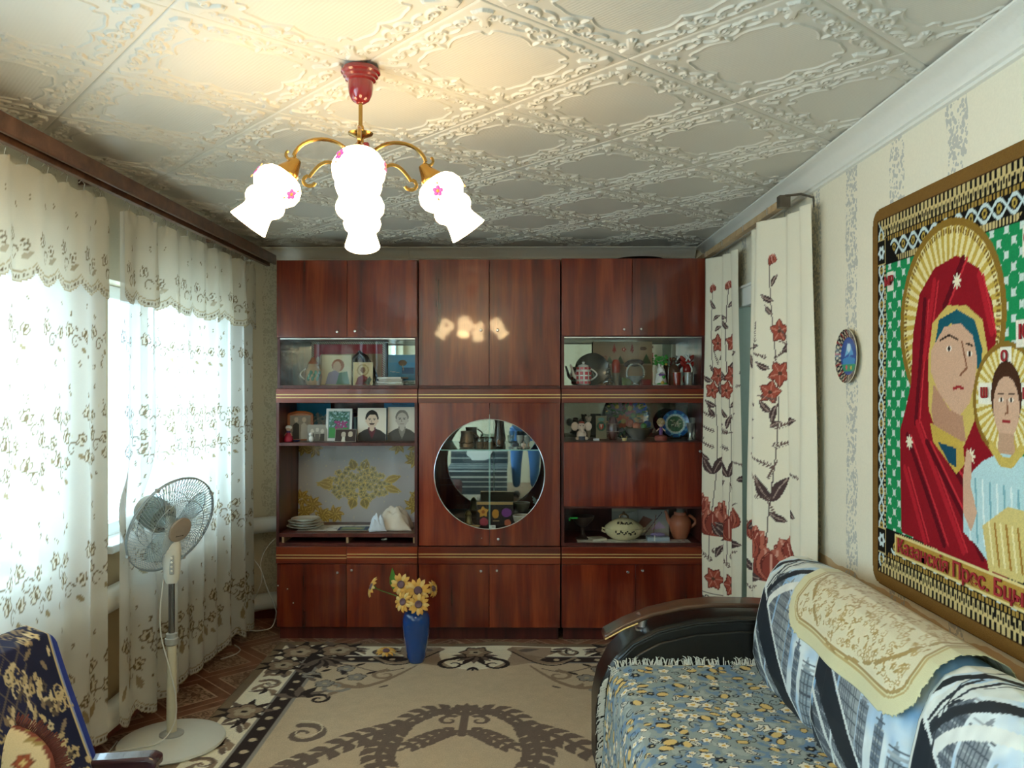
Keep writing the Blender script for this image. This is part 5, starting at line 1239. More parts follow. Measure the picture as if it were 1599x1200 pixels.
# ================================================================== standing fan
def fan():
    bx, by = fl(268, 1166); t = thing('standing_fan', 'white standing fan with round wire guard in front of the lace curtain', 'fan', (bx, by, 0))
    WP = pm('white_plastic', '#dcdcd2', 0.35, var=0.03); CREAM = pm('yellowed_plastic', '#d3cbb0', 0.4, var=0.05); GRY = pm('grey_plastic', '#a9aaa4', 0.4); WIRE = pm('guard_wire', '#aab4b8', 0.35, metal=0.2)
    BL = glassmat('smoky_blade', (0.86, 0.93, 0.95), 0.10, 0.1)
    lz = lambda prof, n=32: G().lathe(prof, n, (bx, by, 0))
    b = obj('base', lz([(0.205, 0), (0.212, 0.008), (0.208, 0.016), (0.17, 0.026), (0.10, 0.033), (0.05, 0.036), (0, 0.036)], 48), WP, t)
    obj('base_collar', lz([(0.048, 0.034), (0.048, 0.042), (0.040, 0.046), (0.028, 0.05)]), GRY, b)
    obj('lower_pole', lz([(0.020, 0.045), (0.019, 0.42)]), CREAM, t)
    obj('height_clamp', lz([(0.021, 0.405), (0.027, 0.41), (0.027, 0.432), (0.022, 0.436), (0.022, 0.452), (0.015, 0.455)]), GRY, t)
    obj('upper_pole', lz([(0.0125, 0.45), (0.0125, 0.68)]), pm('dull_chrome', '#8a8c8c', 0.25, metal=0.9), t)
    # switch box
    bxz = 0.66
    prof2 = [(0.022, bxz), (0.030, bxz+0.02), (0.033, bxz+0.07), (0.036, bxz+0.13), (0.034, bxz+0.16), (0.026, bxz+0.19), (0.022, bxz+0.23)]
    sw = obj('switch_box', G().lathe(prof2, 20, (bx, by, 0), 1.05, 0.9), WP, t)
    for k in range(4):
        p = Vector((bx+0.012, by-0.0275-0.001*k, bxz+0.055+k*0.017)); obj('button', G().ball(p, (0.0055, 0.006, 0.0055), 10, 6), PAINT, sw)
    obj('switch_panel', G().box(bx+0.002, bx+0.022, by-0.030, by-0.024, bxz+0.04, bxz+0.118), GRY, sw, bevel=0.003)
    # head: local frame, +Z of the frame is the direction the fan faces
    tr = Vector((0.84, -0.40, -0.36)).normalized(); hc = at(268, 822, by)
    zax = tr; up = Vector((0, 0, 1)); xax = up.cross(zax).normalized(); yax = zax.cross(xax)
    M_ = Matrix.Translation(hc) @ Matrix((xax, yax, zax)).transposed().to_4x4()
    def gm(): g = G(); g.m = M_; return g
    obj('tilt_neck', G().tube([(bx, by, bxz+0.20), (bx-0.01, by+0.004, bxz+0.25), tuple(M_ @ Vector((0, -0.03, -0.09)))], [0.024, 0.026, 0.03], 12), WP, t)
    m = obj('motor_housing', gm().lathe([(0.0, -0.185), (0.036, -0.183), (0.056, -0.165), (0.064, -0.13), (0.066, -0.085), (0.062, -0.050), (0.030, -0.045), (0, -0.045)], 28), pm('motor_plastic', '#b4b5a8', 0.45), t)
    g = gm()
    for k in range(10): a = k*PI/5; g.ball((0.044*math.cos(a), 0.044*math.sin(a), -0.047), (0.005, 0.005, 0.004), 6, 4)
    obj('motor_vents', g, pm('dark_slots', '#2e2c28', 0.7), m)
    obj('oscillation_knob', gm().lathe([(0.006, 0), (0.006, 0.02), (0.010, 0.022), (0.010, 0.03), (0, 0.031)], 12, (0, 0.05, -0.10)), WP, m)
    obj('blade_hub', gm().lathe([(0.034, -0.035), (0.034, -0.005), (0.028, 0.004), (0, 0.006)], 24), BL, t)
    for k in range(3):
        a0 = k*2*PI/3+0.5; nu, nv = 10, 8; vs = []; fs = []
        for i in range(nu):
            r = 0.030+0.150*i/(nu-1); w = 0.50+0.42*math.sin(PI*min(1, (i+1.5)/(nu+1)))
            for j in range(nv):
                a = a0+(j/(nv-1)-0.5)*w*1.25; vs.append((r*math.cos(a), r*math.sin(a), -0.012+0.030*(j/(nv-1)-0.5)))
        for i in range(nu-1):
            for j in range(nv-1): fs.append((i*nv+j, i*nv+j+1, (i+1)*nv+j+1, (i+1)*nv+j))
        o = obj('blade', gm().add(vs, fs), BL, t); o.modifiers.new('thick', 'SOLIDIFY').thickness = 0.002
    R = 0.208
    def guard(sgn, name, dome):
        g = gm(); n = 84
        for k in range(n):
            a = 2*PI*k/n; tw = 0.5*sgn
            pts = []
            for f in (0.0, 0.25, 0.5, 0.75, 0.92, 1.0):
                r = 0.040+(R-0.042)*f; z = sgn*(dome*(1-f**2.6))+0.004*sgn; aa = a+tw*(1-f)
                pts.append((r*math.cos(aa), r*math.sin(aa), z))
            g.tube(pts, 0.0015, 3, caps=False)
        o = obj(name, g, WIRE, t); g = gm()
        for rr, z in ((R, 0.004*sgn), (0.125, sgn*dome*(1-0.5**2.6)+0.004*sgn)): g.tube([(rr*math.cos(q), rr*math.sin(q), z) for q in np.linspace(0, 2*PI, 48)[:-1]], 0.0028 if rr == R else 0.0016, 6, closed=True)
        obj('guard_ring', g, WIRE, o); return o
    fg = guard(1, 'front_guard', 0.045); guard(-1, 'rear_guard', 0.052)
    hub = obj('hub_badge', gm().lathe([(0.052, 0.046), (0.054, 0.050), (0.052, 0.056), (0.03, 0.060), (0, 0.061)], 32), pm('badge_plastic', '#ac9e90', 0.4), fg)
    g = gm(); q = 0
    for k, w in enumerate((0.003, 0.004, 0.003, 0.004, 0.003, 0.002, 0.004, 0.003)): g.box(-0.020+k*0.005, -0.020+k*0.005+w, -0.026, -0.022+(k in (0, 5))*0.002, 0.0585, 0.0605)
    obj('badge_lettering', g, pm('dark_ink', '#35302a', 0.6), hub)
    for a in (0.6, 2.2, 3.7, 5.3): obj('guard_clip', gm().box(R*math.cos(a)-0.006, R*math.cos(a)+0.006, R*math.sin(a)-0.006, R*math.sin(a)+0.006, -0.008, 0.008), GRY, fg)
    CORD = pm('white_cord', '#d8d6cc', 0.5)
    p = [(bx-0.02, by-0.03, 0.68), (bx-0.035, by-0.025, 0.56), (bx-0.03, by-0.03, 0.45), (bx+0.005, by-0.032, 0.32), (bx+0.03, by-0.03, 0.20), (bx+0.028, by-0.04, 0.10), (bx-0.01, by-0.09, 0.042), (bx-0.10, by-0.13, 0.036), (bx-0.20, by-0.14, 0.022), (bx-0.215, by-0.1, 0.0), (bx-0.235, by+0.02, -0.003)]
    obj('power_cord', G().tube(bez(p, 6), 0.0028, 6), CORD, t); t.location.z = 0.0068
def bez(p, n):
    """smooth curve through the points"""
    p = [Vector(q) for q in p]; out = []
    for i in range(len(p)-1):
        a, b, c, d = p[max(i-1, 0)], p[i], p[i+1], p[min(i+2, len(p)-1)]
        for k in range(n):
            t = k/n; out.append(0.5*((2*b)+(c-a)*t+(2*a-5*b+4*c-d)*t*t+(3*b-a-3*c+d)*t**3))
    out.append(p[-1]); return out
fan()

# loose cables in the corner
CB = pm('white_cord', '#d8d6cc', 0.5)
for pts, lab, rr in (([(374, 839), (391, 868), (406, 888), (416, 916), (429, 948), (431, 960), (424, 980), (405, 1003), (393, 1008), (380, 1006), (377, 995), (380, 975), (390, 962)], 'white cable looping down in the corner beside the wall unit', 0.0035),
                ([(430, 841), (415, 858), (407, 880), (409, 905), (400, 930), (388, 955), (378, 983)], 'thin grey cable crossing behind the white one in the corner', 0.0025),
                ([(382, 935), (388, 955), (390, 972), (378, 985), (371, 996)], 'short thin cable hanging from the lower heating pipe', 0.0025)):
    q = [at(x, y, 4.86 if i < len(pts)-1 else 4.86) for i, (x, y) in enumerate(pts)]
    for v in q: v.z = max(v.z, 0.006)
    tag(obj('cable', G().tube(bez(q, 5), rr, 6), CB, loc=tuple(q[-1])), lab, 'cable')
pp_ = [(-1.62, 4.60, 0.004), (-1.56, 4.52, 0.004), (-1.56, 4.44, 0.004), (-1.61, 4.36, 0.004)]
tag(obj('cable', G().tube(bez(pp_, 5), 0.003, 6), CB, loc=pp_[0]), 'white cable lying on the floor under the curtain hem', 'cable')

# ================================================================== blue vase with wooden flowers
YEL = pm('yellow_petal', '#e8b152', 0.6, var=0.15, scale=60); YE2 = pm('pale_yellow_petal', '#efca7c', 0.6, var=0.12, scale=60); EYE = pm('flower_eye', '#74575f', 0.7, var=0.3, scale=300, bump=0.5); LEAF = pm('green_leaf', '#4c8a2c', 0.5, var=0.2)
VX, VY = fl(650, 1036)
v = thing('vase', 'glossy dark blue vase standing on the rug', 'vase', (VX, VY, 0.0075))
VBL = pm('blue_glaze', '#0a4896', 0.12, coat=1.0, var=0.06)
obj('vase_body', G().lathe([(0.040, 0), (0.044, 0.004), (0.050, 0.03), (0.060, 0.09), (0.070, 0.15), (0.0745, 0.20), (0.073, 0.235), (0.064, 0.260), (0.050, 0.272), (0.042, 0.276), (0.044, 0.282), (0.038, 0.282), (0.036, 0.27)], 40, (VX, VY, 0.0075)), VBL, v)
obj('vase_throat', G().lathe([(0.001, 0.255), (0.036, 0.255)], 24, (VX, VY, 0.0075)), DARK, v)
def blossom(label, c, face, r, stem=None, roll=0.0, m=YEL, stemtop=None):
    """daisy of carved petals; face is the direction it looks"""
    c = Vector(c); z = Vector(face).normalized(); x = Vector((0.12, 0.2, 1)).cross(z).normalized(); y = z.cross(x)
    M_ = Matrix.Translation(c) @ Matrix((x, y, z)).transposed().to_4x4() @ Matrix.Rotation(roll, 4, 'Z')
    t = thing('wooden_flower', label, 'flower', tuple(stem[-1]) if stem else (c.x, c.y, c.z-0.01), 0, 'yellow wooden daisies')
    for k in range(12):
        g = G(); a = 2*PI*k/12+0.06*math.sin(k*3); g.m = M_ @ Matrix.Rotation(a, 4, 'Z')
        w = r*0.185; vs = [(r*0.22, -w*0.35, 0), (r*0.55, -w*0.95, 0.006), (r*0.82, -w*0.8, 0.004), (r*1.0, 0, -0.004), (r*0.82, w*0.8, 0.004), (r*0.55, w*0.95, 0.006), (r*0.22, w*0.35, 0), (r*0.6, 0, 0.009)]
        vs2 = [(p[0], p[1], p[2]-0.004) for p in vs]
        fs = [(7, i, (i+1) % 7) for i in range(7)]+[(15, 8+(i+1) % 7, 8+i) for i in range(7)]+[(i, 8+i, 8+(i+1) % 7, (i+1) % 7) for i in range(7)]
        obj('petal', g.add(vs+vs2, fs), m if k % 3 else YE2, t, ang=70)
    g = G(); g.m = M_; obj('flower_eye', g.lathe([(r*0.33, -0.004), (r*0.34, 0.006), (r*0.27, 0.011), (r*0.12, 0.009), (0, 0.0075)], 20), EYE, t)
    g = G(); g.m = M_; obj('calyx', g.lathe([(0.004, -0.022), (0.010, -0.012), (r*0.25, -0.004)], 10), LEAF, t)
    if stem: obj('stem', G().tube(bez([M_ @ Vector((0, 0, -0.018))]+[Vector(q) for q in stem], 6), 0.0022, 6), LEAF, t)
    return t
mouth = (VX, VY, 0.25)
S_ = VY/FPX
def fp(px, py, dy=0.0): p = at(px, py, VY+dy); return p
D1 = [('upper left yellow daisy of the bunch in the blue vase', (626.5, 913), -0.03, (-0.15, -1, 0.1), 0.060, (0.3, .0)), ('upper right yellow daisy in the middle of the bunch', (653, 922.5), -0.05, (0.0, -1, 0.05), 0.066, (0, 0)),
      ('lower left yellow daisy leaning over the vase shoulder', (629.5, 940.5), -0.065, (-0.55, -1, 0.35), 0.056, (0, 0)), ('lower right yellow daisy just above the vase mouth', (653.5, 944.5), -0.085, (0.1, -1, 0.3), 0.058, (0, 0)),
      ('orange daisy at the right of the bunch seen edge-on', (676, 920), 0.03, (1.0, -0.45, 0.25), 0.046, (0, 0))]
for lab, (px, py), dy, face, r, _ in D1:
    c = fp(px, py, dy); base = Vector((VX+0.25*(c.x-VX), VY+0.2*(c.y-VY), 0.275)); blossom(lab, c, face, r, [Vector((base.x, base.y, (c.z+0.275)/2 if c.z > 0.30 else 0.275)) if c.z > .32 else base, Vector((VX, VY, 0.255))], roll=px)
c = fp(581, 917, 0.02); blossom('yellow daisy leaning far out to the left on a thin stem', c, (-1.0, -0.30, 0.42), 0.056, [c+Vector((0.05, 0.0, -0.02)), Vector((VX-0.06, VY, 0.335)), Vector((VX-0.012, VY, 0.27))])
p = fl(603, 1030); blossom('yellow daisy fallen on the rug beside the vase', (p[0], p[1], 0.040), (0.05, -0.12, 1), 0.056)
t = thing('wooden_leaf', 'single upright green leaf at the back of the bunch', 'leaf', (VX-0.01, VY+0.01, 0.27))
c = fp(613.5, 905, 0.01); g = G(); g.m = Matrix.Translation(c) @ Matrix.Rotation(-0.05, 4, 'Y')
lfv = [(0, 0, -0.06), (0.020, -.004, -0.025), (0.018, -.004, 0.012), (0.0, 0, 0.062), (-0.016, -.004, 0.012), (-0.016, -.004, -0.025)]
g.add([(a, b-0.002, d) for a, b, d in lfv]+[(a, b+0.002, d) for a, b, d in lfv], [(0, 1, 2, 3), (0, 3, 4, 5), (9, 8, 7, 6), (11, 10, 9, 6)]+[(i, i+6, (i+1) % 6+6, (i+1) % 6) for i in range(6)])
obj('leaf_blade', g, LEAF, t); obj('leaf_stalk', G().tube([tuple(c+Vector((0, 0, -0.058))), (VX-0.03, VY+0.01, 0.32), (VX-0.01, VY+0.01, 0.27)], 0.0022, 6), LEAF, t)

# ================================================================== armchair with blue velvet throw at the lower left
def armchair():
    t = thing('armchair', 'wooden armchair with upholstered back below the window, cut off by the frame', 'armchair', (-1.05, 1.72, 0))
    UP = pm('maroon_upholstery', '#4a2230', 0.9, var=0.2, scale=200, bump=0.4); W = wood('purple_brown_wood', '#2e1a20', '#4a2d34', '#63404a', rough=0.25, coat=0.6, axis='x')
    y0, y1 = 1.42, 2.02
    obj('seat', G().box(-1.14, -0.62, y0+0.05, y1-0.05, 0.30, 0.46), UP, t, bevel=0.04, seg=3)
    g = G().prism([(-1.13, 0.36), (-1.03, 0.36), (-1.17, 0.855), (-1.21, 0.875), (-1.245, 0.85)], y0+0.02, y1-0.02, 'xz'); obj('backrest', g, UP, t, bevel=0.03, seg=3)
    for y in (y0-0.02, y1-0.025):
        obj('arm', G().prism([(-1.17, 0.545), (-0.92, 0.562), (-0.90, 0.554), (-0.90, 0.530), (-1.16, 0.515)], y, y+0.055, 'xz'), W, t, bevel=0.008)
        for x, s in ((-0.93, 0.03), (-1.13, -0.04)): obj('leg', G().prism([(x-0.022, 0.535), (x+0.022, 0.535), (x+0.016+s, 0.0068), (x-0.016+s, 0.0068)], y+0.01, y+0.045, 'xz'), W, t, bevel=0.004)
    obj('seat_rail', G().box(-0.66, -0.63, y0, y1, 0.24, 0.31).box(-1.13, -1.10, y0, y1, 0.24, 0.31), W, t, bevel=0.004)
    # throw
    cv = Canvas(0.66, 0.98, 0.0042, '#14308c'); q = random.Random(12); W_, H_ = cv.w, cv.h; e = np.minimum(np.minimum(cv.X, W_-cv.X), np.minimum(cv.Y, H_-cv.Y))
    cv.a[e > 0.045] = lin('#141a3c'); cv.a[np.abs(e-0.045) < 0.004] = lin('#8a97b8'); cv.a[(e > 0.05) & (e < 0.055)] = lin('#c9b78a')
    inn = e > 0.17; g1 = np.abs(((cv.X+cv.Y)/0.055) % 1-.5) > 0.44; g2 = np.abs(((cv.X-cv.Y)/0.055) % 1-.5) > 0.44; cv.a[inn] = lin('#1a2048'); cv.a[inn & (g1 | g2)] = lin('#6b5f58')
    for k in range(520):
        x, y = q.uniform(0.05, W_-.05), q.uniform(0.05, H_-.05); ed = min(x, W_-x, y, H_-y)
        if ed > 0.18 and q.random() < 0.6: continue
        c = q.choice(('#c2ad84', '#d6c6a0', '#8f7d66', '#cdb98c', '#5f5348')); u_ = q.random()
        if u_ < .55: cv.leaf(x, y, q.uniform(0, 6.3), q.uniform(.025, .05), .014, c)
        elif u_ < .8: cv.flower(x, y, q.uniform(.013, .022), 5, c, '#14142a', None, q.uniform(0, 6))
        else: cv.scroll(x, y, q.uniform(0, 6), .02, 1.1, .006, c)
    pr = np.array([(-1.255, 0.55), (-1.268, 0.75), (-1.258, 0.862), (-1.22, 0.892), (-1.165, 0.872), (-1.135, 0.77), (-1.085, 0.60), (-1.05, 0.490), (-0.97, 0.474), (-0.86, 0.472)]); d = np.r_[0, np.cumsum(np.hypot(*np.diff(pr, axis=0).T))]
    s = cv.Y/cv.h*d[-1]; x_ = np.interp(s, d, pr[:,0]); z_ = np.interp(s, d, pr[:,1]); u = cv.X/cv.w
    dr = np.clip((u-0.90)/0.1, 0, 1)            # far side edge falls over the back's shoulder
    y_ = 1.40+cv.X*0.99-0.015*dr; z_ = z_-0.035*dr**2+0.006*np.sin(cv.X*14+s*6); x_ = x_+0.006*np.sin(cv.X*11+s*9)
    P = np.stack([x_, y_, z_], -1); me = grid_mesh('velvet_throw', P-np.array([-1.1, 1.7, 0.47]), cv.a); me.materials.append(colmat('blue_velvet', 0.8, weave=0.06, sheen=0.05, scale=500, bump=0.2))
    o = bpy.data.objects.new('velvet_throw', me); COL.objects.link(o); o.location = (-1.1, 1.7, 0.47); so = o.modifiers.new('cloth', 'SOLIDIFY'); so.thickness = 0.004
    tag(o, 'dark blue velvet throw with gold floral weave over the armchair', 'throw')
    # fringed embroidered cushion
    c = at(-38, 1232, 1.72); 
    cu = thing('cushion', 'cream embroidered cushion with brown fringe on the armchair', 'cushion', (c.x, c.y, c.z-0.15))
    M_ = Matrix.Translation(c) @ Matrix.Rotation(math.radians(25), 4, 'Z') @ Matrix.Rotation(math.radians(-28), 4, 'X')
    cv = Canvas(0.30, 0.26, 0.005, '#e6d3a8', -0.15, -0.13); q = random.Random(3)
    cv.a[np.hypot(cv.X/0.15, cv.Y/0.13) > 0.93] = lin('#8a4a3c')
    for x, y, r, cc in ((0.05, -0.05, 0.04, '#b86a4a'), (-0.05, -0.04, 0.035, '#c98a5c'), (0.02, 0.06, 0.03, '#a9825a'), (-0.07, 0.05, 0.03, '#b3603f'), (0.09, 0.03, 0.02, '#a8583a')): cv.flower(x, y, r, 6, cc, '#e8cf8c', '#7c4a34')
    for k in range(30): cv.leaf(q.uniform(-.12, .12), q.uniform(-.1, .1), q.uniform(0, 6), .03, .01, '#a8905a')
    def cush(sg):
        b = np.clip(1-(np.hypot(cv.X/0.15, cv.Y/0.13))**2.5, 0, 1)**0.5*0.055; P = np.stack([cv.X, -sg*b, cv.Y], -1)
        rr = np.hypot(cv.X/0.15, cv.Y/0.13); k = np.where(rr > 1, 1/np.maximum(rr, 1e-6), 1); P[...,0] *= k; P[...,2] *= k
        Q = P.reshape(-1, 3)@np.array(M_.to_3x3()).T+np.array(M_.translation)-np.array(wloc(cu)); me = grid_mesh('cushion_panel', Q.reshape(P.shape), cv.a); me.materials.append(colmat('embroidered_cloth', 0.8, weave=0.06, bump=0.3)); o = bpy.data.objects.new('cushion_panel', me); COL.objects.link(o); o.parent = cu
    cush(1); cush(-1)
    g = G(); g.m = M_; q = random.Random(5)
    for k in range(220):
        a = 2*PI*k/220; r2 = 1.17+q.uniform(-.04, .04); g.tube([(0.147*math.cos(a), 0, 0.127*math.sin(a)), (0.157*math.cos(a), -0.006, 0.137*math.sin(a)), (0.15*r2*math.cos(a+.02), q.uniform(-.01, .006), 0.13*r2*math.sin(a+.02))], 0.0022, 4, caps=False)
    f = obj('fringe', g, pm('brown_fringe', '#7a4238', 0.9, var=0.3), cu); f['kind'] = 'stuff'
armchair()

# ================================================================== things kept in the wall unit
NY = 4.90
def sx(px, Y): return at(px, 600, Y).x
def sz(py, Y): return at(812, py, Y).z
ZUN, ZPH, ZPL, ZRT, ZRB, ZMB = ZU+T+0.0005, Z(692)+0.0005, Z(834)+0.0005, Z(690)+0.0005, ZM+T+0.0005, Z(829)+0.0005
CER = pm('white_porcelain', '#f4f0e8', 0.2, coat=0.6, var=0.03); SIL = pm('silver_tinsel', '#b9b9b4', 0.2, metal=0.9, var=0.4, scale=200); REDG = pm('red_glass', '#a8221c', 0.15, coat=0.8, var=0.1); CLAY = pm('brown_clay', '#b4694a', 0.45, var=0.12, coat=0.2); BRZ = pm('bronze', '#6b543c', 0.35, metal=0.7, var=0.3, scale=80)
CGLASS = glassmat('clear_tumbler', (0.88, 0.92, 0.90), 0.12); OCRE = pm('ochre', '#b98a3c', 0.5); BLK = pm('black_lacquer', '#14110f', 0.25, coat=0.6); GRN = pm('bright_green', '#3fa03a', 0.5, var=0.25); WHT = pm('white_figure', '#f2efe8', 0.4); PUR = pm('purple', '#6a3a8c', 0.5)
def lathe_at(prof, n=24, **k): return G().lathe(prof, n, **k)
def item(name, label, cat, x, y, z, parts, rotz=0, group=None):
    t = thing(name, label, cat, (x, y, z), rotz, group)
    made = {}
    for pn, g, m, *r in parts:
        par = made.get(r[0], t) if r and r[0] else t
        o = obj(pn, g, m, par, local=True, bevel=(r[1] if len(r) > 1 else 0)); made.setdefault(pn, o)
    return t
def handle(x0, z0, z1, out, r=0.004, n=12, sgn=1):
    return G().tube([(sgn*(x0+out*math.sin(PI*k/(n-1))), 0, z0+(z1-z0)*k/(n-1)) for k in range(n)], r, 8)
def flatbox(w, d, h): return G().box(-w/2, w/2, -d/2, d/2, 0, h)
def cvs(px0, px1, py0, py1, Y, bg, res=0.0035): k = Y/FPX; return Canvas((px1-px0)*k, (py1-py0)*k, res, bg)

# ---- upper left niche
Y = 5.06; cv = cvs(487, 602, 538, 606, Y, '#b02a3e'); w, h = cv.w, cv.h
e = np.minimum(np.minimum(cv.X, w-cv.X), h-cv.Y); cv.a[e < 0.016] = lin('#4a3a34'); cv.a[(e < 0.016) & (((cv.X+cv.Y)/0.014 % 1) < 0.45)] = lin('#e0d6c4'); cv.rect(0.21, w-.02, 0, h-0.075, '#b3977a')
card('beaded_picture', 'dark red picture with a beaded edge at the back of the upper left niche', 'picture', cv, (sx(544.5, Y), Y-0.02, ZUN), tilt=0.03, th=0.012)
Y = 4.93
cv = cvs(500, 549, 557, 606, Y, '#e6dab6'); w, h = cv.w, cv.h
cv.disc(w*.55, h*.64, w*.20, '#a86a4c'); cv.disc(w*.52, h*.60, w*.13, '#d6b79a', w*.17); cv.poly([(w*.15, 0), (w*.25, h*.4), (w*.45, h*.48), (w*.8, h*.3), (w*.9, 0)], '#9a8fa6'); cv.poly([(w*.5, 0), (w*.6, h*.4), (w*.85, h*.45), (w*.95, 0)], '#5d8a72'); cv.stroke([(0, 0), (w, 0), (w, h), (0, h)], 0.008, '#a99a70', closed=True)
card('icon_card', 'larger faded icon print leaning in the upper left niche', 'picture', cv, (sx(524.5, Y), Y, ZUN), tilt=0.12, th=0.006)
Y = 4.86; cv = cvs(551, 582, 570, 606, Y, '#dec698'); w, h = cv.w, cv.h
cv.disc(w*.5, h*.66, w*.30, '#b3935c'); cv.disc(w*.5, h*.66, w*.24, '#cdb485'); cv.disc(w*.5, h*.66, w*.12, '#8a5f40', w*.16); cv.poly([(w*.1, 0), (w*.25, h*.35), (w*.5, h*.45), (w*.75, h*.35), (w*.9, 0)], '#7e2c2c'); cv.poly([(w*.55, h*.1), (w*.85, h*.4), (w*.95, h*.25), (w*.8, 0)], '#3c4a3a'); cv.stroke([(0, 0), (w, 0), (w, h), (0, h)], 0.007, '#e0d2ac', closed=True)
card('icon_card', 'small tan icon with a round halo standing in front', 'picture', cv, (sx(566.5, Y), Y, ZUN), tilt=0.06, th=0.008)
Y = 4.90; p = [(0.040, 0), (0.046, 0.01), (0.053, 0.05), (0.050, 0.085), (0.036, 0.105), (0.030, 0.118), (0.036, 0.128), (0.034, 0.128), (0.028, 0.118)]
g2 = G()
for k in range(9): a = -1.9+k*0.17; g2.ball((0.051*math.cos(a), 0.051*math.sin(a), 0.040+0.018*((k*7) % 3)), (0.010, 0.004, 0.014), 8, 5)
item('painted_jug', 'cream jug with a painted green landscape at the left of the niche', 'jug', sx(489, Y), Y, ZUN, [('jug_body', lathe_at(p), pm('cream_ceramic', '#c7a988', 0.3, coat=0.4, var=0.15, scale=25)), ('jug_handle', handle(0.044, 0.03, 0.10, 0.034, sgn=-1), CER), ('painted_band', g2, pm('green_paint', '#5f8f7a', 0.4, var=0.3)), ('stopper', lathe_at([(0.026, 0.128), (0.030, 0.136), (0.016, 0.150), (0.010, 0.166), (0, 0.17)]), CLAY)])
Y = 4.97; g = G()
g.tube([(-0.03, 0, 0.0), (-0.045, 0, 0.08), (-0.03, 0, 0.16), (0.0, 0, 0.195), (0.03, 0, 0.17), (0.06, 0, 0.10), (0.09, 0, 0.02)], [0.03, 0.025, 0.02, 0.02, 0.022, 0.03, 0.035], 10)
item('dark_figurine', 'dark brown curved sculpture behind the small icon', 'figurine', sx(562, Y), Y, ZUN, [('body', g, BLK)])
Y = 5.0
for k, (dx, dz, rz, col, ln, lab) in enumerate(((0, 0, 0.05, '#cfc8bc', 0.15, 'lowest grey booklet of the pile in the upper left niche'), (0.004, 0.013, -0.08, '#e6e2d6', 0.15, 'second white booklet from the bottom of the niche pile'), (-0.004, 0.026, 0.10, '#d8d2c8', 0.14, 'third booklet of the niche pile'), (0.006, 0.038, -0.14, '#e9e4da', 0.145, 'topmost booklet of the niche pile lying askew'))):
    o = obj('booklet', G().box(-ln/2, ln/2, -0.08, 0.08, 0, 0.011), pm('paper_%d' % k, col, 0.7), loc=(sx(612, 4.9)+dx, 4.9, ZUN+dz), local=True, bevel=0.001); o.rotation_euler = (0, 0, rz); tag(o, lab, 'booklet', 'booklets piled in the upper left niche')
Y = 5.05; cv = cvs(606, 652, 558, 598, Y, '#56b0e2'); w, h = cv.w, cv.h
cv.rect(0, w, h*.7, h, '#6fb4da'); cv.disc(w*.5, h*.68, w*.14, '#8a6a50', h*.12); cv.rect(w*.48, w*.9, h*.25, h*.5, '#2466a0'); cv.stroke([(w*.5, h*.6), (w*.52, h*.4)], 0.004, '#c9b48a'); cv.stroke([(w*.1, h*.35), (w*.4, h*.3)], 0.003, '#dfeaf0')
card('postcard', 'bright blue postcard behind the booklets in the upper left niche', 'postcard', cv, (sx(629, Y), Y-0.012, ZUN+0.03), tilt=0.05, th=0.002)
for k, px in enumerate((458, 496, 500)):
    if k: item('candle', ['', 'short white candle stub behind the jug', 'taller white candle behind the jug'][k], 'candle', sx(px, 5.0), 5.0+0.01*k, ZUN, [('wax', lathe_at([(0.009, 0), (0.009, 0.15+0.012*k), (0.004, 0.165+0.012*k)], 12), pm('wax', '#e8dcc0', 0.5)), ('candle_holder', lathe_at([(0.024, 0), (0.024, 0.006), (0.012, 0.010), (0.012, 0.025)], 16), BRZ)])

# ---- upper right niche
Y = 4.86; x = sx(911, Y)
pot = [(0.026, 0), (0.036, 0.004), (0.044, 0.03), (0.047, 0.06), (0.044, 0.09), (0.036, 0.108), (0.030, 0.112)]
sq = G()
for j in range(4):
    for k in range(10):
        a = 2*PI*(k+0.5*(0))/10; z = 0.018+0.0265*j; r = np.interp(z, [q[1] for q in pot], [q[0] for q in pot])+0.0003
        sq.m = Matrix.Rotation(a, 4, 'Z') @ Matrix.Translation((r, 0, z)); sq.box(-0.0006, 0.0012, -0.0095, 0.0095, -0.0095, 0.0095)
item('teapot', 'white teapot with rows of red squares in the upper right niche', 'teapot', x, Y, ZUN, [('pot_body', lathe_at(pot, 32), CER), ('red_squares', sq, pm('red_decal', '#c8323a', 0.3)), ('lid', lathe_at([(0.031, 0.112), (0.033, 0.115), (0.026, 0.122), (0.008, 0.126), (0.007, 0.132), (0.010, 0.138), (0, 0.142)]), CER),
     ('spout', G().tube([(-0.040, 0, 0.045), (-0.058, 0, 0.060), (-0.066, 0, 0.090), (-0.078, 0, 0.125)], [0.014, 0.011, 0.008, 0.006], 10), CER), ('pot_handle', handle(0.044, 0.03, 0.098, 0.036, 0.005), CER)])
bpy.data.objects['red_squares']['kind'] = 'stuff'
Y = 5.05
tag(obj('dark_plate', (lambda g: (setattr(g, 'v', [(p[0], -p[2], p[1]+0.10) for p in g.v]), g)[1])(lathe_at([(0, 0), (0.06, 0.0), (0.10, 0.012), (0.10, 0.015), (0.058, 0.004), (0, 0.004)], 36)), BLK, loc=(sx(925, Y), Y, ZUN), local=True), 'round black plate standing behind the red and white teapot', 'plate')
Y = 4.93; rr_ = random.Random(2); g = G()
for k in range(70):
    z = rr_.uniform(0.01, 0.135); r = 0.042*(1-z/0.15); a = rr_.uniform(0, 6.28); g.tube([(0, 0, z+0.01), (r*0.6*math.cos(a), r*.6*math.sin(a), z+0.006), (r*math.cos(a), r*math.sin(a), z-0.008)], [0.004, 0.003, 0.001], 5)
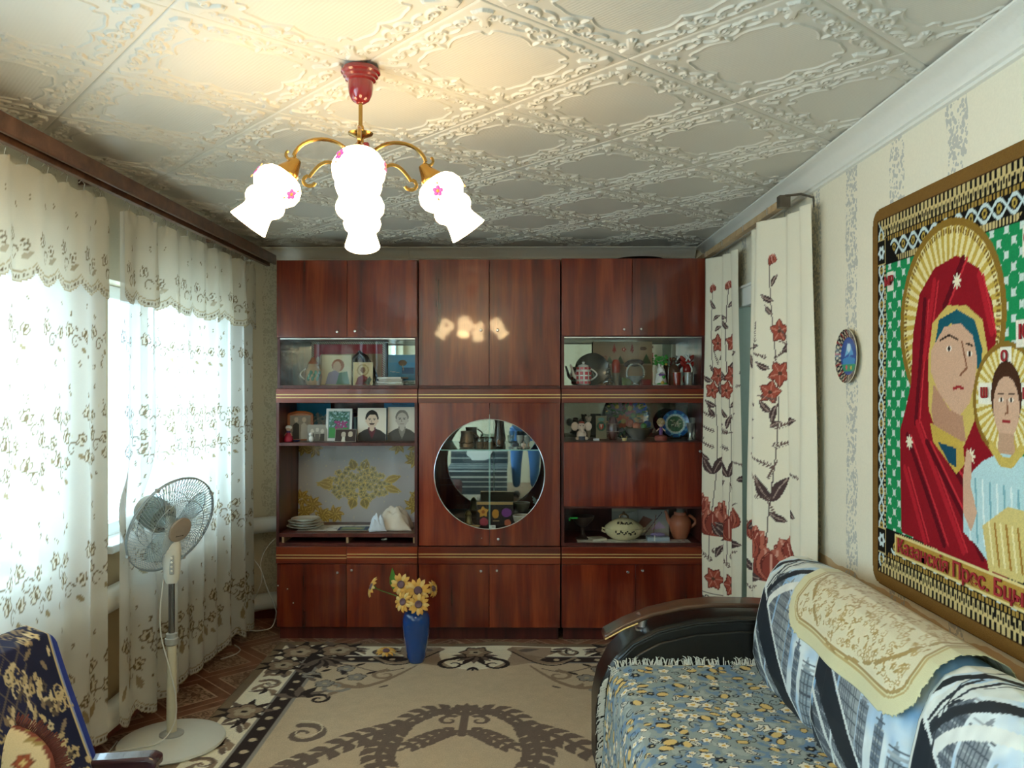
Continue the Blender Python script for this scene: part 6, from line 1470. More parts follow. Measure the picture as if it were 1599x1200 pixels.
item('tinsel_tree', 'little silver tinsel tree next to the teapot', 'ornament', sx(950, Y), Y, ZUN, [('tree_trunk', lathe_at([(0.016, 0), (0.016, 0.006), (0.004, 0.010), (0.003, 0.145), (0, 0.15)], 10), BRZ), ('tinsel', g, SIL)])
bpy.data.objects['tinsel']['kind'] = 'stuff'
Y = 4.97
item('red_bottle', 'slim red bottle with a rounded cap behind the tinsel tree', 'bottle', sx(962, Y), Y, ZUN, [('bottle_body', lathe_at([(0.020, 0), (0.022, 0.01), (0.022, 0.085), (0.019, 0.10)]), pm('olive_label', '#8a7a62', 0.5, var=0.3)), ('red_cap', lathe_at([(0.023, 0.075), (0.026, 0.10), (0.026, 0.135), (0.016, 0.155), (0, 0.16)]), pm('orange_red', '#b0402a', 0.3, coat=0.3))])
Y = 5.07; cv = cvs(926, 1018, 538, 606, Y, '#b79a78'); w, h = cv.w, cv.h
for xx, c in ((w*.36, '#b03a2c'), (w*.66, '#9a4030')): cv.poly([(xx-.012, h*.78), (xx+.012, h*.78), (xx, h*.97)], c); cv.rect(xx-.003, xx+.003, h*.74, h*.78, c)
cv.flower(w*.52, h*.82, 0.016, 5, '#b03a2c', '#e8d8b4'); cv.disc(w*.85, h*.84, 0.022, '#7a5f4c', 0.012)
for xx, s_ in ((w*.28, .045), (w*.46, .05), (w*.9, .06)): cv.poly([(xx-s_*.5, h*.5), (xx+s_*.5, h*.5), (xx, h*.5+s_)], '#5c6a4a')
cv.rect(0, w, 0, h*.45, '#a5845f')
ca = card('calendar_card', 'tan calendar card with red fir trees at the back of the upper right niche', 'calendar', cv, (sx(972, Y), Y-0.015, ZUN), tilt=0.03)
def small_text(body, parent, x, z, size, m, y=-0.0006):
    c = bpy.data.curves.new('lettering', 'FONT'); c.body = body; c.size = size; c.extrude = 0.0004; c.align_x = 'CENTER'; c.align_y = 'CENTER'
    l = text_mesh(c, m); l.parent = parent; l.location = (x, y, z); l.rotation_euler = (PI/2, 0, 0); l['kind'] = 'stuff'; return l
small_text('2022', ca, -w*.36, h*.62, 0.035, pm('red_ink', '#9a2f2a', 0.6))
Y = 4.88; g = G().tube([(0.052*math.cos(a), 0.0, 0.072+0.060*math.sin(a)) for a in np.linspace(-0.45, PI+0.45, 22)], 0.0055, 8)
for k in range(18): a = -0.4+k*(PI+0.8)/17; g.ball((0.052*math.cos(a), 0, 0.072+0.060*math.sin(a)), 0.0085, 6, 4)
bw = [(0.020, 0), (0.022, 0.004), (0.012, 0.012), (0.022, 0.024), (0.042, 0.040), (0.050, 0.056), (0.047, 0.056), (0.038, 0.043), (0, 0.03)]
item('glass_basket', 'cut-glass basket with a tall round handle in the upper right niche', 'basket', sx(992, Y), Y, ZUN, [('bowl', lathe_at(bw, 24, flute=lambda a, z: 1+0.05*math.sin(a*10)), pm('crystal', '#b9bdb8', 0.12, metal=0.6, var=0.4, scale=60)), ('basket_handle', g, pm('crystal', '#b9bdb8')), ('dark_sprig', G().ball((0.0, 0.01, 0.135), (0.055, 0.02, 0.022), 14, 8).ball((-0.045, 0.01, 0.125), (0.025, 0.015, 0.015), 10, 6), pm('dry_leaves', '#3f2a22', 0.9, var=0.4, scale=80, bump=0.8))])
for px, w_, h_, c, lab in ((978, 0.055, 0.045, '#7a8a4a', 'small green and cream box behind the glass basket'), (1008, 0.06, 0.035, '#a8322c', 'small red box at the foot of the tan calendar')):
    item('small_box', lab, 'box', sx(px, 4.97), 4.97, ZUN, [('box_body', flatbox(w_, 0.05, h_), pm('box_'+c[1:], c, 0.5), None, 0.002), ('box_lid', G().box(-w_/2-.001, w_/2+.001, -.026, .026, h_*0.72, h_+0.001), pm('lid_'+c[1:], c, 0.4, var=0.3), None, 0.001)])
Y = 4.85; g = G().lathe([(0.030, 0), (0.034, 0.02), (0.028, 0.055), (0.020, 0.070)], 20).ball((0, 0, 0.088), (0.022, 0.020, 0.024))
ears = G().ball((-0.010, 0, 0.122), (0.006, 0.004, 0.020), 8, 6).ball((0.010, 0, 0.122), (0.006, 0.004, 0.020), 8, 6)
bq = G(); r_ = random.Random(5)
for k in range(26): bq.ball((r_.uniform(-.032, .036), r_.uniform(-.015, .02), 0.138+r_.uniform(-.012, .04)), (0.010, 0.008, 0.008), 7, 5)
item('rabbit_figurine', 'white rabbit figurine carrying a bright green bouquet', 'figurine', sx(1032, Y), Y, ZUN, [('rabbit_body', g, WHT), ('ears', ears, WHT), ('bouquet', bq, GRN), ('arms', G().tube([(-0.022, -0.01, 0.065), (-0.012, -0.03, 0.075), (0.006, -0.032, 0.088)], 0.007, 8).tube([(0.022, -0.01, 0.065), (0.014, -0.03, 0.075), (0.006, -0.032, 0.088)], 0.007, 8), WHT), ('violet_bow', G().ball((-0.008, -0.03, 0.062), (0.010, 0.004, 0.007), 8, 5).ball((0.008, -0.03, 0.062), (0.010, 0.004, 0.007), 8, 5), PUR), ('yellow_flower', G().ball((0.004, -0.032, 0.016), (0.012, 0.005, 0.010), 8, 5).ball((0.03, -0.005, 0.125), (0.008, 0.006, 0.008), 8, 5), pm('yellow_paint', '#d8b23c', 0.5)), ('green_leaves', G().ball((-0.012, -0.028, 0.008), (0.016, 0.006, 0.006), 8, 5).ball((0.020, -0.026, 0.010), (0.014, 0.006, 0.006), 8, 5).ball((0.012, -0.03, 0.05), (0.010, 0.004, 0.012), 8, 5), GRN), ('plinth', lathe_at([(0.044, 0), (0.044, 0.004), (0.032, 0.006)]), WHT)])
bpy.data.objects['bouquet']['kind'] = 'stuff'
Y = 4.98
item('decanter', 'brown glass decanter with a ball stopper beside the rabbit', 'decanter', sx(1052, Y), Y, ZUN, [('decanter_body', lathe_at([(0.030, 0), (0.034, 0.01), (0.034, 0.09), (0.028, 0.115), (0.012, 0.128), (0.011, 0.145)]), pm('brown_glass', '#6e4632', 0.12, coat=0.8, var=0.15)), ('stopper', lathe_at([(0.010, 0.145), (0.016, 0.152), (0.015, 0.166), (0, 0.174)], 14), pm('brown_glass', '#6e4632'))])
Y = 4.94; g = G().ball((0, 0, 0.035), (0.028, 0.02, 0.038)).ball((0, 0, 0.095), (0.026, 0.018, 0.034))
bow = G()
for s_, zz in ((-1, 0.155), (1, 0.160), (-1, 0.125), (1, 0.12)): bow.m = Matrix.Translation((s_*0.022, 0, zz)) @ Matrix.Rotation(s_*0.7, 4, 'Y'); bow.ball((0, 0, 0), (0.013, 0.008, 0.030), 10, 8)
item('red_bow_doll', 'red doll with a large red and white bow at the right of the niche', 'doll', sx(1073, Y), Y, ZUN, [('doll_body', g, REDG), ('bow', bow, REDG), ('white_ribbon', G().tube([(-0.012, -0.016, 0.185), (-0.003, -0.022, 0.165), (-0.012, -0.022, 0.145)], 0.005, 8).tube([(0.006, -0.016, 0.19), (0.003, -0.024, 0.165), (0.014, -0.022, 0.150)], 0.005, 8).tube([(0.012, -0.02, 0.13), (0.024, -0.022, 0.10), (0.022, -0.022, 0.06)], 0.005, 8), WHT)])
for px, col, lab in ((1057, '#b3391c', 'orange-red glass tumbler at the right end of the niche'), (1075, '#b7b0a4', 'clear glass tumbler next to the orange one')):
    item('tumbler', lab, 'glass', sx(px, 4.82), 4.82, ZUN, [('glass_wall', lathe_at([(0.022, 0), (0.025, 0.076), (0.023, 0.076), (0.020, 0.006), (0, 0.006)]), pm('tumbler_'+col[1:], col, 0.1, coat=0.8, trans=0.35, var=0.2)), ('rim', G().tube([(0.024*math.cos(a), 0.024*math.sin(a), 0.076) for a in np.linspace(0, 2*PI, 24)[:-1]], 0.0012, 5, closed=True), GOLD)], group='tumblers in the upper right niche')
Y = 5.09
for x0, x1, z0, z1, c, lab in ((881, 925, 560, 605, '#8e1f1c', 'red box with gold dots standing behind the teapot'), (881, 922, 538, 556, '#c9bd9c', 'long cream box lying at the back of the upper right niche')):
    pass

# ---- photographs shelf (middle left)
def bust(cv, hair, coat, bg, skin, collar, hairtop=1.0, tash=False):
    w, h = cv.w, cv.h; cv.a[:] = lin(bg)
    cv.poly([(0, 0), (w*.02, h*.22), (w*.22, h*.33), (w*.38, h*.38), (w*.62, h*.38), (w*.8, h*.32), (w*.99, h*.2), (w, 0)], coat)
    cv.poly([(w*.36, h*.42), (w*.64, h*.42), (w*.6, h*.25), (w*.5, h*.05), (w*.40, h*.25)], collar)
    cv.poly([(w*.40, h*.50), (w*.60, h*.50), (w*.58, h*.34), (w*.5, h*.28), (w*.42, h*.34)], skin)
    cv.disc(w*.5, h*.70, w*.225, hair, h*.235*hairtop); cv.disc(w*.5, h*.62, w*.19, skin, h*.215)
    for s in (-1, 1): cv.disc(w*(.5+s*.195), h*.60, w*.03, skin, h*.05); cv.disc(w*(.5+s*.08), h*.645, w*.032, '#3a3230', h*.013); cv.stroke([(w*(.5+s*.04), h*.675), (w*(.5+s*.13), h*.68)], w*.02, hair)
    cv.stroke([(w*.49, h*.64), (w*.475, h*.57), (w*.51, h*.565)], w*.018, '#8f8073'); cv.stroke([(w*.44, h*.50), (w*.56, h*.50)], w*.025, '#7a5f55')
    if tash: cv.stroke([(w*.42, h*.53), (w*.58, h*.53)], w*.028, hair); cv.poly([(w*.30, h*.66), (w*.34, h*.86), (w*.66, h*.88), (w*.70, h*.70), (w*.6, h*.80), (w*.42, h*.80)], hair)
Y = 4.83; Z0 = ZPH
cv = cvs(558, 603, 640, 692, Y, '#d9d2c2', 0.0028); bust(cv, '#1c1816', '#3a3634', '#f0e8d8', '#e6cdb6', '#6a3038', 1.0, True)
card('portrait', 'portrait photograph of a dark-haired man with a moustache', 'photograph', cv, (sx(580.5, Y), Y, Z0), tilt=0.06, th=0.006, group='portraits on the photograph shelf')
Y = 4.85; cv = cvs(605, 650, 639, 692, Y, '#cfcabd', 0.0028); bust(cv, '#8a857c', '#5a5650', '#e6e2d4', '#cec6ba', '#9a9488', 0.92)
card('portrait', 'grey portrait photograph of an older man beside the cabinet side', 'photograph', cv, (sx(627.5, Y), Y, Z0), tilt=0.06, th=0.006, group='portraits on the photograph shelf')
Y = 4.84; cv = cvs(508, 549, 641, 692, Y, '#f0f2ec', 0.003); w, h = cv.w, cv.h
cv.rect(0.017, w-.017, .017, h-.017, '#5f8f86'); cv.rect(0.017, w-.017, .017, h*.4, '#4a9a50'); q = random.Random(4)
for k in range(120): cv.disc(q.uniform(.02, w-.02), q.uniform(h*.45, h-.02), .006, q.choice(('#3f6a5c', '#a8c8cc', '#54806a')))
for k in range(36): cv.disc(q.uniform(w*.35, w*.8), q.uniform(h*.38, h*.6), .006, '#a84a80')
cv.stroke([(.017, .017), (w-.017, .017), (w-.017, h-.017), (.017, h-.017)], .004, '#7f9a98', closed=True)
card('framed_picture', 'white-framed garden picture with pink flowers on the photograph shelf', 'picture', cv, (sx(528.5, Y), Y, Z0), tilt=0.14, th=0.010)
Y = 4.78; cv = cvs(522, 556, 672, 692, Y, '#3f2c26', 0.003); w, h = cv.w, cv.h
cv.disc(w*.40, h*.55, .014, '#c9b8a4', .018); cv.disc(w*.72, h*.6, .014, '#d0bfa8', .018); cv.poly([(w*.3, 0), (w*.36, h*.4), (w*.46, h*.4), (w*.5, 0)], '#e0d8c8'); cv.stroke([(0, 0), (w, 0), (w, h), (0, h)], .005, '#d8cfc0', closed=True)
card('small_photograph', 'little brown snapshot leaning in front of the white frame', 'photograph', cv, (sx(539, Y), Y, Z0), tilt=0.25, rotz=-0.08)
Y = 5.06; cv = cvs(456, 516, 637, 692, Y, '#3aaee0', 0.004); w, h = cv.w, cv.h; cv.rect(0, w, h*.35, h*.62, '#a9cfe0')
for k in range(70): cv.disc(q.uniform(0, w), q.uniform(h*.35, h*.68), q.uniform(.004, .012), q.choice(('#dceaf0', '#7ab0cc', '#5c98bc', '#c8dce4')))
card('blue_calendar', 'bright blue wintry calendar picture at the back of the photograph shelf', 'calendar', cv, (sx(486, Y), Y, Z0), tilt=0.05)
Y = 4.88; w_, h_ = 37*Y/FPX, 44*Y/FPX
cv = Canvas(w_*.84, h_*.84, .003, '#9c9488'); w, h = cv.w, cv.h
cv.poly([(w*.1, 0), (w*.15, h*.6), (w*.3, h*.72), (w*.45, h*.6), (w*.45, 0)], '#2a2624'); cv.disc(w*.30, h*.82, .012, '#d0c4b4', .016); cv.poly([(w*.5, 0), (w*.55, h*.6), (w*.68, h*.72), (w*.85, h*.55), (w*.9, 0)], '#c9c2b6'); cv.disc(w*.68, h*.82, .012, '#d0c4b4', .016)
fr = thing('framed_photograph', 'wedding photograph in a scalloped orange wooden frame', 'photograph', (sx(469, Y), Y, Z0)); fr.rotation_euler = (-0.1, 0, 0.25)
card('photo_print', None, None, cv, (0, -0.002, h_*.05), parent=fr)
ow = pm('orange_wood', '#b0622e', 0.35, coat=0.4, var=0.2)
fo = [(-w_/2, 0), (w_/2, 0), (w_/2, h_*.9)]+[(w_/2*math.cos(a)*1.02, h_*.9+h_*.14*abs(math.sin(a))*(1+.12*math.cos(6*a))) for a in np.linspace(0.1, PI-.1, 15)]+[(-w_/2, h_*.9)]
obj('frame_board', G().prism(fo, 0.0012, 0.008, 'xz'), ow, fr, local=True)
obj('frame_crest', G().tube([(w_/2*math.cos(a)*1.0, -0.001, h_*.88+h_*.13*abs(math.sin(a))) for a in np.linspace(0.0, PI, 15)], 0.008, 8).tube([(-w_/2, -0.001, h_*.88), (-w_/2, -0.001, h_*.2)], 0.006, 8).tube([(w_/2, -0.001, h_*.88), (w_/2, -0.001, h_*.2)], 0.006, 8), ow, fr, local=True)
Y = 4.83; cv = cvs(481, 512, 666, 692, Y, '#a8a296', .003); w, h = cv.w, cv.h
for xx, yy in ((.25, .6), (.5, .68), (.75, .6)): cv.poly([(w*(xx-.12), 0), (w*(xx-.1), h*.45), (w*(xx+.1), h*.45), (w*(xx+.12), 0)], '#4a4642' if xx != .5 else '#6e6962'); cv.disc(w*xx, h*yy, .010, '#d6d0c4', .013)
card('group_photograph', 'black and white group photograph leaning left of the white frame', 'photograph', cv, (sx(495, Y), Y, Z0), tilt=0.2, rotz=0.1)
g = G().lathe([(0.026, 0), (0.028, 0.012), (0.020, 0.04), (0.010, 0.052)], 18)
item('doll', 'tiny doll in a crimson skirt and white bonnet on the photograph shelf', 'doll', sx(450.5, 4.79), 4.79, Z0, [('skirt', g, pm('crimson', '#b01f3c', 0.5)), ('head', G().ball((0, 0, 0.074), 0.014), pm('doll_skin', '#d6b49c', 0.5)), ('bonnet', G().ball((0, 0.004, 0.082), (0.020, 0.016, 0.014)), WHT), ('arms', G().tube([(-0.010, 0, 0.05), (-0.022, -0.006, 0.035)], 0.004, 6).tube([(0.010, 0, 0.05), (0.022, -0.006, 0.035)], 0.004, 6), pm('doll_skin', '#d6b49c')), ('bodice', G().ball((0, 0, 0.054), (0.012, 0.010, 0.014)), pm('violet_cloth', '#4a3a6a', 0.6))])
item('dog_figurine', 'tiny white sitting dog figurine on the photograph shelf', 'figurine', sx(486, 4.77), 4.77, Z0, [('body', G().ball((0, 0, 0.018), (0.014, 0.013, 0.020)).ball((0.004, -0.006, 0.010), (0.012, 0.014, 0.010)), WHT), ('head', G().ball((0, -0.004, 0.044), (0.012, 0.012, 0.012)).ball((0, -0.015, 0.041), (0.006, 0.007, 0.005), 8, 6), WHT), ('ears', G().ball((-0.010, 0, 0.046), (0.004, 0.005, 0.010), 8, 6).ball((0.010, 0, 0.046), (0.004, 0.005, 0.010), 8, 6), pm('grey_figure', '#8f8c88', 0.5))])
item('blue_trinket', 'small dark blue dish beside the crimson doll', 'dish', sx(463, 4.77), 4.77, Z0, [('dish', lathe_at([(0.010, 0), (0.020, 0.004), (0.024, 0.010), (0.022, 0.010), (0.010, 0.005), (0, 0.004)]), pm('navy_glaze', '#1f2f5c', 0.3))])
Y = 4.98
for k, (px0, px1, c, hh, lab) in enumerate(((546, 551, '#7c3a4a', 0.16, 'maroon upright book behind the white frame'), (551, 555, '#4a3a6a', 0.165, 'violet upright book behind the white frame'), (555, 560, '#7fb4cc', 0.14, 'pale blue upright book beside the moustached portrait'))):
    item('book', lab, 'book', (sx(px0, Y)+sx(px1, Y))/2, Y, Z0, [('cover', G().box(-.0085, .0085, -.06, .06, 0, hh), pm('cover_'+c[1:], c, 0.4), None, 0.002), ('pages', G().box(-.0065, .0065, -.058, .0605, .002, hh+.0005), pm('page_edges', '#d8d0bc', 0.8))], group='upright books on the photograph shelf')
zs = Z0+0.165
for k, (px, c, lab) in enumerate(((575, '#4a4644', 'dark flat book lying behind the portraits'),)): pass
tb = item('photo_album', 'blue photo album standing behind the two portraits', 'album', sx(624, 4.93), 4.93, ZPH, [('cover', G().box(-.092, .092, -.015, .015, 0, .226), pm('blue_album', '#2f86b8', 0.35), None, 0.003), ('pages', G().box(-.088, .0925, -.012, .012, .003, .2265), pm('page_edges', '#d8d0bc'))])
small_text('Photo Album', tb, 0.0, 0.2165, 0.017, pm('dark_ink2', '#16344a', 0.5), y=-0.0156)
item('flat_book', 'thin dark album lying across the upright books', 'album', sx(562, 4.98), 4.985, ZPH+0.1662, [('cover', G().box(-.075, .04, -.065, .065, 0, 0.012), pm('dark_album', '#3f3c3a', 0.5), None, 0.002), ('pages', G().box(-.072, .0405, -.063, .0652, .002, .010), pm('page_edges', '#d8d0bc'))])

# ---- plate niche (middle left, below)
x0, x1 = SECT[0][0]+T+0.002, SECT[0][1]-T-0.002; zt = Z(699); zb = ZPL
cv = Canvas(x1-x0-0.004, zt-zb-0.004, 0.0042, '#c4c0c0'); w, h = cv.w, cv.h; q = random.Random(9)
n1 = cv.noise(0.10, 0.12)
cxx, cyy = w*.49, h*.48
for k in range(150):
    a = q.uniform(0, 2*PI); r = math.sqrt(q.random()); px, py = cxx+r*w*.25*math.cos(a), cyy+r*h*.22*math.sin(a); cv.flower(px, py, 0.019, 5, '#b0a478', '#807448', '#ecd27a', q.uniform(0, 6))
for s in (1, -1):
    for s2 in (1, -1):
        cv.leaf(cxx+s*0.03, cyy+s2*h*.19, s2*(PI/2-s*0.3), 0.06, 0.05, '#9a8750', '#d8c070', 0, '#d6bb62'); cv.leaf(cxx+s*w*.22, cyy+s2*0.02, (0 if s > 0 else PI)+s2*0.3, 0.09, 0.04, '#b89a4c', '#e0c878', 0, '#d6bb62')
for xx, yy in ((w*.95, h*.97), (w*.93, h*.80), (w*.03, h*.95), (w*.12, h*.93), (w*.97, h*.33), (w*.93, h*.22), (w*.05, h*.12), (w*.12, h*.22), (w*.20, h*.08), (w*.03, h*.30), (w*.80, h*.97), (w*.30, h*.1)):
    for k in range(7): cv.leaf(xx, yy, k*0.9, 0.055, 0.026, '#a8843c', '#e6c86a', 0.1, '#c9a850'); 
for k in range(90): cv.disc(q.uniform(0, w), q.uniform(0, h), 0.004, '#d8d0b8')
card('oilcloth_panel', 'grey oilcloth with a gold flower medallion lining the plate niche', 'cloth', cv, ((x0+x1)/2, 5.085, ZPL), tilt=0.035, th=0.002, m=colmat('oilcloth', 0.3, weave=0.03, spec=0.5, coat=0.4))
cv = Canvas(0.60, 0.20, 0.005, '#ece6da'); q2 = random.Random(1)
for k in range(60): cv.flower(q2.uniform(0, .6), q2.uniform(0, .2), .014, 5, '#b3ab9c', '#e0dace')
ob = card('shelf_paper', 'pale lace paper spread under the plates', 'paper', cv, (sx(545, 4.83), 4.78, ZPL+0.0002), th=0.0012); ob.rotation_euler = (-PI/2, 0, 0)
zpp = ZPL+0.0022
for k in range(4):
    r = 0.108-0.006*k if k < 2 else (0.098, 0.083)[k-2]
    o = obj('plate', lathe_at([(0.0, 0), (r*0.55, 0.0), (r*0.62, 0.004), (r, 0.017), (r, 0.019), (r*0.60, 0.008), (0, 0.006)], 40), pm('plate_porcelain', '#f2f0e8', 0.18, coat=0.6, var=0.02), loc=(sx(477, 4.86)+0.004*math.sin(k*2.2), 4.86, zpp+0.0145*k), local=True)
    tag(o, ('bottom white plate of the stack in the plate niche', 'second white plate from the bottom of the stack', 'third white plate of the stack', 'topmost smaller white plate of the stack')[k], 'plate', 'plates stacked in the plate niche')
    obj('gilt_rim', G().tube([(r*math.cos(a), r*math.sin(a), 0.018) for a in np.linspace(0, 2*PI, 40)[:-1]], 0.0014, 5, closed=True), pm('grey_rim', '#a8b0a4', 0.3), o, local=True)
cv = Canvas(0.175, 0.12, 0.004, '#2a3f6a'); w, h = cv.w, cv.h; cv.rect(.014, w-.02, .014, h-.02, '#8a9a7c'); cv.rect(.02, w*.6, h*.4, h*.8, '#a8b07a'); cv.disc(w*.7, h*.5, .02, '#c9b87a')
ob = card('magazine', 'blue-edged magazine lying beside the white plates', 'magazine', cv, (sx(552, 4.80), 4.76, zpp), th=0.006, rotz=0); ob.rotation_euler = (-PI/2, 0, 0.06); ob.location.z += 0.006
def crumple(name, label, x, y, z, w, d, h, m, seed):
    q = random.Random(seed); nx, ny = 44, 30; u = np.linspace(-1, 1, nx); v = np.linspace(-1, 1, ny); U_, V_ = np.meshgrid(u, v)
    env = np.clip(1-np.abs(U_)**3, 0, 1)*np.clip(1-np.abs(V_)**2.6, 0, 1); zz = np.zeros_like(U_)
    for k in range(9):
        a = q.uniform(0, PI); f = q.uniform(3, 8); zz += np.abs(np.sin(f*(U_*math.cos(a)+V_*math.sin(a))+q.uniform(0, 6)))*q.uniform(.3, 1)
    zz = env*(0.25+zz/9*1.3)*h
    P = np.stack([U_*w/2*(1+.05*np.sin(V_*5)), V_*d/2*(1+.06*np.sin(U_*6)), zz], -1); me = grid_mesh(name, P, None); me.materials.append(m)
    o = bpy.data.objects.new(name, me); COL.objects.link(o); o.location = (x, y, z); tag(o, label, 'cloth'); o.modifiers.new('cloth', 'SOLIDIFY').thickness = 0.0015; return o
crumple('crumpled_cloth', 'crumpled beige cloth heaped at the right of the plate niche', sx(617, 4.86), 4.86, zpp, 0.21, 0.17, 0.135, pm('beige_cloth', '#e8dac8', 0.8, var=0.06), 3)
o = crumple('folded_cuff', 'pale blue folded cloth draped before the beige heap', sx(590, 4.78), 4.775, zpp, 0.10, 0.06, 0.105, pm('pale_blue_cloth', '#dfe8f4', 0.8, var=0.08), 8); o.rotation_euler = (0, 0, 0.2)
item('paper_scrap', 'white scrap lying in the drawer slot', 'paper', sx(598, 4.78), 4.78, ZM+T+0.0003, [('scrap', G().ball((0, 0, 0.006), (0.012, 0.008, 0.006), 7, 5).ball((0.016, 0.004, 0.007), (0.010, 0.008, 0.007), 7, 5), PAINT)])

# ---- behind the round opening
xs = lambda px: sx(px, 4.90)
FIL = pm('filigree_metal', '#8a6f54', 0.35, metal=0.6, var=0.5, scale=140, bump=0.8)
item('ornate_mug', 'ornate bronze mug on the glass shelf behind the round opening', 'mug', xs(729), 4.90, GS, [('mug_body', lathe_at([(0.040, 0), (0.046, 0.006), (0.044, 0.03), (0.036, 0.075), (0.038, 0.100), (0.034, 0.100), (0.030, 0.07)]), FIL), ('mug_handle', handle(0.040, 0.02, 0.088, 0.034, 0.0045), BRZ), ('relief_band', G().tube([(0.0455*math.cos(a), 0.0455*math.sin(a), 0.03+.004*math.sin(6*a)) for a in np.linspace(0, 2*PI, 40)[:-1]], 0.004, 6, closed=True), BRZ)])
for k, (px, dy) in enumerate(((749, 0), (757, 0.03), (766, -0.01))):
    item('glass_holder', ('bronze tea-glass holder right of the ornate mug', 'bronze tea-glass holder standing farther back on the shelf', 'bronze tea-glass holder beside the door gap')[k], 'glass', xs(px), 4.88+dy, GS, [('holder', lathe_at([(0.018, 0), (0.020, 0.004), (0.019, 0.034), (0.022, 0.036), (0.021, 0.036), (0.017, 0.008), (0, 0.006)], 20), FIL), ('glass_wall', lathe_at([(0.018, 0.008), (0.0185, 0.056), (0.017, 0.056), (0.0165, 0.01)], 20), CGLASS), ('holder_handle', handle(0.020, 0.006, 0.034, 0.014, 0.0025), BRZ)], group='tea-glass holders on the glass shelf')
item('tall_vase', 'tall dark waisted vase behind the round opening', 'vase', xs(779), 4.90, GS, [('vase_body', lathe_at([(0.026, 0), (0.032, 0.006), (0.034, 0.03), (0.026, 0.09), (0.022, 0.14), (0.030, 0.19), (0.036, 0.215), (0.033, 0.215), (0.018, 0.14)], 28), pm('dark_brown_glaze', '#32201a', 0.15, coat=0.8, var=0.3)), ('painted_motif', G().ball((0, -0.033, 0.035), (0.010, 0.003, 0.016), 10, 6), pm('copper_paint', '#8f5a3a', 0.4))])
for k, px in enumerate((798, 812, 823)):
    item('wine_glass', ('stemmed glass beside the tall dark vase', 'white cup-shaped glass near the right edge of the shelf', 'rightmost small glass on the glass shelf')[k], 'glass', xs(px), 4.90+0.01*k, GS, [('bowl', lathe_at([(0.005, 0.022), (0.016, 0.032), (0.021, 0.05), (0.022, 0.075), (0.0205, 0.075), (0.014, 0.034), (0, 0.03)], 20), CGLASS if k == 0 else pm('milky_glass', '#c9cdc4', 0.15, coat=0.5)), ('foot', lathe_at([(0.018, 0), (0.018, 0.003), (0.004, 0.006), (0.004, 0.022)], 16), pm('milky_glass', '#c9cdc4'))], group='small glasses on the glass shelf')
Y = 4.85; zz = ZMB
cv = Canvas(0.218, 0.14, .0035, '#1c1614'); w, h = cv.w, cv.h; cv.rect(0, w, h*.88, h, '#b3935c'); cv.flower(w*.18, h*.58, .035, 5, '#d39a3c', '#a05a20', None, .4); cv.disc(w*.52, h*.5, .02, '#c98a2c', .028); cv.disc(w*.82, h*.55, .03, '#7a3a8c', .026); cv.disc(w*.2, h*.15, .026, '#a83a4a'); cv.disc(w*.85, h*.12, .02, '#c96a4a'); cv.stroke([(w*.46, h*.2), (w*.6, h*.2)], .006, '#c9b07a')
card('chocolate_box', 'black sweet box printed with orange and purple flowers below the glass shelf', 'box', cv, (xs(773), 4.86, zz), tilt=0.05, th=0.03, m=colmat('printed_paper', 0.45))
item('brass_figure', 'dull brass bell figurine at the lower left of the round opening', 'figurine', sx(731, 4.84), 4.84, zz, [('bell', lathe_at([(0.030, 0), (0.031, 0.006), (0.024, 0.03), (0.018, 0.055), (0.022, 0.072), (0.012, 0.090), (0, 0.098)]), pm('dull_brass', '#8f8258', 0.35, metal=0.8, var=0.3)), ('bell_skirt', lathe_at([(0.046, 0), (0.046, 0.004), (0.030, 0.014)]), BRZ)])
item('gilt_coin_dish', 'small gilt dish beside the brass figurine', 'dish', sx(742, 4.79), 4.79, zz, [('dish', lathe_at([(0.014, 0), (0.026, 0.006), (0.030, 0.012), (0.028, 0.012), (0.013, 0.004), (0, 0.003)]), GOLD)])
item('price_tag', 'little white paper tag standing at the bottom of the round opening', 'tag', sx(769, 4.76), 4.76, zz, [('paper', G().box(-.018, .018, -.0006, .0006, 0, .020), PAINT), ('ink_line', G().box(-.004, .012, -.0009, -.0006, .008, .011), pm('dark_ink', '#35302a'))])
item('cream_bowl', 'cream bowl rim at the lower right of the round opening', 'bowl', sx(815, 4.86), 4.86, zz, [('bowl', lathe_at([(0.025, 0), (0.03, 0.004), (0.048, 0.03), (0.056, 0.062), (0.053, 0.062), (0.045, 0.03), (0, 0.008)]), pm('cream_ceramic2', '#b9b09a', 0.3, coat=0.3)), ('bowl_rim', G().tube([(0.0545*math.cos(a), 0.0545*math.sin(a), 0.062) for a in np.linspace(0, 2*PI, 30)[:-1]], 0.002, 6, closed=True), CER)])
g = G(); r_ = random.Random(8)
for k in range(14): a = r_.uniform(0, 6.28); g.tube([(0, 0, 0.03), (0.015*math.cos(a), 0.015*math.sin(a), 0.05+.03*r_.random()), (0.032*math.cos(a), 0.02*math.sin(a), 0.055+.05*r_.random())], [.004, .006, .003], 6)
item('white_flower', 'white artificial flower at the right edge of the round opening', 'flower', sx(842, 4.83), 4.83, ZMB, [('petals', g, WHT), ('pot', lathe_at([(0.016, 0), (0.022, 0.03), (0.020, 0.032), (0, 0.03)]), BLK)])
bpy.data.objects['petals']['kind'] = 'stuff'

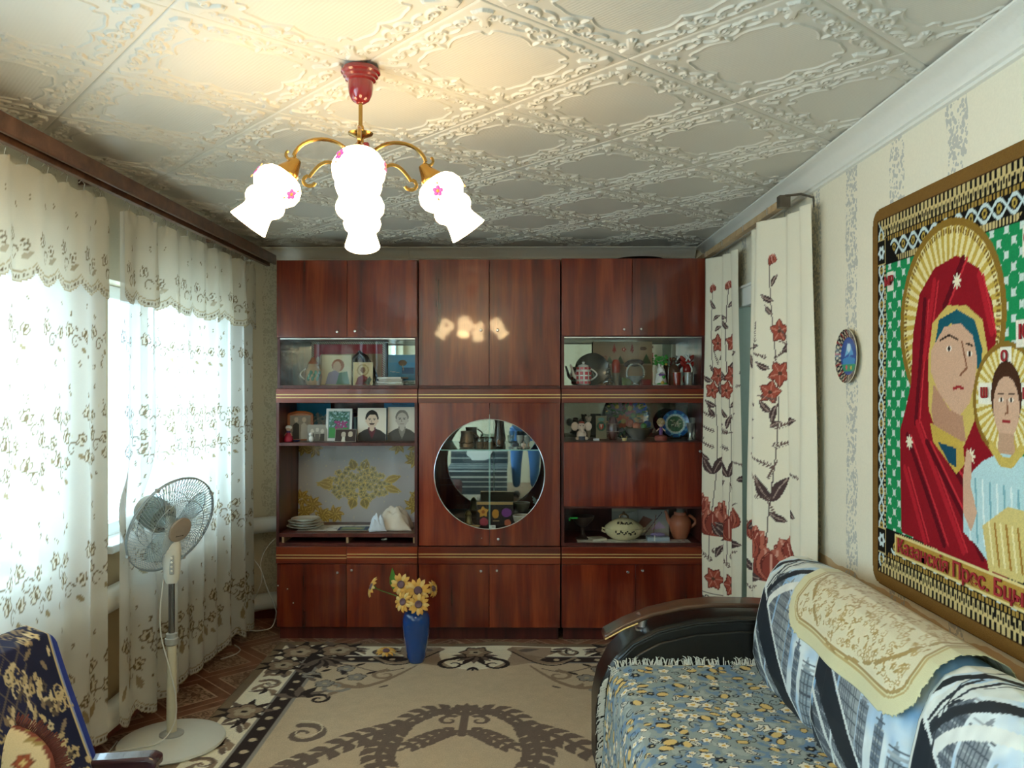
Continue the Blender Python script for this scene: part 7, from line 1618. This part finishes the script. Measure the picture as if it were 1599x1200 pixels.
# ---- glazed niche above the flap (middle right)
Y = 4.85; PK = pm('pale_pink', '#ecd2be', 0.45, var=0.08)
item('elephant_figurine', 'pink seated elephant figurine in a red cap', 'figurine', sx(908, Y), Y, ZRT, [('body', G().ball((0, 0, 0.030), (0.030, 0.024, 0.030)), PK), ('head', G().ball((0, -0.010, 0.078), (0.026, 0.022, 0.024)), PK), ('ears', G().ball((-0.040, 0, 0.080), (0.022, 0.006, 0.026)).ball((0.040, 0, 0.080), (0.022, 0.006, 0.026)), PK), ('trunk', G().tube([(0, -0.028, 0.072), (0.002, -0.040, 0.058), (0.008, -0.042, 0.046), (0.014, -0.04, 0.052)], [.010, .008, .006, .005], 8), PK), ('feet', G().ball((-0.026, -0.022, 0.010), (0.012, 0.014, 0.010)).ball((0.026, -0.022, 0.010), (0.012, 0.014, 0.010)), PK), ('cap', G().ball((0, 0, 0.102), (0.018, 0.018, 0.010)), pm('red_cap', '#a8402c', 0.5)), ('eyes', G().ball((-0.009, -0.031, 0.086), .003, 6, 5).ball((0.009, -0.031, 0.086), .003, 6, 5), BLK), ('drum', lathe_at([(0.020, 0), (0.020, 0.022)], 16, c=(0, -0.028, 0)), pm('slate_blue', '#3c4654', 0.5))])
item('mouse_figurine', 'little pale mouse figurine perched behind the elephant', 'figurine', sx(919, 4.93), 4.93, ZRT, [('body', G().ball((0, 0, 0.055), (0.014, 0.012, 0.055)), pm('beige_fig', '#a8937c', 0.5)), ('head', G().ball((0, -0.004, 0.118), 0.016), pm('beige_fig', '#a8937c')), ('ears', G().ball((-0.012, 0, 0.130), (0.008, 0.004, 0.008), 8, 6).ball((0.012, 0, 0.130), (0.008, 0.004, 0.008), 8, 6), pm('beige_fig', '#a8937c'))])
Y = 4.92; cv = Canvas(0.065, 0.14, .003, '#8a8264'); w, h = cv.w, cv.h; cv.disc(w*.5, h*.55, w*.42, '#2c5c46', h*.2); cv.poly([(w*.3, h*.65), (w*.7, h*.65), (w*.7, h*.48), (w*.5, h*.4), (w*.3, h*.48)], '#c94a2c'); cv.poly([(w*.4, h*.62), (w*.6, h*.62), (w*.5, h*.45)], '#e6dcc4'); cv.disc(w*.5, h*.85, w*.3, '#6f9a8a', h*.08)
card('crest_card', 'olive card with a green and red shield emblem', 'card', cv, (sx(939, Y), Y, ZRT), tilt=0.08)
item('white_lighter', 'small white carton in front of the shield card', 'box', sx(931, 4.79), 4.79, ZRT, [('carton', flatbox(.034, .018, .012), WHT, None, .001), ('carton_flap', G().box(-.017, .017, -.0095, -.009, .002, .012), pm('pale_grey', '#b3b8c0', 0.5))])
Y = 4.85
item('brown_vase', 'dark red-brown egg-shaped vase with fine rings', 'vase', sx(957, Y), Y, ZRT, [('vase_body', lathe_at([(0.020, 0), (0.026, 0.006), (0.034, 0.04), (0.034, 0.075), (0.026, 0.115), (0.016, 0.138), (0.012, 0.138)], 28), pm('oxblood_glaze', '#4a1c1a', 0.15, coat=0.9)), ('glaze_rings', G().tube([(0.0345*math.cos(a), 0.0345*math.sin(a), 0.05) for a in np.linspace(0, 2*PI, 32)[:-1]], .0012, 5, closed=True).tube([(0.031*math.cos(a), 0.031*math.sin(a), 0.096) for a in np.linspace(0, 2*PI, 32)[:-1]], .0012, 5, closed=True), pm('tan_line', '#8f6a50', 0.4))])
Y = 5.06; R = 0.138; cv = Canvas(2*R, 2*R, .004, '#1c1a18', -R, -R); q = random.Random(3)
for x_, y_, r, c, ct in ((0.02, 0.05, .055, '#8c2f4a', '#c9a04a'), (0.085, 0.06, .050, '#2c4f9c', '#d8c070'), (-0.06, 0.06, .045, '#7a6a72', '#c9a04a'), (0.09, -0.03, .05, '#b98a3c', '#5c3a1c'), (-0.02, -0.03, .05, '#b3502c', '#e0c070')): cv.flower(x_, y_, r, 9, c, ct, '#2f4a2c', 0, .6)
for k in range(50): a = q.uniform(0, 6.28); r = q.uniform(.02, .14); cv.leaf(r*math.cos(a), r*math.sin(a), a, .035, .013, q.choice(('#3f6a3a', '#2f5230', '#5c7a3a')))
for k in range(24): a = k*PI/12; cv.disc(.127*math.cos(a), .127*math.sin(a), .005, '#c9a04a')
r = np.hypot(cv.X, cv.Y); k = np.where(r > R, R/np.maximum(r, 1e-9), 1); P = np.stack([cv.X*k, -0.006-0.02*(np.minimum(r, R)/R)**3, cv.Y*k+R*0.72], -1)
tt = thing('painted_tray', 'round black tray painted with bright flowers at the back of the niche', 'tray', (sx(978, Y), Y, ZRT)); tt.location.z = ZRT+0.032
me = grid_mesh('painted_face', P, cv.a); me.materials.append(colmat('tray_paint', 0.25, weave=0.02, coat=0.6)); o = bpy.data.objects.new('painted_face', me); COL.objects.link(o); o.parent = tt
g = lathe_at([(0, 0), (R*.9, 0.002), (R, 0.024), (R, 0.020), (R*.9, -0.002), (0, -0.003)], 40); g.v = [(p[0], -p[2], p[1]+R*0.72) for p in g.v]; obj('tray_back', g, BLK, tt, local=True)
obj('tray_prop', G().box(-.03, .03, -.01, .03, -0.032, 0.0), BLK, tt, local=True)
Y = 4.90; q = random.Random(6); tb = item('painted_bowl', 'dark carved bowl heaped with orange and blue trinkets', 'bowl', sx(998, Y), Y, ZRT, [('bowl', lathe_at([(0.035, 0), (0.040, 0.006), (0.075, 0.040), (0.088, 0.068), (0.084, 0.068), (0.07, 0.042), (0, 0.012)], 32), pm('dark_carved', '#3c3026', 0.5, var=0.4, scale=60, bump=0.6)), ('bowl_rim', G().tube([(0.086*math.cos(a), 0.086*math.sin(a), 0.068) for a in np.linspace(0, 2*PI, 36)[:-1]], .003, 6, closed=True), BRZ)])
for k, (dx, dy, r, c, lab) in enumerate(((-0.055, 0, .026, '#b3502c', 'orange ball at the left of the dark bowl'), (-0.02, -0.02, .024, '#c9602c', 'bright orange ball near the front of the dark bowl'), (0.01, 0.0, .026, '#8f3a2c', 'rust-coloured ball in the middle of the dark bowl'), (0.048, 0.0, .024, '#28508c', 'blue ball at the right of the dark bowl'), (0.02, -0.045, .018, '#3f7a3a', 'green ball at the front rim of the dark bowl'))):
    zz = ZRT+np.interp(math.hypot(dx, dy)+r*0.6, [0, 0.07, 0.084], [0.013, 0.043, 0.068])+r+0.026
    tag(obj('trinket_ball', G().ball((0, 0, 0), (r, r, r*.96), 16, 10), pm('ball_'+c[1:], c, 0.35, coat=0.4, var=0.3, scale=80), loc=(sx(998, Y)+dx, Y+dy, zz), local=True), lab, 'ornament', 'coloured balls in the dark bowl')
item('small_candle', 'tiny gold-topped candle in front of the dark bowl', 'candle', sx(975, 4.78), 4.78, ZRT, [('cup', lathe_at([(0.013, 0), (0.015, 0.016), (0.013, 0.016), (0, 0.012)], 16), GOLD), ('wax', lathe_at([(0.012, 0.010), (0.012, 0.014), (0, 0.014)], 12), pm('wax', '#e8dcc0'))])
Y = 4.80; g = G(); q = random.Random(2)
for k in range(60): a, b = q.uniform(0, 6.28), q.uniform(-.4, 1.5); g.ball((0.020*math.cos(a)*math.cos(b), 0.020*math.sin(a)*math.cos(b), 0.105+0.022*math.sin(b)), .006, 6, 4)
item('yarn_doll', 'doll with blond yarn hair and a red wicker skirt', 'doll', sx(1032, Y), Y, ZRT, [('skirt', lathe_at([(0.034, 0), (0.038, 0.012), (0.034, 0.026), (0.012, 0.034)], 24, flute=lambda a, z: 1+.06*math.sin(a*12)), pm('wicker_red', '#9c4a44', 0.7, var=0.4, scale=90, bump=0.6)), ('bodice', lathe_at([(0.010, 0.03), (0.012, 0.055), (0.008, 0.078)], 14), PUR), ('arms', G().tube([(-.010, 0, .07), (-.026, -.004, .055)], .004, 6).tube([(.010, 0, .07), (.026, -.004, .055)], .004, 6), pm('doll_skin', '#d6b49c')), ('head', G().ball((0, -0.004, 0.098), .018), pm('doll_skin', '#d6b49c')), ('yarn_hair', g, pm('yarn', '#b39a70', 0.9, var=0.3))])
bpy.data.objects['yarn_hair']['kind'] = 'stuff'
Y = 4.95; R = 0.084; cv = Canvas(2*R, 2*R, .0035, '#2f7fae', -R, -R); r = np.hypot(cv.X, cv.Y); a = np.arctan2(cv.Y, cv.X)
cv.a[r > R*.72] = lin('#1f5a9c'); cv.a[(r > R*.75) & (r < R*.92) & (np.sin(a*9) > .6)] = lin('#5aa8d0'); cv.a[(np.abs(r-R*.70) < .003)] = lin('#a8d4dc'); cv.a[r < R*.62] = lin('#3a6a4a'); cv.a[np.abs(r-R*.62) < .003] = lin('#d8e0d4'); q = random.Random(7)
for k in range(40): t_ = q.uniform(0, 6.28); rr = q.uniform(0, R*.5); cv.leaf(rr*math.cos(t_), rr*math.sin(t_), q.uniform(0, 6), .018, .008, q.choice(('#c9d0b8', '#8fa87c', '#2c4a34')))
k = np.where(r > R, R/np.maximum(r, 1e-9), 1); P = np.stack([cv.X*k, -0.002-0.014*(np.minimum(r, R)/R)**3, cv.Y*k+R+.006], -1)
tt = thing('blue_plate', 'blue souvenir plate with a green centre standing on its edge', 'plate', (sx(1055, Y), Y, ZRT)); tt.rotation_euler = (-0.15, 0, 0)
me = grid_mesh('painted_face', P, cv.a); me.materials.append(colmat('plate_paint', 0.25)); o = bpy.data.objects.new('painted_face', me); COL.objects.link(o); o.parent = tt
g = lathe_at([(0, 0), (R*.7, 0.002), (R, 0.015), (R, 0.011), (R*.7, -0.002), (0, -0.003)], 40); g.v = [(p[0], -p[2], p[1]+R+.006) for p in g.v]; obj('plate_back', g, pm('blue_back', '#1f4f8c', 0.3), tt, local=True)
obj('plate_stand', G().box(-.03, .03, -.03, .035, 0, .006).box(-.03, -.024, -.03, -.024, 0, .02).box(.024, .03, -.03, -.024, 0, .02), BLK, tt, local=True)
for k, (px, hh) in enumerate(((1078, .10), (1086, .13))):
    item('crystal_vase', ('short faceted crystal vase beside the blue plate', 'taller faceted crystal vase in the niche corner')[k], 'vase', sx(px, 4.86), 4.86+.05*k, ZRT, [('vase_body', lathe_at([(0.014, 0), (0.016, .004), (0.010, .02), (0.018, hh*.7), (0.026, hh), (0.024, hh), (0.015, hh*.68), (0, .02)], 12), pm('crystal', '#b9bdb8')), ('vase_foot', lathe_at([(0.018, 0), (0.018, .003), (.010, .006)], 12), pm('crystal', '#b9bdb8'))], group='crystal vases in the right niche')

# ---- lowest glazed niche (right)
Y = 4.85
item('footed_bowl', 'dark footed metal bowl at the left of the lowest niche', 'bowl', sx(910, Y), Y, ZRB, [('bowl', lathe_at([(0.014, .07), (0.030, .080), (.062, .115), (.070, .135), (.066, .135), (.055, .115), (0, .09)], 28), pm('dark_metal', '#4a3a34', 0.35, metal=0.5, var=0.3)), ('foot', lathe_at([(0.044, 0), (0.044, .006), (.020, .016), (.010, .035), (.014, .07)], 24), pm('dark_metal', '#4a3a34'))])
item('green_clip', 'bright green ribbon on the rim of the footed bowl', 'ribbon', sx(896, 4.80), 4.792, ZRB+.1275, [('ribbon', G().box(-.024, .022, -.006, .006, 0, .010), pm('neon_green', '#2fb44a', 0.5), None, .002), ('ribbon_tail', G().box(-.030, -.022, -.005, .005, -.012, .003), pm('neon_green', '#2fb44a'))])
Y = 4.84; CRM = pm('cream_tureen', '#e6daae', 0.25, coat=0.6, var=0.06)
fl_ = lambda a, z: 1+.025*abs(math.sin(a*7))
orn = G(); q = random.Random(4)
for j, (zz, rr) in enumerate(((0.052, .1125), (0.100, .083))):
    for k in range(-6, 7):
        a = -PI/2+k*0.085; orn.ball((rr*1.01*math.cos(a), rr*.86*math.sin(a), zz+.008*math.sin(k*1.7)), (.006, .003, .005+.003*(k % 3 == 0)), 7, 5)
item('tureen', 'cream lidded tureen with dark scroll ornament in the lowest niche', 'tureen', sx(974, Y), Y, ZRB, [('tureen_bowl', lathe_at([(.060, 0), (.070, .004), (.098, .025), (.112, .050), (.112, .066), (.106, .070)], 42, sy=.85, flute=fl_), CRM), ('lid', lathe_at([(.112, .070), (.108, .078), (.085, .098), (.055, .116), (.030, .124), (0, .127)], 42, sy=.85, flute=fl_), CRM), ('lid_knob', G().tube([(-.024, 0, .122), (-.022, 0, .140), (-.006, 0, .150), (.012, 0, .146), (.024, 0, .136), (.026, 0, .122)], .006, 8).ball((0, 0, .156), (.008, .007, .010), 8, 6), BRZ), ('dark_ornament', orn, pm('dark_ornament', '#3c3426', 0.5)), ('side_handle', G().tube([(-.108, 0, .06), (-.128, 0, .066), (-.130, 0, .050), (-.108, 0, .040)], .006, 8), CRM), ('side_handle', G().tube([(.108, 0, .06), (.128, 0, .066), (.130, 0, .050), (.108, 0, .040)], .006, 8), CRM), ('stand', lathe_at([(.058, -0.0), (.062, .003)], 30, sy=.85), BRZ)])
Y = 4.87
item('clay_jug', 'reddish clay jug with spout and looped handle in the lowest niche', 'jug', sx(1062, Y), Y, ZRB, [('jug_body', lathe_at([(.042, 0), (.046, .004), (.062, .045), (.072, .085), (.070, .115), (.052, .142), (.040, .152), (.038, .165), (.042, .170), (.038, .170), (.034, .155)], 32), CLAY), ('spout', G().tube([(-.060, 0, .10), (-.080, 0, .125), (-.088, 0, .160), (-.098, 0, .178)], [.018, .013, .010, .009], 10), CLAY), ('jug_handle', handle(.055, .065, .150, .045, .010), CLAY), ('cup_on_top', lathe_at([(.030, .170), (.022, .180), (.034, .205), (.036, .214), (.033, .214), (.020, .184)], 24), pm('dim_glass', '#8a8478', .2, coat=.6))]).scale = (.92, .92, .92)
Y = 4.95; cv = Canvas(.19, .16, .004, '#b3aea4'); w, h = cv.w, cv.h; cv.poly([(0, 0), (w*.5, h*.6), (w*.2, h*.75), (0, h*.4)], '#8a5a4a'); cv.poly([(w*.4, h*.2), (w*.9, h*.3), (w*.7, h*.55)], '#c3a8c8'); cv.stroke([(w*.2, 0), (w*.8, h*.9)], .004, '#6a4a5c'); cv.stroke([(w*.5, 0), (w*.6, h*.8)], .005, '#9a6a5c')
card('greeting_card', 'grey greeting card with a flower print behind the tureen', 'card', cv, (sx(1020, Y), Y, ZRB), tilt=0.35, rotz=-.1)
cv = Canvas(.24, .185, .004, '#a8a492'); w, h = cv.w, cv.h; cv.rect(0, w, h*.7, h, '#c9c4a8'); cv.poly([(w*.3, h*.2), (w, h*.6), (w, h*.85), (w*.3, h*.6)], '#d0ccc0')
card('cream_box_lid', 'cream carton leaning at the back of the lowest niche', 'box', cv, (sx(985, 5.08), 5.05, ZRB), tilt=.06, th=.02)
item('white_gift_box', 'flat pale blue-white box with a paper tab between tureen and jug', 'box', sx(1027, 4.80), 4.80, ZRB, [('box_body', flatbox(.13, .07, .024), pm('pale_blue_card', '#a8b4be', .5), None, .002), ('box_tab', G().box(-.028, -.020, -.0365, -.0355, .002, .036), PAINT), ('violet_tissue', G().ball((0, 0, .034), (.045, .02, .012), 12, 6), pm('violet_tissue', '#9c8ab8', .7, var=.4, scale=60, bump=.8))])
item('notebook', 'pale paperback lying beside the footed bowl', 'book', sx(931, 4.80), 4.81, ZRB, [('cover', G().box(-.04, .05, -.04, .04, 0, .014), pm('pale_cover', '#b0a48e', .6), None, .001), ('pages', G().box(-.039, .0505, -.041, .039, .002, .012), pm('page_edges', '#d8d0bc'))], rotz=.35)
cv = Canvas(.66, .10, .005, '#e4ded6'); q = random.Random(2)
for k in range(40): cv.flower(q.uniform(0, .66), q.uniform(0, .1), .012, 5, '#a89aa0', '#d8d0cc')
ob = card('shelf_paper', 'pale flowered paper under the tureen and the clay jug', 'paper', cv, (sx(990, 4.75), 4.735, ZRB-0.0003), th=0.0008); ob.rotation_euler = (-PI/2, 0, 0)

# ================================================================== what the round mirror shows of the room behind the camera
def striped_chair():
    x0, x1, y0, y1 = -0.92, -0.16, -0.72, 0.06
    t = thing('covered_chair', 'low armchair under a striped cover, reflected in the round mirror', 'armchair', ((x0+x1)/2, (y0+y1)/2, 0))
    obj('chair_body', G().box(x0+.02, x1-.02, y0+.02, y1-.02, 0.02, 0.40), pm('dark_ticking', '#39424a'), t, bevel=.02)
    obj('chair_back', G().box(x0+.02, x1-.02, y0-.06, y0+.14, 0.40, 0.58), pm('dark_ticking', '#39424a'), t, bevel=.04)
    p = np.array([(0.08, 0.10), (0.078, 0.38), (0.05, 0.42), (-0.3, 0.425), (-0.55, 0.43), (-0.572, 0.5), (-0.575, 0.56), (-0.60, 0.60), (-0.79, 0.60)]); d = np.r_[0, np.cumsum(np.hypot(*np.diff(p, axis=0).T))]
    cv = Canvas(x1-x0, d[-1], 0.009, '#3c4448'); s = cv.Y
    for f, w_ in ((.10, .01), (.16, .006), (.22, .014), (.30, .006), (.38, .006), (.46, .014), (.52, .006), (.7, .01), (.78, .006), (.9, .014), (1.0, .006), (1.1, .01), (1.2, .006)): cv.a[np.abs(s-f) < w_/1.6] = lin('#cfd2c8')
    P = np.stack([x0+cv.X, np.interp(s, d, p[:,0]), np.interp(s, d, p[:,1])], -1)-np.array(wloc(t)); me = grid_mesh('striped_cover', P, cv.a); me.materials.append(colmat('striped_cloth', .9, weave=.08)); o = bpy.data.objects.new('striped_cover', me); COL.objects.link(o); o.parent = t
    g = G(); q = random.Random(3)
    for k in range(120): x = x0+(x1-x0)*k/119; g.tube([(x, .081, .105), (x+q.uniform(-.01, .01), .084, .025)], .004, 4, caps=False)
    f = obj('fringe', g, pm('cotton_fringe', '#cfcdbf'), t); f['kind'] = 'stuff'
striped_chair()
g = G(); sc_ = [(0.17*math.cos(a)*(1+.05*math.cos(9*a)), 0.15*math.sin(a)*(1+.05*math.cos(9*a))) for a in np.linspace(PI, 2*PI, 30)]
g.prism([(-0.54+x, 0.60+z) for x, z in sc_], -0.566, -0.563, 'xz')
tag(obj('lace_doily', g, pm('lace_white', '#e6e4da', .8), loc=(-0.54, -0.565, 0.45)), 'white half-round doily hanging over the striped chair, seen in the mirror', 'doily')
def person():
    px, py = 0.07, -0.42
    t = thing('person', 'person in jeans and dark jacket photographing the room, reflected in the round mirror', 'person', (px, py, 0))
    def skin(name, V, E, R, m, root=0):
        me = bpy.data.meshes.new(name); me.from_pydata(V, E, []); me.materials.append(m); o = bpy.data.objects.new(name, me); COL.objects.link(o); o.parent = t
        k = o.modifiers.new('skin', 'SKIN'); k.use_smooth_shade = True; sv = me.skin_vertices[0].data
        for i, r in enumerate(R): sv[i].radius = (r, r) if not isinstance(r, tuple) else r
        sv[root].use_root = True; o.modifiers.new('sub', 'SUBSURF').levels = 1; o.modifiers['sub'].render_levels = 2; return o
    def chains(cs):
        V, E, R = [], [], []; idx = {}
        for c in cs:
            prev = None
            for (p, r) in c:
                key = tuple(round(a, 4) for a in p)
                if key not in idx: idx[key] = len(V); V.append(p); R.append(r)
                i = idx[key]
                if prev is not None: E.append((prev, i))
                prev = i
        return V, E, R
    SK = pm('skin_tone', '#c99a7c', .5, var=.05); JE = pm('blue_denim', '#3f6a9c', .85, var=.2, scale=120, bump=.4); JK = pm('dark_jacket', '#2c2c30', .8, var=.2); SH = pm('grey_shoe', '#3a3634', .6)
    pel = ((0, 0, .95), (.16, .11))
    legs = [[pel, ((s*.10, 0, .86), .115), ((s*.12, .02, .50), .080), ((s*.115, -.01, .12), .050)] for s in (1, -1)]
    skin('trousers', *chains(legs), JE)
    tors = [((0, 0, .95), (.16, .11)), ((0, 0, 1.15), (.16, .11)), ((0, 0, 1.36), (.17, .10)), ((0, .005, 1.45), (.09, .07))]
    arms = [[((0, 0, 1.36), (.17, .10)), ((s*.20, 0, 1.40), .065), ((s*.25, .10, 1.18), .05), ((s*.10-.12, .30, 1.38), .036)] for s in (1, -1)]
    skin('jacket', *chains([tors]+arms), JK)
    head = [((0, .005, 1.43), .055), ((0, .015, 1.52), .055), ((0, .03, 1.59), (.072, .085)), ((0, .02, 1.68), (.078, .095)), ((0, .01, 1.73), (.06, .075))]
    hd = skin('head', *chains([head]), SK)
    for s in (1, -1): obj('ear', G().ball((s*.078, .02, 1.64), (.012, .02, .03), 10, 8), SK, hd, local=True); obj('eye', G().ball((s*.03, .108, 1.655), (.013, .008, .008), 10, 6), BLK, hd, local=True)
    obj('nose', G().ball((0, .122, 1.62), (.013, .018, .022), 10, 8), SK, hd, local=True); obj('mouth', G().ball((0, .112, 1.575), (.024, .006, .006), 10, 6), pm('lip', '#9c5a50', .5), hd, local=True)
    obj('hair', G().ball((0, .0, 1.69), (.092, .105, .075), 18, 12), pm('dark_hair', '#2a201a', .8, var=.3, scale=90, bump=.6), hd, local=True)
    for s in (1, -1):
        w = (s*.10-.12, .31, 1.385); c = [[(w, .030), ((w[0]-s*.01, .345, 1.41), (.036, .022))]]
        for k in range(4):
            b = (w[0]-s*(.01)+s*.0+(.0), .352, 1.405+.016*k-.02); c.append([((w[0]-s*.01, .345, 1.41), (.036, .022)), (b, .009), ((b[0]-s*.03, .372-.004*k, b[2]+.012), .0085), ((b[0]-s*(.052-.004*k), .362, b[2]+.016), .0075)])
        c.append([((w[0]-s*.01, .345, 1.41), (.036, .022)), ((w[0]-s*.02, .335, 1.375), .010), ((w[0]-s*.045, .338, 1.372), .009)])
        skin('hand', *chains(c), SK)
        obj('shoe', G().ball((s*.115, .05, .045), (.05, .14, .045), 16, 10), SH, t, local=True)
    tag(obj('phone', G().box(-.04, .04, -.004, .004, -.075, .075), BLK, loc=(px-.12, py+.37, 1.44), local=True, bevel=.004), 'dark phone held up by the person behind the camera', 'phone')
person()
